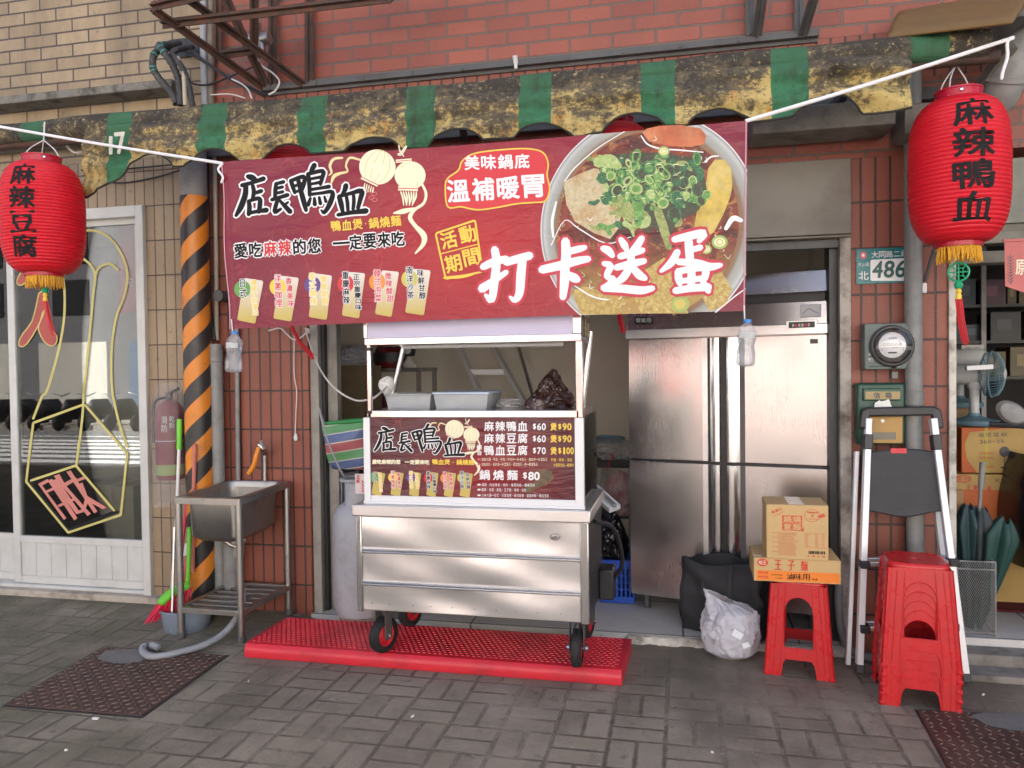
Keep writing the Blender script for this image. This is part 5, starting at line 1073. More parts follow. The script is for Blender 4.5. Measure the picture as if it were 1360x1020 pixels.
def lower(mb, F, U, ar):
    f = lambda x, y, l: F(x, y, l)
    flat(mb, [(.03,.53),(.985,.53),(.985,.95),(.03,.95)], f, 0, 1)
    line(mb, '王子麵', .21, .27, .66, .27, .42, f, 1, .004, 2, .5); disc(mb, .105, .2, .065, .17, f, 1, 2); line(mb, '味王', .06, .2, .15, .2, .17, f, 3, .002, 3)
    line(mb, '滷味用', .38, .74, .65, .74, .26, f, 2, .0015, 3, .95); line(mb, '·', .66, .78, .69, .78, .08, f, 2, .002, 3); line(mb, '全素', .67, .82, .74, .82, .07, f, 2, .001, 3)
    for y in (.63, .81): ring(mb, .11, y, .06, .075, .012, f, 1, 2); ribbon(mb, [(.07, y, .05), (.15, y, .05)], f, 1, 2.2)
    line(mb, '本產品適用滷味', .2, .7, .34, .7, .06, f, 2, 0, 3); line(mb, '火鍋麵', .25, .84, .34, .84, .06, f, 2, 0, 3)
    flat(mb, [(.0,.1),(.1,.1),(.1,.2),(.0,.2)], U, 3, 1)
def upper(mb, F, U, ar):
    flat(mb, [(.26,.195),(.58,.195),(.58,.47),(.26,.47)], F, 1, 1)
    for ch, x, y in (('鍋',.342,.262),('燒',.498,.262),('意',.342,.402),('麵',.498,.402)): put(mb, ch, x, y, .125, .115, F, 0, .003, 2)
    ribbon(mb, [(.262,.332,.006),(.578,.332,.006)], F, 0, 2); ribbon(mb, [(.42,.2,.006),(.42,.47,.006)], F, 0, 2.1)
    flat(mb, [(.57,.46),(.61,.40),(.60,.49)], F, 1, 1)
    line(mb, '香濃Q', .08, .16, .25, .07, .05, F, 1, .001, 1); ribbon(mb, [(.11,.22,.006),(.2,.18,.01),(.29,.12,.006)], F, 1, 1)
    ring(mb, .74, .185, .13, .115, .007, F, 1, 1); line(mb, '精緻美味', .66, .13, .84, .13, .035, F, 1, .001, 1); put(mb, '食', .75, .19, .06, .05, F, 1, 0, 1); line(mb, '好口味', .69, .25, .83, .25, .03, F, 1, 0, 1)
    for i in range(3): ribbon(mb, [(.82+i*.02,.20+i*.012,.014),(.93+i*.008,.15+i*.02,.02)], F, 1, 2+i*.1)
    r = random.Random(2); chs = '品名原料成分內容量保存期限日製造商地址電話有效營養標示熱量蛋白質脂肪飽和鈉糖碳水'
    for i in range(15):
        y = .52+i*.0285; x = .09 if i % 3 == 0 else .20
        while x < r.uniform(.42, .60): put(mb, r.choice(chs), x, y, .014, .019, F, 1, 0, 1); x += .0175
    for i in range(9):
        y = .53+i*.028
        for x in ([.63+k*.0175 for k in range(r.randint(3, 5))]+[.79+k*.0175 for k in range(3)]+[.90+k*.0175 for k in range(3)]): put(mb, r.choice(chs), x, y, .014, .018, F, 1, 0, 1)
    for y in (.515, .775): ribbon(mb, [(.62,y,.003),(.97,y,.003)], F, 1, 1, 0, 0)
    x = .68
    while x < .95: w = r.choice([.006, .011, .016]); flat(mb, [(x,.83),(x+w,.83),(x+w,.885),(x,.885)], F, 2, 1); x += w+r.choice([.006, .010])
    line(mb, '勿壓防潮', .64, .925, .96, .925, .032, F, 1, .001, 1, .5)
    flat(mb, [(.37,.02),(.62,.02),(.62,.99),(.37,.99)], U, 3, 1)
    for i in range(2): line(mb, '鍋燒意麵', .12+.52*i, .35, .34+.52*i, .35, .12, U, 1, 0, 1, .6)
m_kraft = M('yellow kraft board', (.55,.37,.16), .6, var=.05); m_tape = M('pale box tape', (.62,.50,.38), .3)
i_ored = INK('orange red ink', (.60,.07,.03)); i_obn = INK('orange band ink', (.80,.22,.02))
def onst(dx, dy): A = Matrix.Rotation(RD(-9), 3, 'Z'); return ST1+A @ Vector((dx, dy, 0))
yc_ = -.40
a, b = pt(1001, 760, yc_), pt(1117, 766, yc_-.005); a.z = b.z = 0
carton('cardboard_box', 'flat yellow carton with an orange band, lying directly on the stool', (a, b), .27, sz, sz+.113, [m_kraft, i_obn, i_ored, i_black, m_tape], lower)
a, b = pt(1018, 735, yc_-.01), pt(1100.5, 741, yc_-.015); a.z = b.z = 0
carton('cardboard_box', 'tall yellow carton with a red square print, on top of the flat carton', (a, b), .235, sz+.1135, sz+.1135+.262, [m_kraft, m_kraft, i_ored, i_black, m_tape], upper)
# ================= bags on the ground
T = thing('shopping_bag', 'black cloth shopping bag standing open before the fridge', 'bag', (.14, .02, 0))
def bagf(P0, P1, depth, z1, seed, lean=0.):
    d = P1-P0; w = d.length; d.normalize(); n = Vector((-d.y, d.x, 0)); r = random.Random(seed)
    def f(u, v):
        an = 4*u; k = int(an) % 4; t = an-int(an); cor = [(0,0),(1,0),(1,1),(0,1)]; a, b = cor[k], cor[(k+1) % 4]; x = a[0]+(b[0]-a[0])*t; y = a[1]+(b[1]-a[1])*t
        wr = .010*math.sin(x*11+v*7+seed)+.007*math.sin(v*19+x*5)+.006*math.sin(u*40+v*9)
        bulge = math.sin(math.pi*v)*.02
        p = P0+d*(w*x)+n*(depth*y)+n*(wr-bulge if k in (0,) else wr*.6)+d*(wr*.7 if k in (1, 3) else 0)
        p.z = .004+z1*v*(1+.05*math.sin(x*7+y*3+seed)); p += n*lean*v
        return p
    return f
f = bagf(gz(905, 836, .03)+Vector((0,0,0)), gz(1012, 855, .03), .17, .385, 2, .02)
mb = MB(); mb.grid(lambda u, v: f(u, v)+Vector((0,0,.034)), 64, 24); part(mb, 'sack', M('black nonwoven cloth', (.030,.031,.034), .8, var=.15, bump=.3, bsc=180), T, ang=70, solid=.003)
mb = MB()
for x in (.28, .62):
    p, q = f(x*.25, .98)+Vector((0,-.004,.034)), f((x+.12)*.25, .98)+Vector((0,-.004,.034)); lo, lo2 = f(x*.25, .55)+Vector((0,-.006,.034)), f((x+.02)*.25, .5)+Vector((0,-.006,.034))
    mb.tube([lo, p], [.013, .011], 6)
part(mb, 'handle', M('black webbing', (.04,.04,.043), .7), T)
T = thing('trash_bag', 'translucent white plastic bag of rubbish slumped on the pavement beside the black bag', 'bag', (.245, -.17, 0))
r = random.Random(21); K = [(r.uniform(0, 6.28), r.uniform(0, 1), r.uniform(.3, 1)) for _ in range(16)]
c0 = (gz(945, 878)+gz(1003, 884))/2; cb = Vector((c0.x-.0, c0.y+.10, 0)); topL, topR = pt(932, 790, cb.y), pt(995, 785, cb.y)
rw = (pt(1010, 840, cb.y)-pt(938, 840, cb.y)).length/2; H = pt(975, 785, cb.y).z
def tb(u, v):
    an = 2*math.pi*u; z = H*v; rr = rw*(.88+.15*math.sin(math.pi*min(1, v*1.15)))*(1-.42*max(0, v-.5)**1.2)
    if v < .12: rr *= (.55+.45*math.sin(math.pi/2*v/.12))
    q = Vector((math.cos(an)*1.6, math.sin(an)*1.6, v*2.6))
    f = .40*(.35-abs(noise.noise(q*1.1)))+.28*(.3-abs(noise.noise(q*2.4+Vector((5,1,2)))))+.16*(.3-abs(noise.noise(q*5)))
    rr *= 1+f*(.35+.35*v); gather = max(0, v-.72)/.28
    x = rr*math.cos(an)*(1-.25*gather)-.055*gather; y = rr*.85*math.sin(an)*(1-.45*gather)
    return cb+Vector((x-.005, y, z*(1-.10*gather*(1+math.cos(an)))+.02*f*v))
mb = MB(); mb.grid(tb, 120, 80); mb.f.append(list(range(120))[::-1]); mb.m.append(0); part(mb, 'film', m_bagw, T, ang=45)
mb = crumple(cb+Vector((0,.0,.09)), rw*.72, rw*.6, .085, 5, 40, .8); part(mb, 'rubbish', M('mixed rubbish', (.52,.50,.48), .5, var=.3, sc=22, dirt=(.35,.10,.11), damt=.6, dsc=16), T, ang=25)
mb = MB(); mb.obox(cb+Vector((.02,-.13,.16)), .05, .012, .035, Matrix.Rotation(.5, 3, 'Y')); mb.obox(cb+Vector((.06,-.12,.105)), .035, .012, .025, Matrix.Rotation(-.4, 3, 'Y')); part(mb, 'packets', M('white packet', (.75,.77,.80), .3), T)
# ================= four-door fridge, turned a little towards the street
FA = RD(-13.5); fe = Vector((math.cos(FA), math.sin(FA), 0)); fnn = Vector((fe.y, -fe.x, 0))     # along the front, and out of the front
FP = pt(1101, 640, .15); FP.z = 0; FN = fnn
fr = lambda u, v: pn(u, v, FP, FN)
sx = lambda u, v: (fr(u, v)-FP).dot(fe)
s0, s1 = sx(836, 600), sx(1103, 600); sm0, sm1 = sx(957, 600), sx(966, 600); ze = fr(960, 615).z
zb_, zt_ = fr(900, 795).z, fr(980, 447).z; ztop_ = fr(1040, 360).z
FR = thing('upright_fridge', 'tall stainless steel fridge with four doors standing in the doorway', 'fridge', (*(FP-fe*.55)[:2], .035))
W3 = lambda s, d, z: FP+fe*s-fnn*d+Vector((0, 0, z))
RF = Matrix((fe, -fnn, Vector((0,0,1)))).transposed()
def fbox(mb, s0, s1, d0, d1, z0, z1, mi=0): mb.obox(W3((s0+s1)/2, (d0+d1)/2, (z0+z1)/2), s1-s0, d1-d0, z1-z0, RF, mi); return mb
part(fbox(MB(), s0, s1+.03, .045, .70, .13, ztop_), 'cabinet', m_steelv, FR, bevel=.003)
part(fbox(MB(), s1+.004, s1+.032, .0, .05, .15, ztop_-.002), 'frame_post', m_alu, FR, bevel=.003)
for a, b, hs in ((s0, sm0, 1), (sm1, s1, -1)):
    for z0, z1 in ((zb_, ze-.008), (ze+.006, zt_)):
        d = part(fbox(MB(), a, b, -.004, .042, z0, z1), 'door', m_steelv, FR, bevel=.004)
        e = b if hs > 0 else a; mb = MB(); 
        # moulded grip along the meeting edge
        prof = [(0,-.004),(.002,-.022),(.014,-.026),(.045,-.022),(.062,-.010),(.070,-.0045)]
        P = [(e-hs*x, y) for x, y in prof]
        for z in (z0+.003, z1-.003): mb.v += [W3(s, y, z) for s, y in P]
        n = len(P); mb.f += [(i, i+1, n+i+1, n+i) if hs < 0 else (i+1, i, n+i, n+i+1) for i in range(n-1)]; mb.m += [0]*(n-1)
        part(mb, 'grip', m_chrome, d, ang=50)
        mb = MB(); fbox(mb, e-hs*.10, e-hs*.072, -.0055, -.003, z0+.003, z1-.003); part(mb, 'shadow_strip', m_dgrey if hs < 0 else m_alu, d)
part(fbox(MB(), s0+.005, s1, .02, .05, zb_, zt_), 'seal', m_black, FR)
mb = MB(); fbox(mb, s1-.10, s1-.06, -.006, -.003, zt_-.05, zt_-.025); part(mb, 'badge', m_dgrey, FR)
mb = MB(); mb.tube([W3(s1+.0, -.012, ze), W3(s1+.02, -.012, ze)], .012, 10); part(mb, 'hinge', m_chrome, FR)
zc0 = fr(1040, 441).z; zc1 = fr(1040, 424).z
mb = MB()
for k in range(5): fbox(mb, s0-.01, s1+.012, -.022+.002*(k % 2), .05, zt_+.006+k*.0098, zt_+.0152+k*.0098)
part(mb, 'control_band', m_alu, FR)
za = zt_+.056
def slope(s0, s1, z0, z1, d0, d1, name, mat): mb = MB(); mb.hexa([W3(s0,d0,z0), W3(s1,d0,z0), W3(s1,.08+d1,z0), W3(s0,.08+d1,z0), W3(s0,d1,z1), W3(s1,d1,z1), W3(s1,.08+d1,z1), W3(s0,.08+d1,z1)]); return part(mb, name, mat, FR, bevel=.003)
zg0, zg1 = fr(1030, 402).z, fr(1030, 390).z
slope(s0, s1-.01, za, zg0, -.016, .0, 'grille_panel', m_steelv)
part(fbox(MB(), s0+.01, s1-.015, .04, .05, zg0, zg1+.02), 'grille_gap', m_black, FR)
slope(s0, s1-.01, zg1, ztop_-.004, -.010, .012, 'grille_panel', m_steelv)
part(fbox(MB(), s1-.01, s1+.03, -.016, .05, za, ztop_), 'frame_post', m_alu, FR, bevel=.003)
fd = lambda u, v, l: pn(u, v, FP+fnn*(.0235+l*.0004), FN)
mb = MB(); a, b = sx(1045, 432), sx(1086, 432); fbox(mb, a, b, -.026, -.02, fd(1060, 437, 0).z, fd(1060, 426, 0).z, 0); fbox(mb, a+.012, b-.012, -.0275, -.02, fd(1060, 435.5, 0).z, fd(1060, 427.5, 0).z, 1)
for k in range(6): fbox(mb, a+.03+k*.016, a+.041+k*.016, -.0282, -.02, fd(1060, 434, 0).z, fd(1060, 430, 0).z, 2 if k in (1, 4) else 3)
part(mb, 'thermostat', [m_alu, m_black, i_red, i_grey], FR, bevel=.0015)
mb = MB(); q = [(1063, 405), (1090, 404), (1090, 420), (1063, 421)]; fs = lambda u, v, l: pn(u, v, FP+fnn*(.014+l*.0004), FN)
flat(mb, q, fs, 0, 8); ribbon(mb, [(x, y, .8) for x, y in q+q[:1]], fs, 1, 9, 0, 0); ribbon(mb, [(1066,417,1.5),(1074,410,2),(1080,413,2),(1087,416,1.5)], fs, 1, 9); part(mb, 'energy_sticker', [i_grey, INK('lilac ink', (.25,.23,.36))], FR)
mb = MB(); fs = lambda u, v, l: pn(u, v, FP+fnn*(.022+l*.0004), FN); flat(mb, [(843,421),(866,421),(866,430),(843,430)], fs, 0, 6); line(mb, '營業用', 844, 425.5, 865, 425.5, 6, fs, 1, .1, 7); part(mb, 'nameplate', [i_black, i_grey], FR)
for s in (s0+.08, s1-.1):
    for d in (.08, .6): mb = MB(); mb.cyl(W3(s, d, .035), W3(s, d, .15), .02, 12); part(mb, 'foot', m_dgrey, FR)
part(fbox(MB(), s0+.005, s1+.02, .01, .05, .135, zb_-.006), 'kick_strip', m_alu, FR, bevel=.002)

# ================= things inside the shop
# folding ladder leaning at the back wall
LD = thing('ladder', 'aluminium ladder leaning on the back wall, seen over the cart', 'ladder', (pt(640, 500, 2.0).x, 2.0, .035))
for a, b in (((606, 452, 2.02), (655, 560, 1.92)), ((650, 452, 2.18), (712, 560, 1.86))):
    p, q = pt(*a), pt(*b); d = (q-p); mb = MB(); mb.bar(p-d*.9, q+d*((q.z-.06)/-d.z), .03, .085, (0, 1, .2)); part(mb, 'rail', m_aluw, LD, bevel=.003)
P0, P1 = pt(612, 452, 2.02), pt(650, 452, 2.16)
for v in (455, 494, 533, 572):
    t = (v-452)/108; mb = MB(); mb.bar(pt(606+49*t, v, 2.0-.06*t), pt(650+62*t, v, 2.10-.16*t), .03, .05); part(mb, 'rung', m_aluw, LD, bevel=.003)
mb = MB(); mb.tube([pt(686, 452, 2.16), pt(709, 530, 2.0), pt(722, 575, 1.9)], .016, 8); solo(mb, 'pole', m_chrome, 'thin shiny pole leaning on the back wall right of the ladder', 'pole')
# side rack with kitchen goods
RK = thing('kitchen_rack', 'steel kitchen rack in the back left of the shop behind the cart', 'rack', (-2.1, 1.3, .035))
yr = 1.25; zA, zB = pt(500, 489, yr).z, pt(500, 546, yr).z; xr0, xr1 = -2.45, pt(558, 490, yr).x
for z in (zA, zB, .5): mb = MB(); mb.box((xr0,yr,z-.03),(xr1,yr+.42,z)); part(mb, 'rack_shelf', m_steeld, RK, bevel=.004)
for x in (xr0+.02, xr1-.02):
    for y in (yr+.02, yr+.40): mb = MB(); mb.box((x-.015,y-.015,.035),(x+.015,y+.015,zA)); part(mb, 'upright', m_steeld, RK)
mb = MB(); a, b = pt(433, 486, .85), pt(473, 560, .85); mb.box((a.x,.85,.035),(b.x+.06,1.2,a.z)); solo(mb, 'cabinet', M('brown plywood', (.22,.16,.09), .6), 'brown cabinet side in the shop left of the steel rack', 'cabinet', bevel=.004)
def at(u, v, y, name, label, cat, fn, mats, **k):
    p = pt(u, v, y); mb = MB(); fn(mb, p); return solo(mb, name, mats, label, cat, **k)
p = pt(467, 484, 1.0); mb = crumple((p.x, 1.0, a.z+.07), .11, .1, .075, 4, 30, .5); solo(mb, 'tissue_bag', m_bagw, 'pale crumpled tissue bag with green print on the brown cabinet', 'bag', ang=25)
def bot(mb, p): mb.lathe([(0,0),(.035,0),(.04,.01),(.04,.16),(.035,.19),(.014,.21),(.014,.25),(0,.25)], (p.x, p.y, zA), 18)
at(501, 480, 1.4, 'bottle', 'white bottle on the top shelf of the steel rack', 'bottle', bot, m_white)
def helm(mb, p):
    mb.lathe([(0,.21),(.06,.205),(.105,.17),(.128,.11),(.13,.05),(.115,.0),(.09,-.0)][::-1], (p.x, p.y, zA), 28, 0)
    mb.grid(lambda u, v: Vector((p.x+.134*math.cos(-2.6+2*u), p.y+.134*math.sin(-2.6+2*u), zA+.05+.07*v)), 16, 4, 1)
at(518, 480, 1.42, 'helmet', 'dark red and black helmet on the top shelf of the steel rack', 'helmet', helm, [M('helmet red', (.14,.015,.02), .25), m_black])
def webc(mb, p): mb.lathe([(0,0),(.05,0),(.055,.02),(.04,.05),(.02,.07),(.02,.09)], (p.x, p.y, zA), 18, 0); mb.lathe([(0,-.05),(.04,-.035),(.05,0),(.04,.035),(0,.05)], (p.x, p.y, zA+.13), 18, 1); mb.lathe([(0,.02),(.025,.012),(.03,0)], (p.x, p.y-.045, zA+.135), 14, 0, Matrix.Rotation(RD(90), 3, 'X'))
at(544, 485, 1.4, 'camera_stand', 'small black and white round device at the right end of the rack shelf', 'camera', webc, [m_white, m_black])
r = random.Random(9)
for i, (u, nm, lb) in enumerate([(497,'pot','dark pot with a lid under the rack shelf, by the white bottle'),(511,'pot','dark red pot under the rack shelf, below the helmet'),(526,'cup','steel cup under the rack shelf, left of its twin cups'),(535,'cup','steel cup under the rack shelf, between two others'),(544,'cup','steel cup under the rack shelf at its right end')]):
    p = pt(u, 540, 1.38); mb = MB(); R = .06 if nm == 'pot' else .036; h = .11 if nm == 'pot' else .12
    mb.lathe([(0,0),(R*.9,0),(R,.01),(R,h),(R*1.06,h),(R*1.06,h+.006),(R*.9,h+.006),(R*.5,h+(.03 if nm == 'pot' else -.05)),(0,h+(.035 if nm == 'pot' else -.05))], (p.x, 1.38, zB), 20)
    solo(mb, nm, m_steeld if nm == 'cup' else M('pot enamel %d' % i, (.09,.02,.02) if i else (.03,.03,.03), .3), lb, nm, 'pots and cups on the rack')
mb = MB(); mb.box((pt(505,440,2.2).x, 2.235, 1.98),(pt(520,440,2.2).x, 2.25, 2.1)); mb.box((pt(508,440,2.2).x, 2.228, 2.0),(pt(516,440,2.2).x, 2.236, 2.06)); o = solo(mb, 'wall_socket', m_white, 'white wall socket on the back wall above the rack', 'socket'); o.location.x = pt(466, 440, 2.2).x
# side table and goods beside the fridge
TB = thing('side_table', 'dark topped table against the back wall between cart and fridge', 'table', (pt(808, 620, 1.5).x, 1.5, .035))
za_ = pt(808, 612, 1.2).z; xa0, xb0 = pt(776, 615, 1.2).x, pt(842, 615, 1.2).x
mb = MB(); mb.box((xa0,1.2,za_-.05),(xb0,1.7,za_)); part(mb, 'table_top', m_black, TB, bevel=.004)
for x in (xa0+.1, xb0-.03):
    for y in (1.24, 1.66): mb = MB(); mb.box((x-.014,y-.014,.035),(x+.014,y+.014,za_-.05)); part(mb, 'leg', m_steeld, TB)
mb = MB(); mb.box((xa0+.05,1.24,.42),(xb0,1.66,.44)); part(mb, 'lower_shelf', m_dgrey, TB)
mb = crumple((pt(812, 600, 1.35).x, 1.35, za_+.06), .17, .13, .075, 12, 40, .7); solo(mb, 'plastic_bag', m_bagc, 'clear plastic bag of noodles with blue print on the side table', 'bag', ang=25)
mb = crumple((pt(808, 588, 1.42).x, 1.42, za_+.13), .12, .09, .03, 14, 30, .7); solo(mb, 'folded_bag', M('blue printed film', (.10,.22,.30), .3, var=.5, sc=40), 'small blue patterned packet on top of the clear bag', 'packet', ang=25)
mb = MB(); mb.tube(spline([pt(806, 598, 1.2), pt(814, 607, 1.19), pt(810, 612, 1.19), pt(806, 625, 1.19)], 6), .004, 6); solo(mb, 'red_string', i_red, 'thin red string hanging from the clear bag on the table', 'string')
# tube lamp leaning beside the cart
mb = MB(); p, q = pt(786, 648, .15), pt(817, 676, .0); mb.bar(p, q, .075, .03, (0,-.4,1), 0); mb.bar(p+Vector((0,-.012,.018)), q+Vector((0,-.012,.018)), .025, .02, (0,-.4,1), 1); solo(mb, 'lamp_batten', [m_aluw, m_alu], 'old white lamp batten leaning down beside the right end of the cart', 'lamp', bevel=.003)
# black bag, clear bag and blue crate on the floor
CRT = thing('blue_crate', 'blue plastic crate on the shop floor right of the cart', 'crate', (pt(817, 785, .6).x, .65, .035))
p0, p1 = pt(797, 785, .5), pt(836, 785, .5); zc1 = pt(817, 744, .5).z; x0c, x1c = p0.x, p1.x+.03
m_blue = M('blue crate plastic', (.012,.07,.42), .35, var=.08)
mb = MB(); mb.box((x0c,.5,.04),(x1c,.86,.055)); mb.box((x0c,.85,.04),(x1c,.862,zc1)); mb.box((x0c,.5,.04),(x0c+.01,.86,zc1)); mb.box((x1c-.01,.5,.04),(x1c,.86,zc1)); part(mb, 'shell', m_blue, CRT, bevel=.003)
mb = MB(); h = zc1-.04; mb.box((x0c,.498,.04),(x1c,.51,.04+h*.16)); mb.box((x0c,.496,.04+h*.80),(x1c,.512,zc1))
for k in range(9): x = x0c+(x1c-x0c)*k/8; mb.box((x-.006,.499,.04+h*.16),(x+.006,.509,.04+h*.8))
for k in (1, 2, 3): z = .04+h*(.16+.16*k); mb.box((x0c,.4995,z-.004),(x1c,.5085,z+.004))
part(mb, 'slat_front', m_blue, CRT, bevel=.0015)
mb = crumple((pt(812, 715, .62).x, .66, zc1+.10), .085, .10, .15, 6, 40, .7); solo(mb, 'black_bag', M('black film', (.010,.010,.012), .25), 'black plastic bag bulging out of the blue crate', 'bag', ang=25)
mb = crumple((pt(822, 690, .85).x, .92, .62), .10, .08, .13, 16, 40, .8); solo(mb, 'produce_bag', M('clear film with red print', (.40,.30,.28), .3, var=.5, sc=16, dirt=(.40,.03,.05), damt=.8, dsc=9), 'clear bag with red print behind the blue crate', 'bag', ang=25)

# ================= wires in the doorway
def cable(label, P, r=.004, mat=None, n=8, name='cable', cat='cable', group=None):
    mb = MB(); mb.tube(spline(P, n), r, 6); return solo(mb, name, mat or m_cable, label, cat, group)
cable('white cable swooping from the door jamb to the cart post', [pt(406, 436, -.03), pt(411, 455, -.1), pt(425, 490, -.25), pt(445, 516, -.4), pt(470, 531, -.5), pt(489, 531, -.62), pt(500, 526, -.64), pt(515, 512, -.42), pt(517, 507, -.40)], .0052)
cable('thin white cord hanging down the left pillar with a small socket', [pt(391, 440, -.03), pt(390.5, 470, -.015), pt(391, 500, -.012), pt(394, 520, -.012), pt(393, 550, -.012), pt(392, 578, -.012)], .0035)
mb = MB(); p = pt(393, 580, -.02); mb.lathe([(0,-.025),(.011,-.022),(.013,-.005),(.009,.012),(.005,.02),(0,.02)], p, 12); solo(mb, 'cord_socket', m_white, 'little white socket at the end of the hanging cord', 'socket')
cable('white cable loop hanging below the banner on the left pillar', [pt(357, 439, -.05), pt(372, 436, -.06), pt(380, 443, -.05), pt(390, 451, -.04), pt(400, 448, -.04), pt(408, 440, -.03), pt(409, 436, -.03)], .0045)
mb = MB(); mb.cyl((pt(410,441,-.03).x,-.03,pt(410,441,-.03).z-.01), (pt(410,441,-.03).x,-.03,pt(410,441,-.03).z+.02), .012, 8); solo(mb, 'cable_knot', m_cable, 'white tape knot where the cables meet at the left jamb', 'tape')
mb = MB(); p = pt(514, 512, -.41); mb = crumple((p.x, -.41, p.z), .035, .03, .04, 30, 24, .6, False); solo(mb, 'taped_plug', m_white, 'white wrapped plug tied to the rear left post of the cart', 'plug', ang=25)
# ================= pipes on the left
def pipe(label, P, r, mat=None, name='pipe', coup=(), group='pipes on the wall'):
    T = thing(name, label, 'pipe', P[-1], group); mb = MB(); mb.tube(P, r, 20); part(mb, 'tube', mat or m_greyp, T)
    for c in coup: mb = MB(); mb.lathe([(r,-.035),(r*1.09,-.032),(r*1.09,.032),(r,.035)], c, 20); part(mb, 'coupling', mat or m_greyp, T)
    return T
px0 = -2.868
T = thing('striped_pipe', 'drain pipe wrapped in a black and orange striped sleeve at the building corner', 'pipe', (px0, -.12, 0))
mb = MB(); zz = pt(258, 262, -.12).z
mb.lathe([(.081, 0), (.081, zz)], (px0, -.12, 0), 28); mb.lathe([(.081, zz), (.077, zz+.001)], (px0, -.12, 0), 28); part(mb, 'sleeve', hazard(), T)
mb = MB(); mb.lathe([(.076, zz-.01), (.076, zz+.5)], (px0, -.12, 0), 28); part(mb, 'tube', m_greyp, T)
xp = pt(291, 700, -.07).x
pipe('medium grey drain pipe between the striped pipe and the sink', [(xp+.0, -.07, pt(289, 457, -.07).z), (xp, -.07, 0)], .041, None, 'drain_pipe', [(xp, -.07, .36), (xp, -.07, pt(289, 462, -.07).z-.05)])
pipe('thin grey pipe running down to the back of the sink', [pt(314, 400, -.025), pt(316.5, 640, -.025), pt(319, 840, -.025)], .0135, None, 'drain_pipe')
pipe('grey pipe stub behind the sink drain', [pt(308, 700, -.08), pt(308, 800, -.08)], .05, None, 'drain_pipe')
cable('black cable running down the corner between the two buildings', [pt(275, 205, -.02), pt(276, 300, -.02), pt(278, 400, -.02), pt(285, 452, -.05)], .012, m_bcable)
pipe('cream conduit beside the black cable at the corner', [pt(285, 200, -.02), pt(287, 330, -.02), pt(288, 452, -.03)], .0135, M('cream conduit', (.40,.35,.27), .5), 'conduit')
mb = MB(); p = pt(298, 394, -.02); mb.cyl(p, p+Vector((0,-.07,0)), .035, 16); solo(mb, 'round_box', m_dgrey, 'round dark cable box beside the left edge of the banner', 'box')
# ================= fire extinguisher in its bag
ex = pt(229, 620, -.06); ez0, ez1 = pt(229, 636, -.08).z, pt(229, 515, -.08).z
T = thing('fire_extinguisher', 'old maroon fire extinguisher under a clear plastic bag on the beige pier', 'fire extinguisher', (ex.x, -.075, ez0))
h = ez1-ez0; xe = ex.x
mb = MB(); mb.lathe([(0,0),(.078,0),(.085,.012),(.085,h*.70),(.078,h*.77),(.055,h*.83),(.022,h*.87),(0,h*.87)], (xe, -.075, ez0), 28); part(mb, 'cylinder', M('faded maroon', (.20,.035,.05), .45, dirt=(.30,.13,.13), damt=.4), T)
mb = MB(); mb.lathe([(.0858,.03),(.0858,.095)], (xe, -.075, ez0), 28); part(mb, 'band', M('green band', (.24,.32,.10), .5), T)
mb = MB(); mb.lathe([(.086,h*.42),(.086,h*.43)], (xe, -.075, ez0), 28); part(mb, 'stripe', i_grey, T)
fe_ = lambda x, y, l: Vector((xe+.0862*math.sin(x/.0862+.25), -.075-.0862*math.cos(x/.0862+.25), ez0+y))
mb = MB(); fe2 = lambda x, y, l: fe_(x, h*.72-y, l); column(mb, '消防', .0, .01, .0, h*.20, .035, fe2, 0, .0008); column(mb, '乾粉', .045, .01, .045, h*.16, .03, fe2, 0, .0008); part(mb, 'lettering', i_grey, T)
mb = MB(); mb.cyl((xe,-.075,ez0+h*.86), (xe,-.075,ez0+h*.95), .02, 12); mb.bar((xe-.02,-.075,ez0+h*.93), (xe+.07,-.08,ez0+h*.99), .02, .012); part(mb, 'valve', m_dgrey, T)
mb = MB(); mb.tube(spline([(xe+.02,-.08,ez0+h*.9),(xe-.08,-.10,ez0+h*.85),(xe-.095,-.10,ez0+h*.6),(xe-.09,-.11,ez0+h*.4)], 6), .009, 8); part(mb, 'hose', m_black, T)
mb = MB(); r = random.Random(3)
mb.grid(lambda u, v: Vector((xe+(.105-.055*max(0, v-.8)*5*.8)*math.cos(6.283*u)*(1+.06*math.sin(9*u*6.28+v*8)), -.08+(.10-.04*max(0, v-.8)*5*.8)*math.sin(6.283*u)*(1+.06*math.cos(7*u*6.28-v*6)), ez0-.16+(h+.19)*v)), 60, 26)
part(mb, 'bag', filmmat('dusty clear bag', (.48,.46,.45), .21, .25, .8, 12), T, ang=80)
# ================= sink
SK = thing('utility_sink', 'deep stainless steel sink on a pipe frame against the red pillar', 'sink', (-2.58, -.24, 0))
X0, X1, Y0, Y1, ZS = -2.80, -2.385, -.47, -.03, .805
mb = MB(); w = .05; dz = .26; r_ = .03
def rr(x0, x1, y0, y1, z, rad, n=6):
    o = []
    for cx, cy, a in ((x1-rad, y0+rad, -90), (x1-rad, y1-rad, 0), (x0+rad, y1-rad, 90), (x0+rad, y0+rad, 180)):
        for k in range(n+1): t = RD(a+90*k/n); o.append(Vector((cx+rad*math.cos(t), cy+rad*math.sin(t), z)))
    return o
R_ = [rr(X0, X1, Y0, Y1, ZS-.035, .012), rr(X0, X1, Y0, Y1, ZS, .012), rr(X0+.03, X1-.03, Y0+.03, Y1-.03, ZS+.002, .05), rr(X0+.036, X1-.036, Y0+.036, Y1-.036, ZS-.012, .05), rr(X0+.055, X1-.055, Y0+.055, Y1-.055, ZS-dz+.04, .055), rr(X0+.09, X1-.09, Y0+.09, Y1-.09, ZS-dz+.003, .05)]
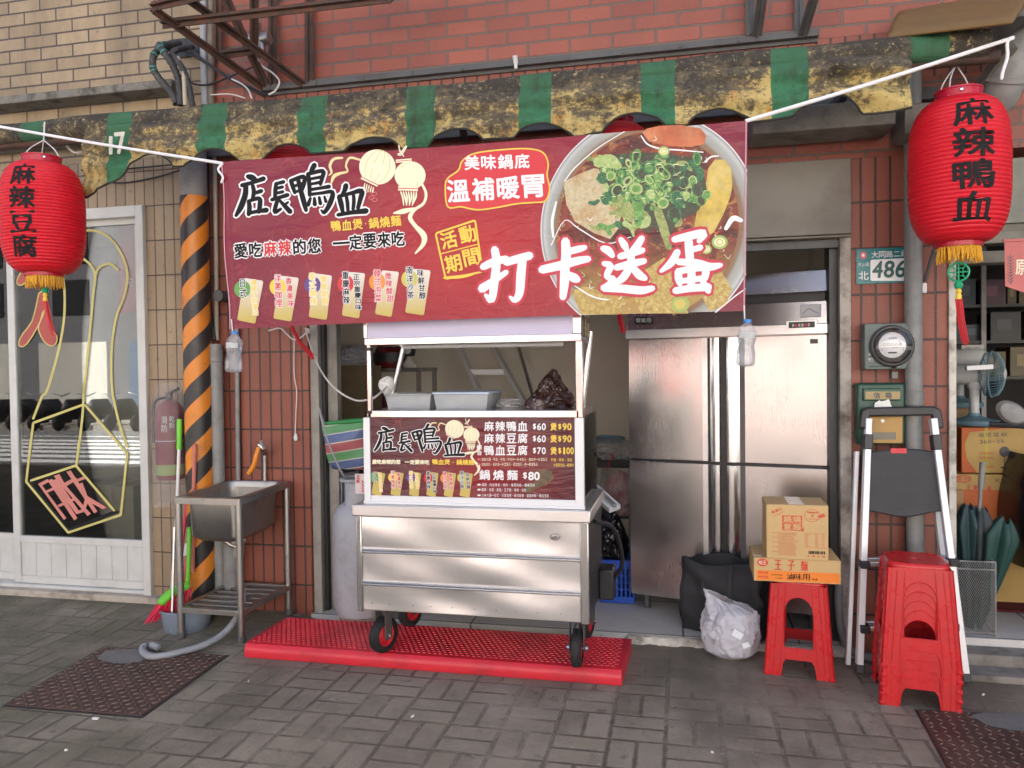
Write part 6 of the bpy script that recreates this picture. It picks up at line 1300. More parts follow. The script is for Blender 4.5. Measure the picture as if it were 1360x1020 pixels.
n = len(R_[0]); mb.v = [p for q in R_ for p in q]
for j in range(len(R_)-1):
    for i in range(n): mb.f.append([j*n+i, j*n+(i+1) % n, (j+1)*n+(i+1) % n, (j+1)*n+i]); mb.m.append(0)
mb.f.append([5*n+i for i in range(n)]); mb.m.append(0)
Q = [rr(X0+.045, X1-.045, Y0+.035, Y1-.045, ZS-.03, .05), rr(X0+.05, X1-.05, Y0+.04, Y1-.05, ZS-dz+.03, .055), rr(X0+.085, X1-.085, Y0+.075, Y1-.085, ZS-dz-.004, .05)]
b = len(mb.v); mb.v += [p for q in Q for p in q]
for j in range(2):
    for i in range(n): mb.f.append([b+j*n+i, b+(j+1)*n+i, b+(j+1)*n+(i+1) % n, b+j*n+(i+1) % n]); mb.m.append(0)
mb.f.append([b+2*n+i for i in range(n)][::-1]); mb.m.append(0)
part(mb, 'basin', m_steeld, SK, ang=50)
for x in (X0+.018, X1-.018):
    for y in (Y0+.018, Y1-.018):
        mb = MB(); mb.cyl((x,y,.0), (x,y,ZS-.03), .018, 14); lg = part(mb, 'leg', m_steeld, SK); mb = MB(); mb.lathe([(.0,0),(.021,0),(.021,.035),(.019,.04)], (x, y, 0), 14); part(mb, 'foot', m_dgrey, lg)
mb = MB(); zz = .165
for p, q in (((X0,Y0+.018,zz),(X1,Y0+.018,zz)), ((X0,Y1-.018,zz),(X1,Y1-.018,zz))): mb.bar((p[0]+.03,p[1],p[2]), (q[0]-.03,q[1],q[2]), .028, .03)
for x in (X0+.018, X1-.018): mb.bar((x,Y0+.02,zz), (x,Y1-.02,zz), .028, .03)
for k in range(1, 6): y = Y0+.018+(Y1-Y0-.036)*k/6; mb.bar((X0+.03,y,zz), (X1-.03,y,zz), .022, .02)
part(mb, 'slat_shelf', m_steeld, SK, bevel=.002)
dx, dy = X0+.23, Y0+.22
mb = MB(); mb.lathe([(0,ZS-dz-.13),(.026,ZS-dz-.13),(.028,ZS-dz-.06),(.04,ZS-dz-.05),(.042,ZS-dz),(0,ZS-dz)], (dx, dy, 0), 18); part(mb, 'drain', M('old drain plastic', (.34,.31,.26), .5, dirt=(.12,.10,.08), damt=.6), SK)
mb = MB(); P = spline([(dx,dy,ZS-dz-.11), (dx+.005,dy,.30), gz(316,805,.16)+Vector((0,.0,0)), gz(300,838,.06), gz(272,856,.03), gz(235,867,.024), gz(205,872,.022), gz(192,868,.022), gz(190,860,.024), gz(200,857,.026), gz(210,860,.028)], 26)
rs = [.0165+(.0022 if i % 2 else -.0008) for i in range(len(P))]; mb.tube(P, rs, 14); part(mb, 'hose', M('grey corrugated hose', (.30,.31,.32), .5), SK, ang=80)
mb = MB(); mb.tube([pt(283, 714, -.3), pt(300, 727, -.28), pt(312, 732, -.26)], .013, 10); part(mb, 'overflow', m_steeld, SK)
for ch in SK.children_recursive:
    for v in ch.data.vertices:
        y = v.co.y-.24; k = max(0, y+.47)
        if y > -.48: v.co.z += .085*k*(1 if ch.name.split('.')[0] != 'hose' else .3); v.co.x += .17*k
FC = thing('faucet', 'wall tap with a chrome lever and an orange hose piece above the sink', 'tap', pt(352, 600, -.02))
mb = MB(); mb.tube([pt(352, 640, -.02), pt(351.5, 602, -.02)], .013, 12); mb.tube([pt(351.5, 603, -.02), pt(351, 598, -.06), pt(345, 597, -.10)], .014, 12); part(mb, 'pipe', m_steeld, FC)
mb = MB(); mb.cyl(pt(350, 597, -.09), pt(342, 590, -.11), .014, 12); mb.bar(pt(352, 596, -.10), pt(346, 585, -.12), .012, .02); part(mb, 'lever', m_chrome, FC, bevel=.002)
mb = MB(); mb.tube(spline([pt(344, 594, -.11), pt(340, 606, -.12), pt(337, 618, -.12), pt(330, 629, -.12)], 6), .014, 12); part(mb, 'hose_piece', M('orange hose', (.75,.26,.02), .4), FC)
# ================= brooms and bucket
def stick(label, P, r, mat, name='broom', grip=None):
    T = thing(name, label, 'broom', P[-1], 'brooms and mops leaning at the corner'); mb = MB(); mb.tube(P, r, 10); part(mb, 'handle', mat, T)
    if grip: mb = MB(); mb.tube(grip[0], grip[1], 12); part(mb, 'grip', grip[2], T)
    return T
m_lime = M('lime plastic', (.14,.55,.03), .4); m_pinkp = M('red enamelled stick', (.62,.05,.08), .35)
T = stick('broom with a green grip, a bright green head and red bristles', [pt(238, 590, -.17), pt(234, 700, -.24), pt(228, 790, -.34)], .010, m_white, grip=([pt(238.5, 557, -.15), pt(238, 597, -.17)], .016, m_lime))
hx = gz(232, 800, .10); mb = MB(); hy = -.37
A_, B_ = pt(212, 803, hy-.05), pt(252, 778, hy+.08)
mb.tube(spline([A_, A_.lerp(B_, .3)+Vector((0,0,.022)), A_.lerp(B_, .7)+Vector((0,0,.02)), B_], 6), [.014]+[.026]*17+[.014], 12); part(mb, 'head', m_lime, T)
mb = MB(); r = random.Random(6)
for i in range(150):
    t = r.random(); p = A_.lerp(B_, t)+Vector((r.uniform(-.02,.02), r.uniform(-.02,.02), -.005)); d = Vector((-.055+.04*t+r.uniform(-.018,.018), -.02+r.uniform(-.02,.02), -.095+r.uniform(-.012,.012)))
    mb.tube([p, p+d*.5, p+d], [.0035, .0035, .002], 4)
part(mb, 'bristles', M('red bristles', (.70,.02,.07), .5), T)
stick('long red stick leaning left of the striped pipe', [pt(264, 545, -.05), pt(248, 670, -.14), pt(236, 770, -.25)], .0125, m_pinkp, 'mop')
stick('salmon stick standing in front of the striped pipe', [pt(259, 590, -.22), pt(257, 660, -.22), pt(256, 760, -.22)], .012, M('salmon stick', (.52,.16,.12), .45), 'mop')
T = stick('short red stick slanting behind the sink, its foot in the bucket', [pt(281, 590, -.04), pt(262, 665, -.12), pt(250, 730, -.20), pt(242, 790, -.27)], .0125, m_pinkp, 'mop'); mb = MB(); mb.tube([pt(247, 738, -.215), pt(249, 722, -.20)], .0155, 10); part(mb, 'sleeve', m_white, T)
stick('green flat handled brush standing beside the bucket', [pt(252, 700, -.25), pt(250, 760, -.28), pt(247, 806, -.30)], .013, m_lime, 'brush')
stick('thin grey pole standing beside the sink leg', [pt(232, 700, -.35), pt(228, 838, -.42)], .009, m_alu, 'mop')
BK_ = thing('bucket', 'grey plastic bucket under the sink shelf holding the broom foot', 'bucket', (gz(243, 838).x, -.30, 0)); bx_ = gz(243, 838).x
mb = MB(); mb.lathe([(0,.004),(.12,.004),(.125,.01),(.15,.13),(.155,.13),(.155,.14),(.147,.14),(.12,.012),(0,.012)], (bx_, -.30, 0), 32); part(mb, 'tub', M('grey blue plastic', (.20,.24,.30), .4), BK_)
mb = MB(); mb.tube([(bx_+.15*math.cos(a), -.30+.15*math.sin(a)*.9, .14+.02*math.sin(a)) for a in [math.pi*k/10 for k in range(11)]], .005, 6); part(mb, 'bail', M('teal handle', (.05,.28,.25), .4), BK_)
# ================= on the right pillar
HS = thing('house_number', 'teal enamel house number plate reading 486 on the right pillar', 'sign', pt(1170, 375, -.006))
fh = lambda u, v, l: pt(u, v, -.0085-l*.0004)
mb = MB(); a, b = pt(1137, 331, -.008), pt(1212, 375, -.008); mb.box((a.x,-.008,b.z),(b.x,-.002,a.z)); part(mb, 'plate', M('teal enamel', (.012,.17,.18), .3), HS, bevel=.001)
mb = MB(); q = roundq([(1156,345),(1222,342),(1222,373),(1156,373)], 3); flat(mb, q, fh, 0, 1)
line(mb, '486', 1158, 358, 1204, 357, 23, fh, 1, .7, 3, .82, .12); line(mb, '大同路二段', 1157, 338.5, 1206, 336.5, 8.5, fh, 0, .1, 2, .9)
disc(mb, 1146.5, 339, 4.6, 5, fh, 2, 2); disc(mb, 1146.5, 339, 2, 2.2, fh, 0, 3)
line(mb, '汐止區', 1139, 351.5, 1155, 351, 4.6, fh, 0, 0, 2, .9); put(mb, '北', 1147, 366, 13, 11, fh, 0, .1, 2)
part(mb, 'lettering', [i_white, INK('teal digits', (.02,.10,.085)), i_pink], HS)
ME = thing('electric_meter', 'grey green electric meter with a round glass dial on the right pillar', 'meter', pt(1175, 492, -.05))
a, b = pt(1148, 430, -.10), pt(1208, 490, -.10)
m_mg = M('grey green metal', (.10,.135,.125), .45, dirt=(.06,.06,.05), damt=.4)
mb = MB(); ch = .018
mb.prism([(a.x,a.z),(a.x,b.z),(b.x-ch,b.z),(b.x,b.z+.04),(b.x,a.z-ch),(b.x-ch,a.z)], lambda x, y, w: Vector((x, w, y)), -.10, -.002); part(mb, 'case', m_mg, ME, bevel=.004)
c = pt(1184, 459.5, -.10); RX = Matrix.Rotation(RD(90), 3, 'X')
mb = MB(); mb.lathe([(.105,0),(.105,.012),(.095,.025),(.090,.025),(.088,.016),(0,.016)], c, 36, 0, RX); part(mb, 'bezel', m_dgrey, ME)
mb = MB(); mb.lathe([(.0,.0172),(.062,.0172),(.064,.016)], c+Vector((.0,0,.004)), 32, 0, RX); dl = part(mb, 'dial', i_white, ME)
mb = MB(); fd_ = lambda x, y, l: c+Vector((x, -.018-l*.0003, .004-y))
for k in range(5): ring(mb, -.036+.018*k, -.002, .007, .007, .0015, fd_, 0, 1, 14)
ribbon(mb, [(-.058,.014,.002),(.058,.014,.002)], fd_, 0, 1); ribbon(mb, [(-.018,.038,.008),(.018,.038,.008)], fd_, 0, 1, 0, 0); line(mb, '2015', -.02, -.034, .02, -.034, .009, fd_, 0, 0, 1)
for x in (-.05, .05): disc(mb, x, .024, .003, .003, fd_, 0, 1, 8)
part(mb, 'markings', m_dgrey, dl)
mb = MB(); mb.lathe([(.088,.018),(.084,.05),(.06,.068),(.03,.075),(0,.077)], c, 32, 0, RX); part(mb, 'glass_cover', glassmat('meter glass', (.93,.93,.93), 1.2), ME)
mb = MB(); fc = lambda u, v, l: pt(u, v, -.1005-l*.0004)
ribbon(mb, [(1153,477,1.2),(1165,476,1.2),(1176,479,1),(1188,477,1)], fc, 0, 1); line(mb, '92-1655-09', 1153, 478, 1190, 477, 5, fc, 0, 0, 2, .8, .2); ribbon(mb, [(1153,471,1.2),(1162,471,1.2)], fc, 0, 1); ribbon(mb, [(1156,469,.8),(1153,471,1)], fc, 0, 1.1); line(mb, '2015', 1195, 472, 1206, 472, 4, fc, 0, 0, 2)
disc(mb, 1187, 487, 4.2, 2.6, fc, 1, 1); ribbon(mb, [(1154,487,.7),(1182,486.5,.7)], fc, 1, 1, 0, 0); part(mb, 'marks', [i_grey, i_black], ME)
mb = MB(); q = pt(1188, 498, -.02); mb.box((q.x-.014,-.03,q.z-.018),(q.x+.014,-.004,q.z+.018)); solo(mb, 'wall_tag', m_greyp, 'small grey tag on the wall right under the electric meter', 'tag', bevel=.002)
MBX = thing('mailbox', 'green mailbox with a yellow lower flap, behind the step ladder', 'mailbox', pt(1170, 592, -.05))
a, b = pt(1138, 509, -.09), pt(1203, 591, -.09); fb_ = lambda u, v, l: pt(u, v, -.0905-l*.0004)
mb = MB(); mb.box((a.x,-.09,b.z),(b.x,-.002,a.z)); part(mb, 'case', M('dark green enamel', (.012,.06,.038), .35, dirt=(.03,.05,.035), damt=.5), MBX, bevel=.012)
mb = MB(); p, q = pt(1146, 516, -.10), pt(1196, 532, -.10); mb.box((p.x,-.105,q.z),(q.x,-.088,p.z)); s_ = part(mb, 'slot_lid', M('green enamel lid', (.018,.085,.05), .35), MBX, bevel=.005)
mb = MB(); p, q = pt(1149, 520, -.10), pt(1195, 530, -.10); mb.box((p.x,-.1075,q.z),(q.x,-.104,p.z), 0); f2 = lambda u, v, l: pt(u, v, -.108-l*.0004); line(mb, '信箱', 1157, 525, 1188, 525, 8, f2, 1, .2, 1, .55); part(mb, 'name_strip', [M('tan strip', (.36,.27,.12), .5), m_dgrey], s_)
mb = MB(); p, q = pt(1151, 553, -.095), pt(1199, 589, -.095); mb.box((p.x,-.098,q.z),(q.x,-.088,p.z)); fl2 = part(mb, 'flap', M('ochre flap', (.42,.25,.07), .5), MBX, bevel=.004)
mb = MB(); p, q = pt(1156, 574, -.1), pt(1190, 584, -.1); mb.box((p.x,-.0995,q.z),(q.x,-.097,p.z), 0); k_ = pt(1172, 559, -.1); mb.cyl((k_.x,-.102,k_.z), (k_.x,-.096,k_.z), .009, 12, 1); part(mb, 'window', [M('dusty glass', (.16,.14,.10), .2), m_steeld], fl2)
mb = MB(); flat(mb, [(1161,541),(1162,535),(1166,533),(1168,531),(1170,533),(1176,532),(1180,530),(1182,533),(1183,537),(1185,541),(1178,544),(1166,544)], lambda u, v, l: pt(u, v, -.1062), 0, 1); part(mb, 'sticker', m_white, MBX)
xr = pt(1213.5, 420, -.07).x
pipe('fat grey drain pipe running the height of the right pillar', [(xr-.004, -.07, 2.95), (xr, -.07, 1.2), (xr+.012, -.07, 0)], .041, M('old grey pvc', (.23,.235,.225), .5, var=.15, dirt=(.10,.10,.095), damt=.5, dsc=6), 'drain_pipe', [(xr, -.07, 1.33)])
mb = MB(); mb.tube([pt(1245, 318, -.10), pt(1228, 374, -.03)], .010, 8); solo(mb, 'stay_rod', m_dgrey, 'dark rod slanting up from the right pillar behind the lantern', 'rod')
mb = MB(); q = pt(1227, 384, -.02); mb.box((q.x-.012,-.03,q.z-.02),(q.x+.012,-.003,q.z+.03)); solo(mb, 'wall_clip', m_white, 'small white clip on the right pillar at the rod end', 'clip', bevel=.004)
pipe('grey corrugated hose on the ground behind the stool and ladder', [Vector(p) for p in spline([(.80,.02,.40), (.79,-.02,.25), (.80,-.05,.12), (.84,-.10,.04), (.93,-.14,.03), (1.05,-.13,.03)], 8)], .02, M('grey hose', (.20,.20,.20), .55), 'hose', (), None)
# ================= step ladder
SL = thing('step_ladder', 'folded aluminium step ladder with black platform leaning on the right pillar', 'ladder', (1.06, -.25, 0))
yb, yt = -.33, -.135
def lp(u, v): t = (895-v)/350.; return pt(u, v, yb+(yt-yb)*t)
railL = [(1153, 556), (1141, 893)]; railR = [(1239, 556), (1283, 905)]
for k, (a, b) in enumerate((railL, railR)):
    p, q = lp(*a), lp(*b); q.z = max(q.z, .0); mb = MB(); mb.bar(p, q, .030, .045, (0, 1, 0)); rl = part(mb, 'rail', m_aluw, SL, bevel=.003)
    mb = MB(); mb.bar(q+(p-q)*.0, q+(p-q).normalized()*.04, .036, .05, (0, 1, 0)); part(mb, 'foot', m_black, rl, bevel=.003)
    o = Vector((-.032 if k == 0 else -.012, .075, 0)); mb = MB(); mb.bar(p+o+(q-p)*.14, q+o+Vector((0,.02,0)), .022, .035, (0, 1, 0)); part(mb, 'rear_rail', m_aluw, SL, bevel=.003)
    d = (q-p); c_ = p+d*.095; mb = MB(); mb.bar(c_-d*.03, c_+d*.03, .040, .062, (0, 1, 0)); part(mb, 'bracket', m_black, rl, bevel=.004)
P = [lp(1150, 566), lp(1148, 552), lp(1152, 546), lp(1165, 544.5), lp(1200, 544.5), lp(1225, 543), lp(1236, 543.5), lp(1242, 552), lp(1244, 566)]
mb = MB(); Q = [lp(1147, 566), lp(1149, 549.5), lp(1153, 547), lp(1238, 545.5), lp(1243, 548), lp(1246, 566)]
for a, b in zip(Q, Q[1:]): mb.bar(a+(a-b).normalized()*.012, b+(b-a).normalized()*.012, .045, .034, (0, 1, 0))
part(mb, 'hand_rail', m_black, SL, bevel=.008)
mb = MB(); y_ = -.215; n_ = 14
top = [(1150+101*i/n_, 601-5*math.sin(math.pi*min(1, i/n_*1.0))) for i in range(n_+1)]; bot_ = [(1252-101*i/n_, 683-2.5*math.cos(2*math.pi*i/n_)*1.5-0*i) for i in range(n_+1)]
f3 = lambda u, v, w: pt(u, v, y_+w+(683-v)/82*.05)
mb.prism(top+bot_, f3, 0, .035); pl_ = part(mb, 'platform', M('ribbed black plastic', (.030,.032,.036), .55, bump=.6, bsc=300, stretch=(1, 1, .05)), SL, bevel=.006)
mb = MB()
for i in range(24): mb.bar(f3(1156, 607+3*i, -.0004), f3(1246, 607+3*i, -.0004), .0035, .0016, (0, 1, 0))
part(mb, 'grip_ribs', m_black, pl_)
mb = MB(); flat(mb, [(1183,595.5),(1204,595.5),(1204,602),(1183,602)], lambda u, v, l: f3(u, v, -.004), 0); part(mb, 'tag', i_red, pl_)
for v, yo, nm in ((748, 0, 1), (833, -.0, 0)):
    a, b = lp(1147, v), lp(1264, v-3); mb = MB(); mb.bar(a, b, .06, .022); mb.bar(a+Vector((0,.05,.0)), b+Vector((0,.05,0)), .03, .03); st_ = part(mb, 'tread', m_alu, SL, bevel=.003)
    for p in (a, b): mb = MB(); mb.bar(p+Vector((-.022,-.01,0)), p+Vector((.022,-.01,0)), .07, .036); part(mb, 'joint', m_black, st_, bevel=.005)
# ================= neighbour shop on the right
def fan(label, u, v, y, hh, yaw, face_r):
    p = pt(u, v, y); T = thing('desk_fan', label, 'fan', p, 'table fans in the neighbour shop'); A = Matrix.Rotation(yaw, 3, 'Z')
    mg = bpy.data.materials.get('fan grey') or M('fan grey', (.55,.56,.55), .4); mt = bpy.data.materials.get('fan teal') or M('fan teal', (.14,.25,.30), .4)
    mb = MB(); mb.lathe([(0,0),(.13,0),(.135,.012),(.13,.028),(.07,.040),(.035,.055),(.030,.07),(0,.07)], p, 28); part(mb, 'base', mt, T)
    mb = MB(); mb.lathe([(.028,.05),(.026,.12),(.030,hh-.05),(.04,hh-.03),(.04,hh),(0,hh)], p, 16); part(mb, 'stem', mg, T)
    c = p+Vector((0,0,hh+.04)); B2 = A @ Matrix.Rotation(RD(90), 3, 'Y'); mb = MB(); mb.lathe([(0,-.15),(.045,-.145),(.06,-.12),(.062,.0),(.055,.03),(0,.03)], c, 20, 0, B2); part(mb, 'motor', mg, T)
    mb = MB(); R = face_r; D = .06
    for k in range(44):
        a = 2*math.pi*k/44
        pr = lambda r_, z: c+B2 @ Vector((r_*math.cos(a), r_*math.sin(a), z))
        mb.tube([pr(.03, .02), pr(R*.55, .035), pr(R*.93, .055), pr(R, .09), pr(R*.9, .125), pr(R*.5, .15), pr(.03, .155)], .0016, 4)
    for r_, z in ((R, .09), (R*.7, .14), (R*.7, .045)): mb.tube([c+B2 @ Vector((r_*math.cos(2*math.pi*k/40), r_*math.sin(2*math.pi*k/40), z)) for k in range(40)], .005 if r_ == R else .0018, 5, closed=True)
    part(mb, 'cage', mt, T)
    for k in range(3):
        mb = MB(); mb.grid(lambda s, t: c+B2 @ (Matrix.Rotation(2*math.pi*k/3, 3, 'Z') @ Vector(((.04+(R*.82)*s*.95)*math.cos((t-.5)*1.3), (.04+(R*.82)*s*.95)*math.sin((t-.5)*1.3), .09+.035*(t-.5)))), 6, 6); part(mb, 'blade', glassmat('fan blade %d%d' % (k, u), (.35,.45,.48), 1.), T)
    mb = MB(); mb.lathe([(0,.165),(.03,.16),(.035,.15),(0,.15)], c, 16, 0, B2); part(mb, 'hub', mg, T)
    return T
yN = .62
m_c1, m_c2 = M('orange fan carton', (.55,.13,.03), .6), M('tan fan carton', (.50,.33,.10), .6)
def shopbox(label, u0, u1, v0, v1, y, dep, mats, fn=None, zb=None):
    a, b = pt(u0, v0, y), pt(u1, v1, y); T = thing('carton', label, 'box', ((a.x+b.x)/2, y+dep/2, zb if zb is not None else b.z), 'boxes in the neighbour shop'); mb = MB(); mb.box((a.x,y,zb if zb is not None else b.z),(b.x,y+dep,a.z)); part(mb, 'box', mats[0], T, bevel=.003)
    if fn: mb = MB(); fn(mb, lambda u, v, l: pt(u, v, y-.0008-l*.0004)); part(mb, 'print', mats[1:], T, smooth=False)
    return T
def p1(mb, f):
    flat(mb, [(1288,574),(1340,569),(1372,569),(1372,628),(1298,628),(1284,610),(1281,590)], f, 0, 1); line(mb, '循環電扇', 1298, 578, 1338, 577, 5.5, f, 1, 0, 2, .8); line(mb, '360°涼風', 1300, 587, 1334, 586, 5, f, 1, 0, 2, .8)
    flat(mb, [(1308,568),(1312,568),(1313,628),(1309,628)], f, 2, 1.5); disc(mb, 1334, 600, 7, 7, f, 1, 2); ribbon(mb, [(1334,606,1.5),(1334,620,1.5)], f, 1, 2); disc(mb, 1334, 621, 5, 1.6, f, 1, 2)
    for y in (602, 608, 620): line(mb, '強風節能', 1300, y, 1320, y, 3, f, 3, 0, 2)
shopbox('orange fan carton with a tan oval, carrying the teal desk fan', 1277, 1362, 568, 629, yN, .40, [m_c1, m_c2, m_dgrey, M('yellow strap', (.50,.42,.05), .4), i_red], p1)
def p2(mb, f):
    ring(mb, 1279, 636, 11, 5, 1.2, f, 0, 1); line(mb, '電扇', 1270, 636, 1288, 636, 5, f, 0, 0, 2); line(mb, '王電風扇', 1282, 647, 1318, 649, 6, f, 0, .1, 1, .6); line(mb, 'KT', 1322, 638, 1336, 638, 5, f, 1, 0, 1)
    flat(mb, [(1267,650),(1370,652),(1370,700),(1267,700)], f, 2, .5)
shopbox('tan and orange fan carton at the bottom, behind the umbrella basket', 1266, 1362, 629.5, 705, yN-.02, .40, [m_c2, i_red, m_dgrey, m_c1], p2, .12)
def p3(mb, f): line(mb, '風扇', 1264, 570, 1284, 570, 5, f, 0, 0, 1); ribbon(mb, [(1264,592,2),(1284,592,2)], f, 0, 1, 0, 0); line(mb, 'FAN', 1264, 550, 1284, 550, 4, f, 0, 0, 1)
shopbox('plain brown carton standing left of the fan cartons', 1260, 1287, 541, 720, .98, .3, [M('dull brown carton', (.27,.18,.085), .7), m_dgrey], p3, .12)
fan('grey desk fan with a teal base and cage, on the orange carton', 1294, 564, yN+.17, .26, RD(-28), .135)
fan('grey desk fan turned away, at the left on the brown carton', 1274, 540, 1.05, .26, RD(160), .17)
# umbrella basket
UB = thing('umbrella_basket', 'grey wire mesh basket for umbrellas at the neighbour shop entrance', 'basket', (pt(1297, 845, .08).x, .1, .12))
a, b = pt(1276, 745, .02), pt(1322, 745, .02); a2, b2 = pt(1271, 840, .02), pt(1322, 845, .02); zt2, zb2 = a.z, .135; x0u, x1u = a2.x-.0, b2.x
mb = MB()
def mesh(P, Q, z0, z1, n, m):
    for k in range(-m, n+1):
        for sgn in (1, -1):
            s0, s1 = k/n, (k+m)/n; t0, t1 = 0., 1.
            if s0 < 0: t0 = -s0/(s1-s0); s0 = 0.
            if s1 > 1: t1 = (1-k/n)/(m/n); s1 = 1.
            if t1 <= t0: continue
            za, zb = (z0+(z1-z0)*t0, z0+(z1-z0)*t1) if sgn > 0 else (z1-(z1-z0)*t0, z1-(z1-z0)*t1)
            p, q = P.lerp(Q, s0), P.lerp(Q, s1); p = p.copy(); q = q.copy(); p.z = za; q.z = zb; mb.tube([p, q], .0011, 4, cap=False)
C4 = [Vector((x0u,.02,0)), Vector((x1u,.02,0)), Vector((x1u,.20,0)), Vector((x0u,.20,0))]
for i in range(4): mesh(C4[i], C4[(i+1) % 4], zb2, zt2, 16, 18)
part(mb, 'wire_mesh', m_greyp, UB)
mb = MB()
for z in (zb2, zt2, zt2-.04): mb.tube([Vector((p.x, p.y, z)) for p in C4], .005, 6, closed=True)
for p in C4: mb.tube([(p.x, p.y, .12), (p.x, p.y, zt2)], .005, 6)
part(mb, 'frame', m_greyp, UB)
def umb(label, u0, v0, u1, v1, y0, y1, col, rad, seed, handle=True):
    p, q = pt(u0, v0, y0), pt(u1, v1, y1); d = (p-q); T = thing('umbrella', label, 'umbrella', q, 'umbrellas in the basket'); L = d.length; r = random.Random(seed); D = d.normalized(); x = D.cross(Vector((0,1,0))).normalized(); y = D.cross(x)
    mb = MB(); mb.grid(lambda u, v: q+D*(L*v)+(x*math.cos(6.283*u)+y*math.sin(6.283*u))*(rad*(.12+.88*v**.8)*(1+.30*math.sin(5*6.283*u+v*3+seed))*(1-.55*max(0, v-.86)*7))+D*max(0, v-.7)*.05*math.sin(5*6.283*u+seed), 72, 20); part(mb, 'canopy', M('umbrella cloth %d' % seed, col, .6, var=.25), T, ang=80)
    if handle: mb = MB(); mb.tube([p-D*.1, p+D*.17], .009, 10); mb.tube([p+D*.10, p+D*.24], .014, 10); part(mb, 'handle', m_greyp, T)
umb('dark green umbrella leaning right in the wire basket', 1334, 690, 1300, 835, .10, .12, (.012,.055,.045), .075, 3, False); umb('dark grey umbrella with an upright steel handle in the basket', 1301, 675, 1290, 835, .14, .12, (.02,.03,.032), .07, 5); umb('dark blue green umbrella at the left of the basket', 1285, 672, 1286, 835, .13, .14, (.012,.04,.045), .06, 8, False)
mb = MB(); mb.bar(pt(1272, 650, .20), pt(1280, 835, .16), .05, .02, (0,1,0)); solo(mb, 'wooden_board', M('bare wood', (.30,.17,.07), .7), 'bare wooden board standing behind the umbrella basket', 'board', bevel=.002)
# shelves with boxes at the back
SH = thing('shop_shelf', 'dark shelf full of boxes along the back of the neighbour shop', 'shelf', (2.4, 1.6, .12))
for v in (404, 452, 500): z = pt(1320, v, 1.5).z; mb = MB(); mb.box((1.45,1.5,z-.02),(4.4,1.9,z)); part(mb, 'board', M('shelf board %d' % v, (.06,.06,.056), .6), SH)
for u in (1306,): x = pt(u, 450, 1.5).x; mb = MB(); mb.box((x-.015,1.49,.12),(x+.015,1.52,2.3)); part(mb, 'upright', m_greyp, SH)
r = random.Random(17); k = 0
for row, (v, hh) in enumerate(((404, .20), (452, .22), (500, .20))):
    z = pt(1320, v, 1.5).z; x = pt(1268, v, 1.55).x
    while x < 2.95:
        w = r.uniform(.05, .20); h = hh*r.uniform(.5, 1); c = r.choice([(.03,.03,.03), (.06,.056,.05), (.14,.135,.125), (.05,.04,.025), (.07,.025,.04), (.03,.04,.05), (.10,.075,.03), (.02,.02,.02)])
        mb = MB(); mb.box((x,1.54,z+.001),(x+w,1.54+.25,z+h)); mb.box((x+w*.2,1.538,z+h*.35),(x+w*.7,1.54,z+h*.75), 1); k += 1
        solo(mb, 'shelf_box', [M('goods %d' % k, c, .5, var=.3), M('goods label %d' % k, clampc(c, 2.2), .5, var=.3)], ['top', 'middle', 'lower'][row]+' shelf goods box, one of many dim boxes in the neighbour shop', 'box', 'goods on the %s shelf' % ['top', 'middle', 'lower'][row], bevel=.002); x += w+r.uniform(.005, .05)
a, b = pt(1277, 458, .75), pt(1307, 484, .75)
shopbox('white printed carton in front of the dark shelf, above the fans', 1277, 1307, 458, 484, 1.15, .2, [M('white carton', (.42,.42,.40), .6), m_dgrey], lambda mb, f: (line(mb, '電扇', 1281, 463, 1302, 463, 4, f, 0, 0, 1), flat(mb, [(1288,474),(1297,474),(1297,479),(1288,479)], f, 0, 1)), None)
mb = MB(); mb.bar(pt(1283, 489, .62), pt(1318, 487, .62), .03, .025); solo(mb, 'lamp_tube', i_white, 'bright white tube lying on the fans in the neighbour shop', 'tube')
# dark scooter half in the frame
SC = thing('scooter', 'dark scooter parked inside the neighbour shop, cut by the photo edge', 'scooter', (1.98, .45, .12))
cx = pt(1362, 640, .35).x+.12
mb = MB(); mb.grid(lambda u, v: Vector((cx+.17*math.cos(6.283*u)*(.5+.5*math.sin(math.pi*(.15+.8*v))), .55+.42*math.sin(6.283*u)*(.6+.4*math.sin(math.pi*v)), .38+.62*v)), 32, 20); part(mb, 'body', M('black paint', (.012,.012,.016), .2), SC)
for y in (.18, 1.1):
    mb = MB(); mb.lathe([(.12,-.05),(.20,-.05),(.24,-.03),(.25,0),(.24,.03),(.20,.05),(.12,.05)], (cx, y, .37), 28, 0, Matrix.Rotation(RD(90), 3, 'Y')); w_ = part(mb, 'wheel', m_rub, SC); mb = MB(); mb.lathe([(0,-.04),(.12,-.045),(.12,.045),(0,.04)], (cx, y, .37), 20, 0, Matrix.Rotation(RD(90), 3, 'Y')); part(mb, 'hub', m_steeld, w_)
mb = MB(); mb.tube(spline([(cx-.30,.34,1.17), (cx-.12,.30,1.16), (cx,.32,1.10), (cx+.12,.30,1.16), (cx+.30,.34,1.17)], 6), .016, 8); part(mb, 'handlebar', m_black, SC)
mb = MB(); p = pt(1343, 548, .3); mb.lathe([(0,-.03),(.06,-.022),(.075,0),(.06,.022),(0,.03)], p, 20, 0, Matrix.Rotation(.6, 3, 'Y') @ Matrix.Rotation(RD(90), 3, 'X'), 1.1, .75); mb.tube([p, p+Vector((.08,.02,-.08))], .008, 6); part(mb, 'mirror', m_greyp, SC)
mb = MB(); mb.lathe([(0,.05),(.05,.04),(.07,0),(.06,-.03)], (cx-.05,.18,.98), 20, 0, Matrix.Rotation(RD(90), 3, 'X')); part(mb, 'headlight', i_grey, SC)
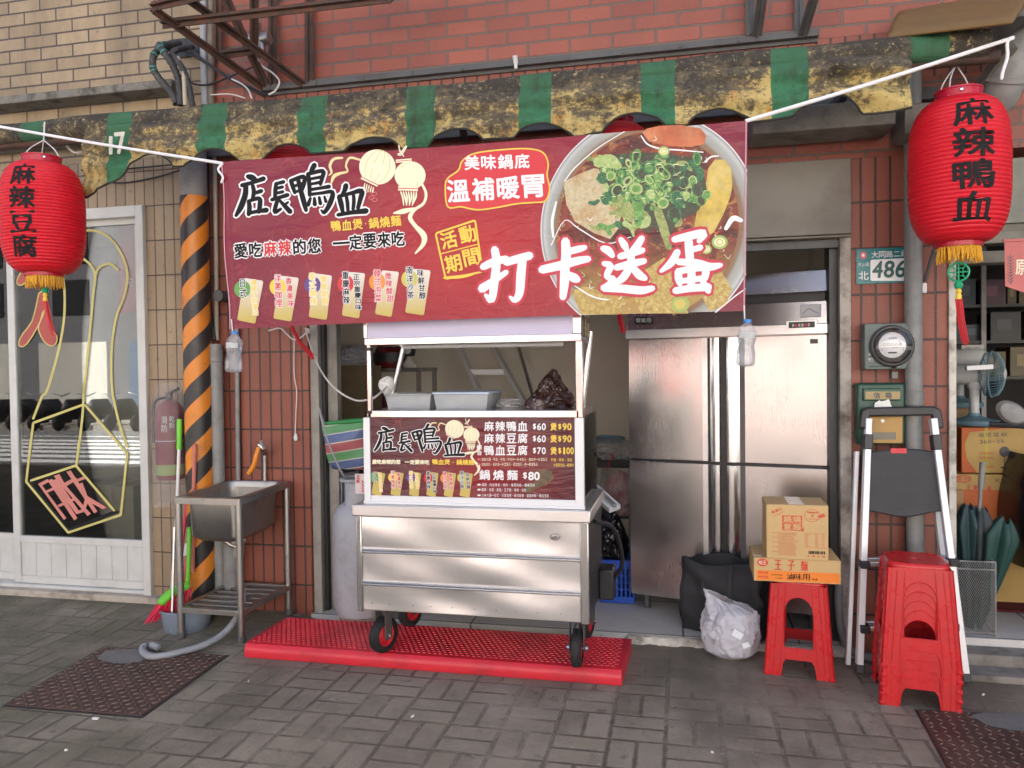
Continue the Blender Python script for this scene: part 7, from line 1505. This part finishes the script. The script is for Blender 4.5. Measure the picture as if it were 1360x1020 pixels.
mb = MB(); a, b = gz(1330, 803, .125), gz(1400, 818, .125); q = [gz(1322, 812, .1235), gz(1420, 818, .1235), gz(1420, 775, .1235), gz(1325, 772, .1235)]
mb.hexa([p for p in q]+[p+Vector((0,0,.012)) for p in q], 0); fo = lambda u, v, l: gz(u, v, .137+l*.0004); ring(mb, 1348, 793, 14, 6, 1.5, fo, 1, 1); ribbon(mb, [(1335,796,1.5),(1348,788,2),(1360,795,1.5)], fo, 1, 1.5); solo(mb, 'door_mat', [M('maroon mat', (.12,.012,.015), .9), i_olive], 'maroon door mat with a yellow motif inside the neighbour shop', 'mat')
# pink pennant sign
mb = MB(); fp_ = lambda u, v, l: pt(u, v, -.25-l*.0005); flat(mb, [(1334,320),(1375,319),(1375,395),(1358,388),(1335,380)], fp_, 0, 0); put(mb, '原', 1356, 355, 14, 20, fp_, 1, .3, 2)
for i in range(9): ribbon(mb, [(1338,340+i*4,1),(1342,343+i*4,1.2),(1346,340+i*4,.8)], fp_, 2, 1+i*.05)
ribbon(mb, [(1342,338,1),(1343,378,1)], fp_, 2, 2, 0, 0); mb.bar(pt(1332, 319.5, -.25), pt(1380, 318, -.25), .012, .012)
solo(mb, 'pennant_sign', [M('salmon pennant', (.52,.13,.12), .5), i_cream, m_dgrey], 'salmon pennant sign at the right photo edge beside the tasselled lantern', 'sign', smooth=False)

# ================= upper wall: steel frames, cables, conduit
def seg(mb, a, b, w=.05, h=.05, L=True):
    p, q = pt(*a), pt(*b); d = (q-p).normalized(); up = Vector((0,0,1)) if abs(d.z) < .8 else Vector((0,1,0))
    mb.bar(p, q, w, .006, up); mb.bar(p, q, .006, h, up)
BR = thing('sign_bracket', 'rusty angle iron frame jutting from the upper wall at the left', 'bracket', pt(330, 100, -.04))
BARS = [((202,9,-.75),(360,-28,-.70)), ((203,12,-.75),(350,116,-.04)), ((246,-4,-.70),(403,112,-.04)), ((216,32,-.62),(520,-3,-.62)), ((289,-60,-.05),(289,74,-.05)), ((337.5,-60,-.5),(337.5,60,-.3)), ((362,-60,-.04),(362,114,-.04)), ((410.5,-60,-.04),(410.5,110,-.04)), ((299,-4,-.3),(353,114,-.04)), ((290,73,-.3),(336,67,-.3)), ((240,-14,-.72),(297,-32,-.5))]
for i, (a, b) in enumerate(BARS): mb = MB(); seg(mb, a, b, .055, .05); part(mb, 'angle_bar', m_rust, BR)
B2_ = thing('sign_bracket', 'dark steel bracket at the top of the upper wall, right of the middle', 'bracket', pt(1030, 45, -.04))
for a, b in (((996,-60,-.04),(997,47,-.04)), ((1018,-40,-.30),(1005,48,-.05)), ((1062,-60,-.04),(1062,46,-.04)), ((1092,-40,-.35),(1066,47,-.05)), ((455,-2,-.3),(600,-22,-.3))): mb = MB(); seg(mb, a, b, .05, .045); part(mb, 'angle_bar', m_dgrey, B2_)
pipe('grey conduit rising above the awning at the building corner', [pt(270, -40, -.05), pt(270, 60, -.05), pt(272, 140, -.05)], .020, M('pvc conduit', (.30,.31,.32), .5), 'conduit')
pipe('old brown conduit beside the grey one at the corner', [pt(281, -40, -.03), pt(280, 140, -.03)], .022, M('brown conduit', (.20,.165,.125), .6, dirt=(.07,.05,.04), damt=.6), 'conduit')
mb = MB(); mb.box((pt(223,55,.02).x,.03,pt(240,75,.02).z),(pt(268,55,.02).x,.06,pt(240,50,.02).z)); solo(mb, 'wall_hole', m_black, 'dark cable opening in the beige wall above the cable bundle', 'opening')
m_teal = M('teal tape', (.05,.25,.20), .5)
def bundle(label, P, r, tapes):
    T = thing('cable_bundle', label, 'cable', pt(*P[-1]), 'thick cables dropping behind the awning'); S_ = spline([pt(*p) for p in P], 10); mb = MB(); mb.tube(S_, [r*(1+.08*math.sin(i*1.7)) for i in range(len(S_))], 10); part(mb, 'sheath', M('taped black sheath', (.035,.035,.036), .6, var=.4, sc=30, dirt=(.14,.13,.12), damt=.6, dsc=16), T)
    for t in tapes: i = int(t*(len(S_)-2)); mb = MB(); mb.tube([S_[i], S_[i+1]], r*1.2, 10); part(mb, 'tape', m_teal, T)
bundle('leftmost thick cable with teal tape, looping above the ledge', [(232,62,-.05),(215,66,-.16),(205,72,-.22),(203,90,-.22),(212,105,-.2),(228,124,-.18),(234,138,-.18)], .020, (.35,.5,.55)); bundle('thick cable with many teal tapes beside the leftmost loop', [(238,58,-.05),(216,60,-.2),(212,62,-.22),(222,75,-.22),(232,92,-.2),(238,112,-.18),(240,140,-.18)], .021, (.22,.3,.38,.45)); bundle('black cable nearest the grey conduit in the bundle', [(255,62,-.02),(236,66,-.18),(230,72,-.2),(242,90,-.2),(250,112,-.18),(256,142,-.18)], .018, ())
pipe('cream pipe stub among the thick cables', [pt(236, 76, -.2), pt(244, 95, -.2), pt(246, 140, -.2)], .012, M('cream stub', (.42,.37,.28), .5), 'conduit')
CB = 'thin wires on the upper wall'
for lb, P, mt, r_ in (('black wire crossing from the cable hole to the rusty bracket foot', [(250,62,-.05),(268,78,-.1),(300,100,-.08),(345,122,-.06),(362,128,-.1)], m_bcable, .008), ('second black wire just under the first one', [(240,66,-.05),(275,85,-.1),(310,108,-.08),(350,128,-.1)], m_bcable, .006), ('black wire drooping behind the grey conduit', [(240,100,-.1),(256,111,-.1),(278,112,-.06),(310,100,-.05),(342,86,-.04)], m_bcable, .006), ('thin white wire looping below the bracket clamp', [(340,60,-.2),(345,84,-.1),(362,97,-.08),(371,108,-.08),(366,120,-.08),(357,126,-.1)], m_cable, .0055), ('short white wire hooked over the awning roll', [(308,105,-.1),(322,112,-.12),(330,120,-.2),(334,130,-.3)], m_cable, .005), ('pale wire lying along the top of the awning', [(280,126,-.1),(305,125,-.2),(325,130,-.3)], m_cable, .004)):
    cable(lb, [pt(*p) for p in P], r_, mt, group=CB)
mb = MB(); p = pt(346, 52, -.2); mb.cyl(p+Vector((-.06,0,0)), p+Vector((.06,0,0)), .035, 12); mb.cyl(p+Vector((.0,0,-.10)), p, .028, 12); mb.bar(p+Vector((.0,-.03,.0)), p+Vector((.0,-.03,.08)), .05, .02); solo(mb, 'pipe_clamp', m_steeld, 'grey metal clamp fixed to the rusty bracket', 'clamp')
mb = MB(); p = pt(685, 84, -.05); mb.cyl(p, p+Vector((0,-.02,.035)), .014, 10); mb.cyl(p+Vector((0,0,-.03)), p, .010, 10); solo(mb, 'insulator', m_white, 'small white insulator under the dark rail above the awning', 'insulator')
for lb, P in (('dark wire sagging along the beige tiles above the glass door', [(118,238,.035),(160,243,.035),(205,236,.035),(245,224,.0)]), ('second dark wire just above the sagging one', [(108,226,.035),(170,224,.035),(245,217,.0)])): cable(lb, [pt(*p) for p in P], .005, m_bcable, group='wires on the beige wall')
cable('white cable clipped under the awning beside the left lantern', [pt(78, 172, -.45), pt(86, 190, -.45), pt(98, 202, -.45), pt(112, 201, -.42)], .006)
# ================= top right: tan board, duct, elbow
TBD = thing('canopy_board', 'tan curved canopy board above the right end of the awning', 'canopy', pt(1250, 40, -.2))
f4 = lambda u, v, l: pt(u, v, l)
mb = MB(); 
def tanb(u, v):
    a = Vector((*pt(1205, 18, -.05),)).lerp(pt(1400, -18, -.05), u); b = pt(1178, 50, -.55).lerp(pt(1345, 30, -.75), u); p = a.lerp(b, v); p.z += .05*math.sin(math.pi*v); return p
mb.grid(tanb, 20, 10); part(mb, 'sheet', M('tan stained board', (.17,.10,.03), .55, var=.3, sc=4, dirt=(.10,.06,.03), damt=.6, dsc=4), TBD, solid=.012)
EL = thing('exhaust_duct', 'grey exhaust duct elbow at the right photo edge above the lantern', 'duct', pt(1345, 150, -.25))
mb = MB(); mb.tube(spline([pt(1390, 40, -.30), pt(1352, 70, -.30), pt(1338, 100, -.28), pt(1326, 128, -.22), pt(1312, 140, -.1), pt(1308, 145, .0)], 8), .085, 28); part(mb, 'elbow', m_greyp, EL)
mb = MB(); p, q = pt(1335, 108, -.27), pt(1337, 101, -.28); mb.tube([p, q], .095, 28); part(mb, 'collar', m_greyp, EL)
mb = MB(); mb.grid(lambda u, v: pt(1330, 50, -.3)+Vector((.0+.5*u, 0, 0))+Vector((0, .16*math.cos(math.pi*(.05+.9*v)), .16*math.sin(math.pi*(.05+.9*v)))), 6, 16); solo(mb, 'duct_hood', m_greyp, 'curved grey metal hood at the top right photo edge', 'hood', solid=.008)
mb = MB(); mb.bar((1.28, -.02, 2.62), (1.45, -.40, 2.92), .05, .04); solo(mb, 'awning_strut', M('olive strut', (.12,.115,.085), .6), 'olive strut slanting up behind the right lantern', 'strut')

# ================= litter on the pavement
LT_ = [(478, 0), (594, 1), (988, 2), (130, 3)]
for i, (u, v, w, lb) in enumerate(((127,956,.03,'white paper scrap below the left drain cover'), (548,953,.02,'white cigarette stub on the pavers in front of the cart'), (946,1001,.012,'white scrap near the lower middle of the pavement'), (1306,924,.015,'white scrap left of the right drain cover'), (330,906,.014,'pale scrap on the pavers left of the red mat'), (88,998,.014,'pale scrap at the lower left of the pavement'))):
    p = gz(u, v); mb = MB(); mb.obox(p+Vector((0,0,.006)), w, w*.35, .008, Matrix.Rotation(i*1.3, 3, 'Z')); solo(mb, 'paper_scrap', m_white, lb, 'litter', 'litter on the pavement', bevel=.001)

# ================= across the street (seen only as reflections)
OB = thing('opposite_building', 'grey building across the street, reflected in the glass door', 'building', (-6, -20, 0))
m_ob = M('pale grey render', (.55,.54,.52), .8, var=.1, sc=1, dirt=(.35,.35,.34), damt=.4, dsc=.6)
mb = MB(); mb.box((-60,-22,-.14),(26,-19,8.5)); part(mb, 'wall', m_ob, OB)  # kept pale and tall for the sunlight it bounces back to the shopfront
mb = MB(); mb.box((-42,-19.0,-.13),(-14,-18.8,7.5)); part(mb, 'front', M('dimmed reflection grey', (.13,.13,.14), .8, var=.15, sc=1), OB)  # darker slab added where the glass door mirrors the wall, to dim that reflection
for k in range(12):
    for z in (3.6, 6.0 if 0 else 5.4): mb = MB(); x = -44+k*3.7; mb.box((x,-19.02,z),(x+1.5,-18.75,z+1.2)); part(mb, 'window', m_black, OB)
    mb = MB(); x = -44.6+k*3.7; mb.box((x,-19.03,0),(x+2.8,-18.72,2.6)); part(mb, 'shopfront', M('opposite shop %d' % k, random.Random(k).choice([(.14,.14,.15), (.25,.25,.24), (.10,.14,.20), (.35,.08,.07), (.45,.44,.40)]), .4), OB)
struct(MB().box((-60,-19,-.14),(30,-14.6,.0)), 'opposite_pavement', m_conc)
def scoot(x, label):
    T = thing('parked_scooter', label, 'scooter', (x, -14.9, -.14), 'scooters parked across the street'); mb = MB(); mb.grid(lambda u, v: Vector((x+.16*math.cos(6.283*u)*(.6+.4*math.sin(math.pi*v)), -14.9+.5*math.sin(6.283*u)*(.6+.4*math.sin(math.pi*v)), .15+.6*v)), 16, 8); part(mb, 'body', m_black, T)
    for y in (-15.5, -14.3): mb = MB(); mb.lathe([(0,-.05),(.2,-.05),(.25,0),(.2,.05),(0,.05)], (x, y, .11), 16, 0, Matrix.Rotation(RD(90), 3, 'Y')); part(mb, 'wheel', m_rub, T)
    mb = MB(); mb.tube([(x-.3,-14.4,.95), (x,-14.45,.85), (x+.3,-14.4,.95)], .02, 6); part(mb, 'handlebar', m_chrome, T)
for k in range(14): scoot(-26+k*.85, 'dark scooter in the row parked across the street')
